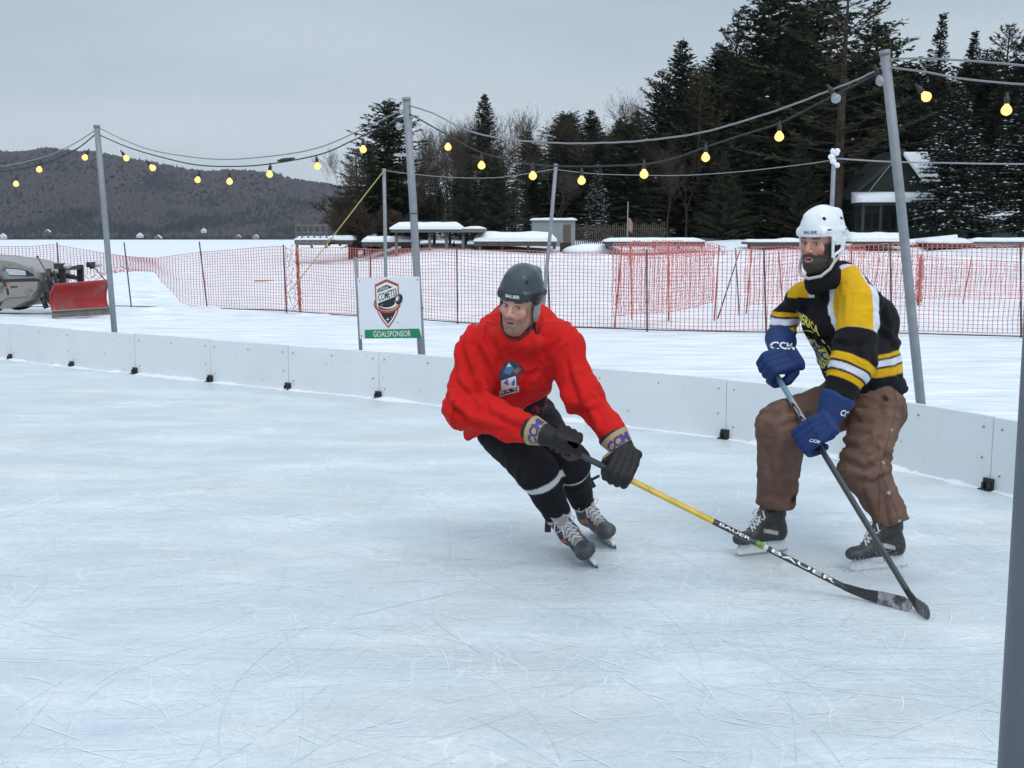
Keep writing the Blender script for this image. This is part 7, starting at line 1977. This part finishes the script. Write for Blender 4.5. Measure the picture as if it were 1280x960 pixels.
    cr1 = creases([([(1036, 405), (1046, 440), (1040, 468)], 1), ([(1088, 412), (1080, 438), (1084, 452)], .9), ([(1102, 366), (1112, 405), (1106, 446)], 1.1), ([(1094, 398), (1116, 424), (1134, 436)], 1.1), ([(1018, 392), (1026, 430), (1036, 468)], 1), ([(1050, 345), (1060, 372), (1058, 400)], .6),
        ([(1110, 440), (1118, 462), (1112, 486)], 1), ([(1090, 430), (1098, 465), (1092, 484)], .9), ([(1044, 488), (1060, 496), (1066, 506)], 1), ([(1046, 420), (1060, 426), (1082, 422)], .7), ([(1000, 372), (1006, 400), (1010, 430)], .8), ([(972, 392), (984, 404), (994, 402)], .8)], .0095, 5.9)
    jer = sdf_obj('jersey', jersey, pts.min(0)-.17, pts.max(0)+.19, .0055, M['cloth'], person, lambda P: fl(P)+dr(P)*.6+cr1(P), jc, arr(org))
    # chest lettering and round spoked badge
    k = 5.5/F_PX
    fc_ = Vector(tuple(fch)); rt = Vector(tuple(sh)); 
    def chestp(px, py): return at(px, py, 5.52)
    cw = arr(at(1004, 402, 5.5)); 
    v, fcs = text_fit('AMERICA', .200, .046, .03)
    v = [(x, y - 1.2*x*x - .35*x, 0) for x, y, _ in v]
    f2_ = V(-.80, -.60, 0).normalized(); rt = V(.60, -.80, 0); up_ = V(-.02, 0, 1)
    o_ = Vector(tuple(chest)) + f2_*.1 + V(0, 0, .005) + rt*(-.085)
    decal('lettering', v, fcs, jer, o_, rt, up_, M['ink_y'], jer, off=.003, maxlen=.02, depth=.28)
    oc = Vector(tuple(chest)) + f2_*.1 + V(0, 0, -.155) + rt*(-.075)
    def ring(r0, r1, m, off, n=36):
        vs = []; fs = []
        for i in range(n):
            a = 2*PI*i/n; vs += [(r0*math.cos(a), r0*math.sin(a), 0), (r1*math.cos(a), r1*math.sin(a), 0)]
        for i in range(n): fs.append((2*i, 2*i+1, (2*i+3) % (2*n), (2*i+2) % (2*n)))
        decal('crest', vs, fs, jer, oc, rt, up_, m, jer, off=off, maxlen=.03, depth=.3)
    ring(.108, .114, M['ink_y'], .003); ring(.001, .088, M['ink_w'], .003); ring(.080, .090, M['ink_y'], .0045)
    for i in range(8):
        a = 2*PI*i/8+.2; c_, s_ = math.cos(a), math.sin(a); w = .016
        for ww, m, of in ((.016, M['ink_k'], .0055), (.009, M['ink_y'], .007)):
            poly = [(c_*.03-s_*ww, s_*.03+c_*ww, 0), (c_*.03+s_*ww, s_*.03-c_*ww, 0), (c_*.083+s_*ww, s_*.083-c_*ww, 0), (c_*.083-s_*ww, s_*.083+c_*ww, 0)]
            decal('crest', poly, [(0, 1, 2, 3)], jer, oc, rt, up_, m, jer, off=of, maxlen=.03, depth=.3)
    v, fcs = text_fit('B', .060, .085, .03); decal('crest', v, fcs, jer, oc, rt, up_, M['ink_k'], jer, off=.0085, maxlen=.02, depth=.3)
    def collar(P):
        a = HC + RH @ np.array([0, -.026, -.155]); b = HC + RH @ np.array([0, -.030, -.068]); d = smin(sdf_capsule(P, a, b, .082, .066), sdf_capsule(P, a, HC + RH @ np.array([.01, .030, -.180]), .072, .050), .03); return smax(d, -sdf_capsule(P, a+RH @ np.array([0, 0, -.1]), b+RH @ np.array([0, 0, .1]), .062, .060), .005)
    lo, hi = lbounds(HC, RH, (-.14, -.16, -.30), (.14, .14, .02)); ff = folds([(neckb, HC, 1)], .006, 40, 6, 3)
    sdf_obj('neck_warmer', collar, lo, hi, .005, M['cloth'], person, ff, lambda P, n: np.repeat([[.010, .010, .013]], len(P), 0), arr(org))
    # brown canvas work trousers
    def pants(P):
        d = sdf_capsule(P, belly+[.02, .0, -.02], P0, .13, .150, sh, 1.12); d = smin(d, sdf_capsule(P, Rhip, Rkn, .130, .118), .04); d = smin(d, sdf_capsule(P, Rkn, Ra+[0, 0, .07], .118, .096), .04)
        d = smin(d, sdf_ell(P, arr(at(1104, 515, 5.74)), np.eye(3), (.105, .12, .11)), .05)
        e = sdf_capsule(P, Lhip, Lkn, .122, .112); e = smin(e, sdf_capsule(P, Lkn, La+[.01, 0, .03], .110, .078), .035); d = smin(d, e, .020)
        for k_, a_, cut in ((Rkn, Ra, -.055), (Lkn, La, -.01)): fa = unit(a_-k_); d = np.where(np.linalg.norm(P-a_, axis=1) < .18, smax(d, (P-a_) @ fa-cut, .010), d)
        return d
    def pc(P, nr):
        base = np.array([.135, .082, .064]); c = np.repeat(base[None], len(P), 0)*(.70+.6*fbm(P*6, 4, 8))[:, None]*(.9+.2*fbm(P*45, 2, 3))[:, None]
        def bl(m, cc): nonlocal c; c = c*(1-m[:, None]) + np.array(cc)*m[:, None]
        for (p_, r_) in ((at(1107, 498, 5.50), .016), (at(988, 618, 5.6), .030)): q = arr(p_); m = np.exp(-(((P[:, 0]-q[0])**2+(P[:, 2]-q[2])**2)/r_**2)**2)*(P[:, 1] < Lhip[1]+.1); bl(m*.95, (.010, .009, .010))
        # side seam with a zip and snaps along the outer left leg
        for (A_, B_) in ((Lhip, Lkn), (Lkn, La)):
            A2 = A_+np.array([.05, -.10, 0]); B2 = B_+np.array([.035, -.10, 0]); ba = B2-A2; t = np.clip((P-A2) @ ba/(ba @ ba), 0, 1); v = P-A2-t[:, None]*ba; dd_ = np.abs(v[:, 0]); m = (dd_ < .004)*(np.abs(v[:, 1]) < .08)*(nr[:, 1] < -.2); bl(m*.55, (.055, .028, .02))
            for kk in (.3, .8):
                q = A2+ba*kk; m = (np.hypot(P[:, 0]-q[0], P[:, 2]-q[2]) < .007)*(nr[:, 1] < 0); bl(m*.9, (.42, .38, .33))
        lo_ = sstep(.30, .20, P[:, 2]); bl(lo_*.35*fbm(P*20, 3, 2), (.05, .028, .022))
        bl(sstep(.52, .60, fbm(P*14, 4, 20))*.25, (.22, .14, .10))
        return c
    pts = np.array([Rhip, Lhip, Rkn, Lkn, Ra, La, P0, arr(at(1112, 520, 5.74))])
    pf = folds([(Rhip, Rkn, 1), (Rkn, Ra, .85), (Lhip, Lkn, 1.1), (Lkn, La, 1.)], .012, 17, 5, 52)
    cr2 = creases([([(958, 514), (985, 504), (1022, 490)], 1.2), ([(962, 528), (992, 520), (1018, 510)], .9), ([(1046, 548), (1074, 552), (1102, 538)], 1.3), ([(1050, 566), (1080, 578), (1110, 562)], 1.4), ([(1062, 590), (1090, 596), (1112, 584)], 1.1), ([(1084, 604), (1094, 636), (1098, 664)], 1),
        ([(1104, 600), (1114, 630), (1118, 660)], .8), ([(975, 545), (970, 580), (974, 615)], .8), ([(992, 555), (990, 590), (994, 618)], .8), ([(1060, 500), (1078, 520), (1100, 524)], 1), ([(1106, 500), (1112, 524), (1104, 545)], 1), ([(1030, 500), (1044, 516), (1060, 520)], 1)], .012, 6.0, 4.6)
    sdf_obj('trousers', pants, pts.min(0)-.17, pts.max(0)+.17, .006, M['canvas'], person, lambda P: pf(P)+cr2(P), pc, arr(org))
    # helmet
    fh = helmet_sdf(L, 'loop'); lo, hi = lbounds(HC, RH, (-.125, -.15, -.09), (.125, .125, .155))
    def hcol(P, nr):
        q = L(P); c = np.repeat(np.array([[.70, .73, .76]]), len(P), 0)
        ins = (sdf_ell(q, (0, -.012, .030), np.eye(3), (.084, .107, .099)) < 0)*1.0; c = c*(1-ins[:, None]) + np.array([.012, .012, .016])*ins[:, None]
        for s_ in (-1, 1):
            for (c0, rr_) in (((s_*.052, .062, .104), (.018, .007, .008)), ((s_*.078, -.048, .098), (.008, .020, .007))):
                m = (((q-np.array(c0))/np.array(rr_))**2).sum(1) < 1; c = c*(1-m[:, None]) + np.array([.02, .02, .03])*m[:, None]
            for (x0, y0, x1, y1, zs) in ((.080, .068, .105, .015, (.040, .058)), (.108, -.050, .085, -.100, (.045, .065))):
                for dz in zs: m = sdf_capsule(q, (s_*x0, y0, dz), (s_*x1, y1, dz), .0036, .0036) < 0; c = c*(1-m[:, None]) + np.array([.03, .04, .08])*m[:, None]
        return c
    M['helm_w'] = mat('white_helmet_shell', (.7, .7, .7), .32, attr=True, coat=.3)
    hel = sdf_obj('helmet', fh, lo, hi, .0028, M['helm_w'], person, None, hcol, arr(org))
    def hl(x, y, z): return V(*(HC + RH @ np.array([x, y, z], float)))
    def pad(P, s_=-1):
        q = L(P); d = sdf_ell(q, (s_*.078, -.012, -.008), np.eye(3), (.010, .030, .040))
        return smax(d, -sdf_ell(q, (0, -.012, .0), np.eye(3), (.071, .09, .09)), .003)
    lo2, hi2 = lbounds(HC, RH, (-.10, -.06, -.06), (.10, .05, .05)); [sdf_obj('ear_padding', (lambda P, k=k: pad(P, k)), lo2, hi2, .0035, M['cloth'], hel, None, lambda P, n: np.repeat([[.010, .012, .02]], len(P), 0), arr(org)) for k in (-1, 1)]
    Mst = mat('cream_strap', (.50, .50, .46), .7)
    mb = MB(); P_ = [(.084, .026, -.045), (.088, .024, -.075), (.082, .050, -.105), (.054, .080, -.134), (0, .098, -.146), (-.054, .080, -.134), (-.082, .050, -.105), (-.088, .024, -.075), (-.084, .026, -.045)]
    mb.tube([hl(*p)-org for p in P_], .0075, 6, flat=u); mb.build('chin_strap', Mst, hel)
    mb = MB(); 
    mb.tube([hl(-.088, -.036, -.032)-org, hl(-.090, -.010, -.058)-org, hl(-.089, .030, -.082)-org], .006, 6); mb.build('cup_strap', Mst, hel)
    for p in ((-.090, .036, .010), (-.092, -.048, .0)):
        mb = MB(); mb.sphere(hl(*p)-org, .0045, 8, 6); mb.build('screw', M['steel'], hel)
    ink = mat('navy_lettering', (.03, .05, .16), .5)
    v, fc = text_fit('BAUER', .070, .016, .02, .12); decal('lettering', v, fc, hel, hl(-.012, .10, .050), -RH @ np.array([1, 0, .0]), RH @ np.array([0, 0, 1.]), ink, hel, off=.0015)
    # badge on the left side of the shell
    v, fc = text_fit('BAUER', .042, .011, .03, .2); decal('lettering', v, fc, hel, hl(-.10, -.055, .058), -RH @ np.array([0, 1, -.1]), RH @ np.array([0, 0, 1.]), ink, hel, off=.0015)
    s1, X1, R1 = make_skate(person, bR, fR, uR, M['boot'], M['lace'], M['steel'], M['holder'], (.022, .023, .024), Ra, (.10, .10, .10), (.30, .30, .31))
    s2, X2, R2 = make_skate(person, bL, fL, uL, M['boot'], M['lace'], M['steel'], M['holder'], (.022, .023, .024), La, (.10, .10, .10), (.30, .30, .31))
    # shaved ice thrown up by the braking left skate
    rng = np.random.default_rng(3); n = 26000; c = arr(gnd(1104, 716)); P = c + np.stack([rng.normal(.02, .15, n), rng.normal(-.10, .07, n), np.abs(rng.normal(0, .030, n))*np.exp(rng.normal(0, .40, n))], 1)
    sz = rng.uniform(.0004, .0012, n)*np.where(rng.random(n) < .02, 2.0, 1); T = np.array([[1, 1, 1], [1, -1, -1], [-1, 1, -1], [-1, -1, 1]])*.8
    vs = (P[:, None, :] + T[None]*sz[:, None, None]*rng.uniform(.6, 1.4, (n, 1, 3))).reshape(-1, 3); vs[:, 2] = np.maximum(vs[:, 2], .001); b = (np.arange(n)*4)[:, None]
    F_ = np.concatenate([b+np.array([[0, 1, 2]]), b+np.array([[0, 3, 1]]), b+np.array([[0, 2, 3]]), b+np.array([[1, 3, 2]])])
    o = np_mesh('ice_spray', vs, F_, M['snow']); tag(o, kind='stuff', label='spray of shaved ice thrown up round the back skate of the player in brown trousers')
black_skater()
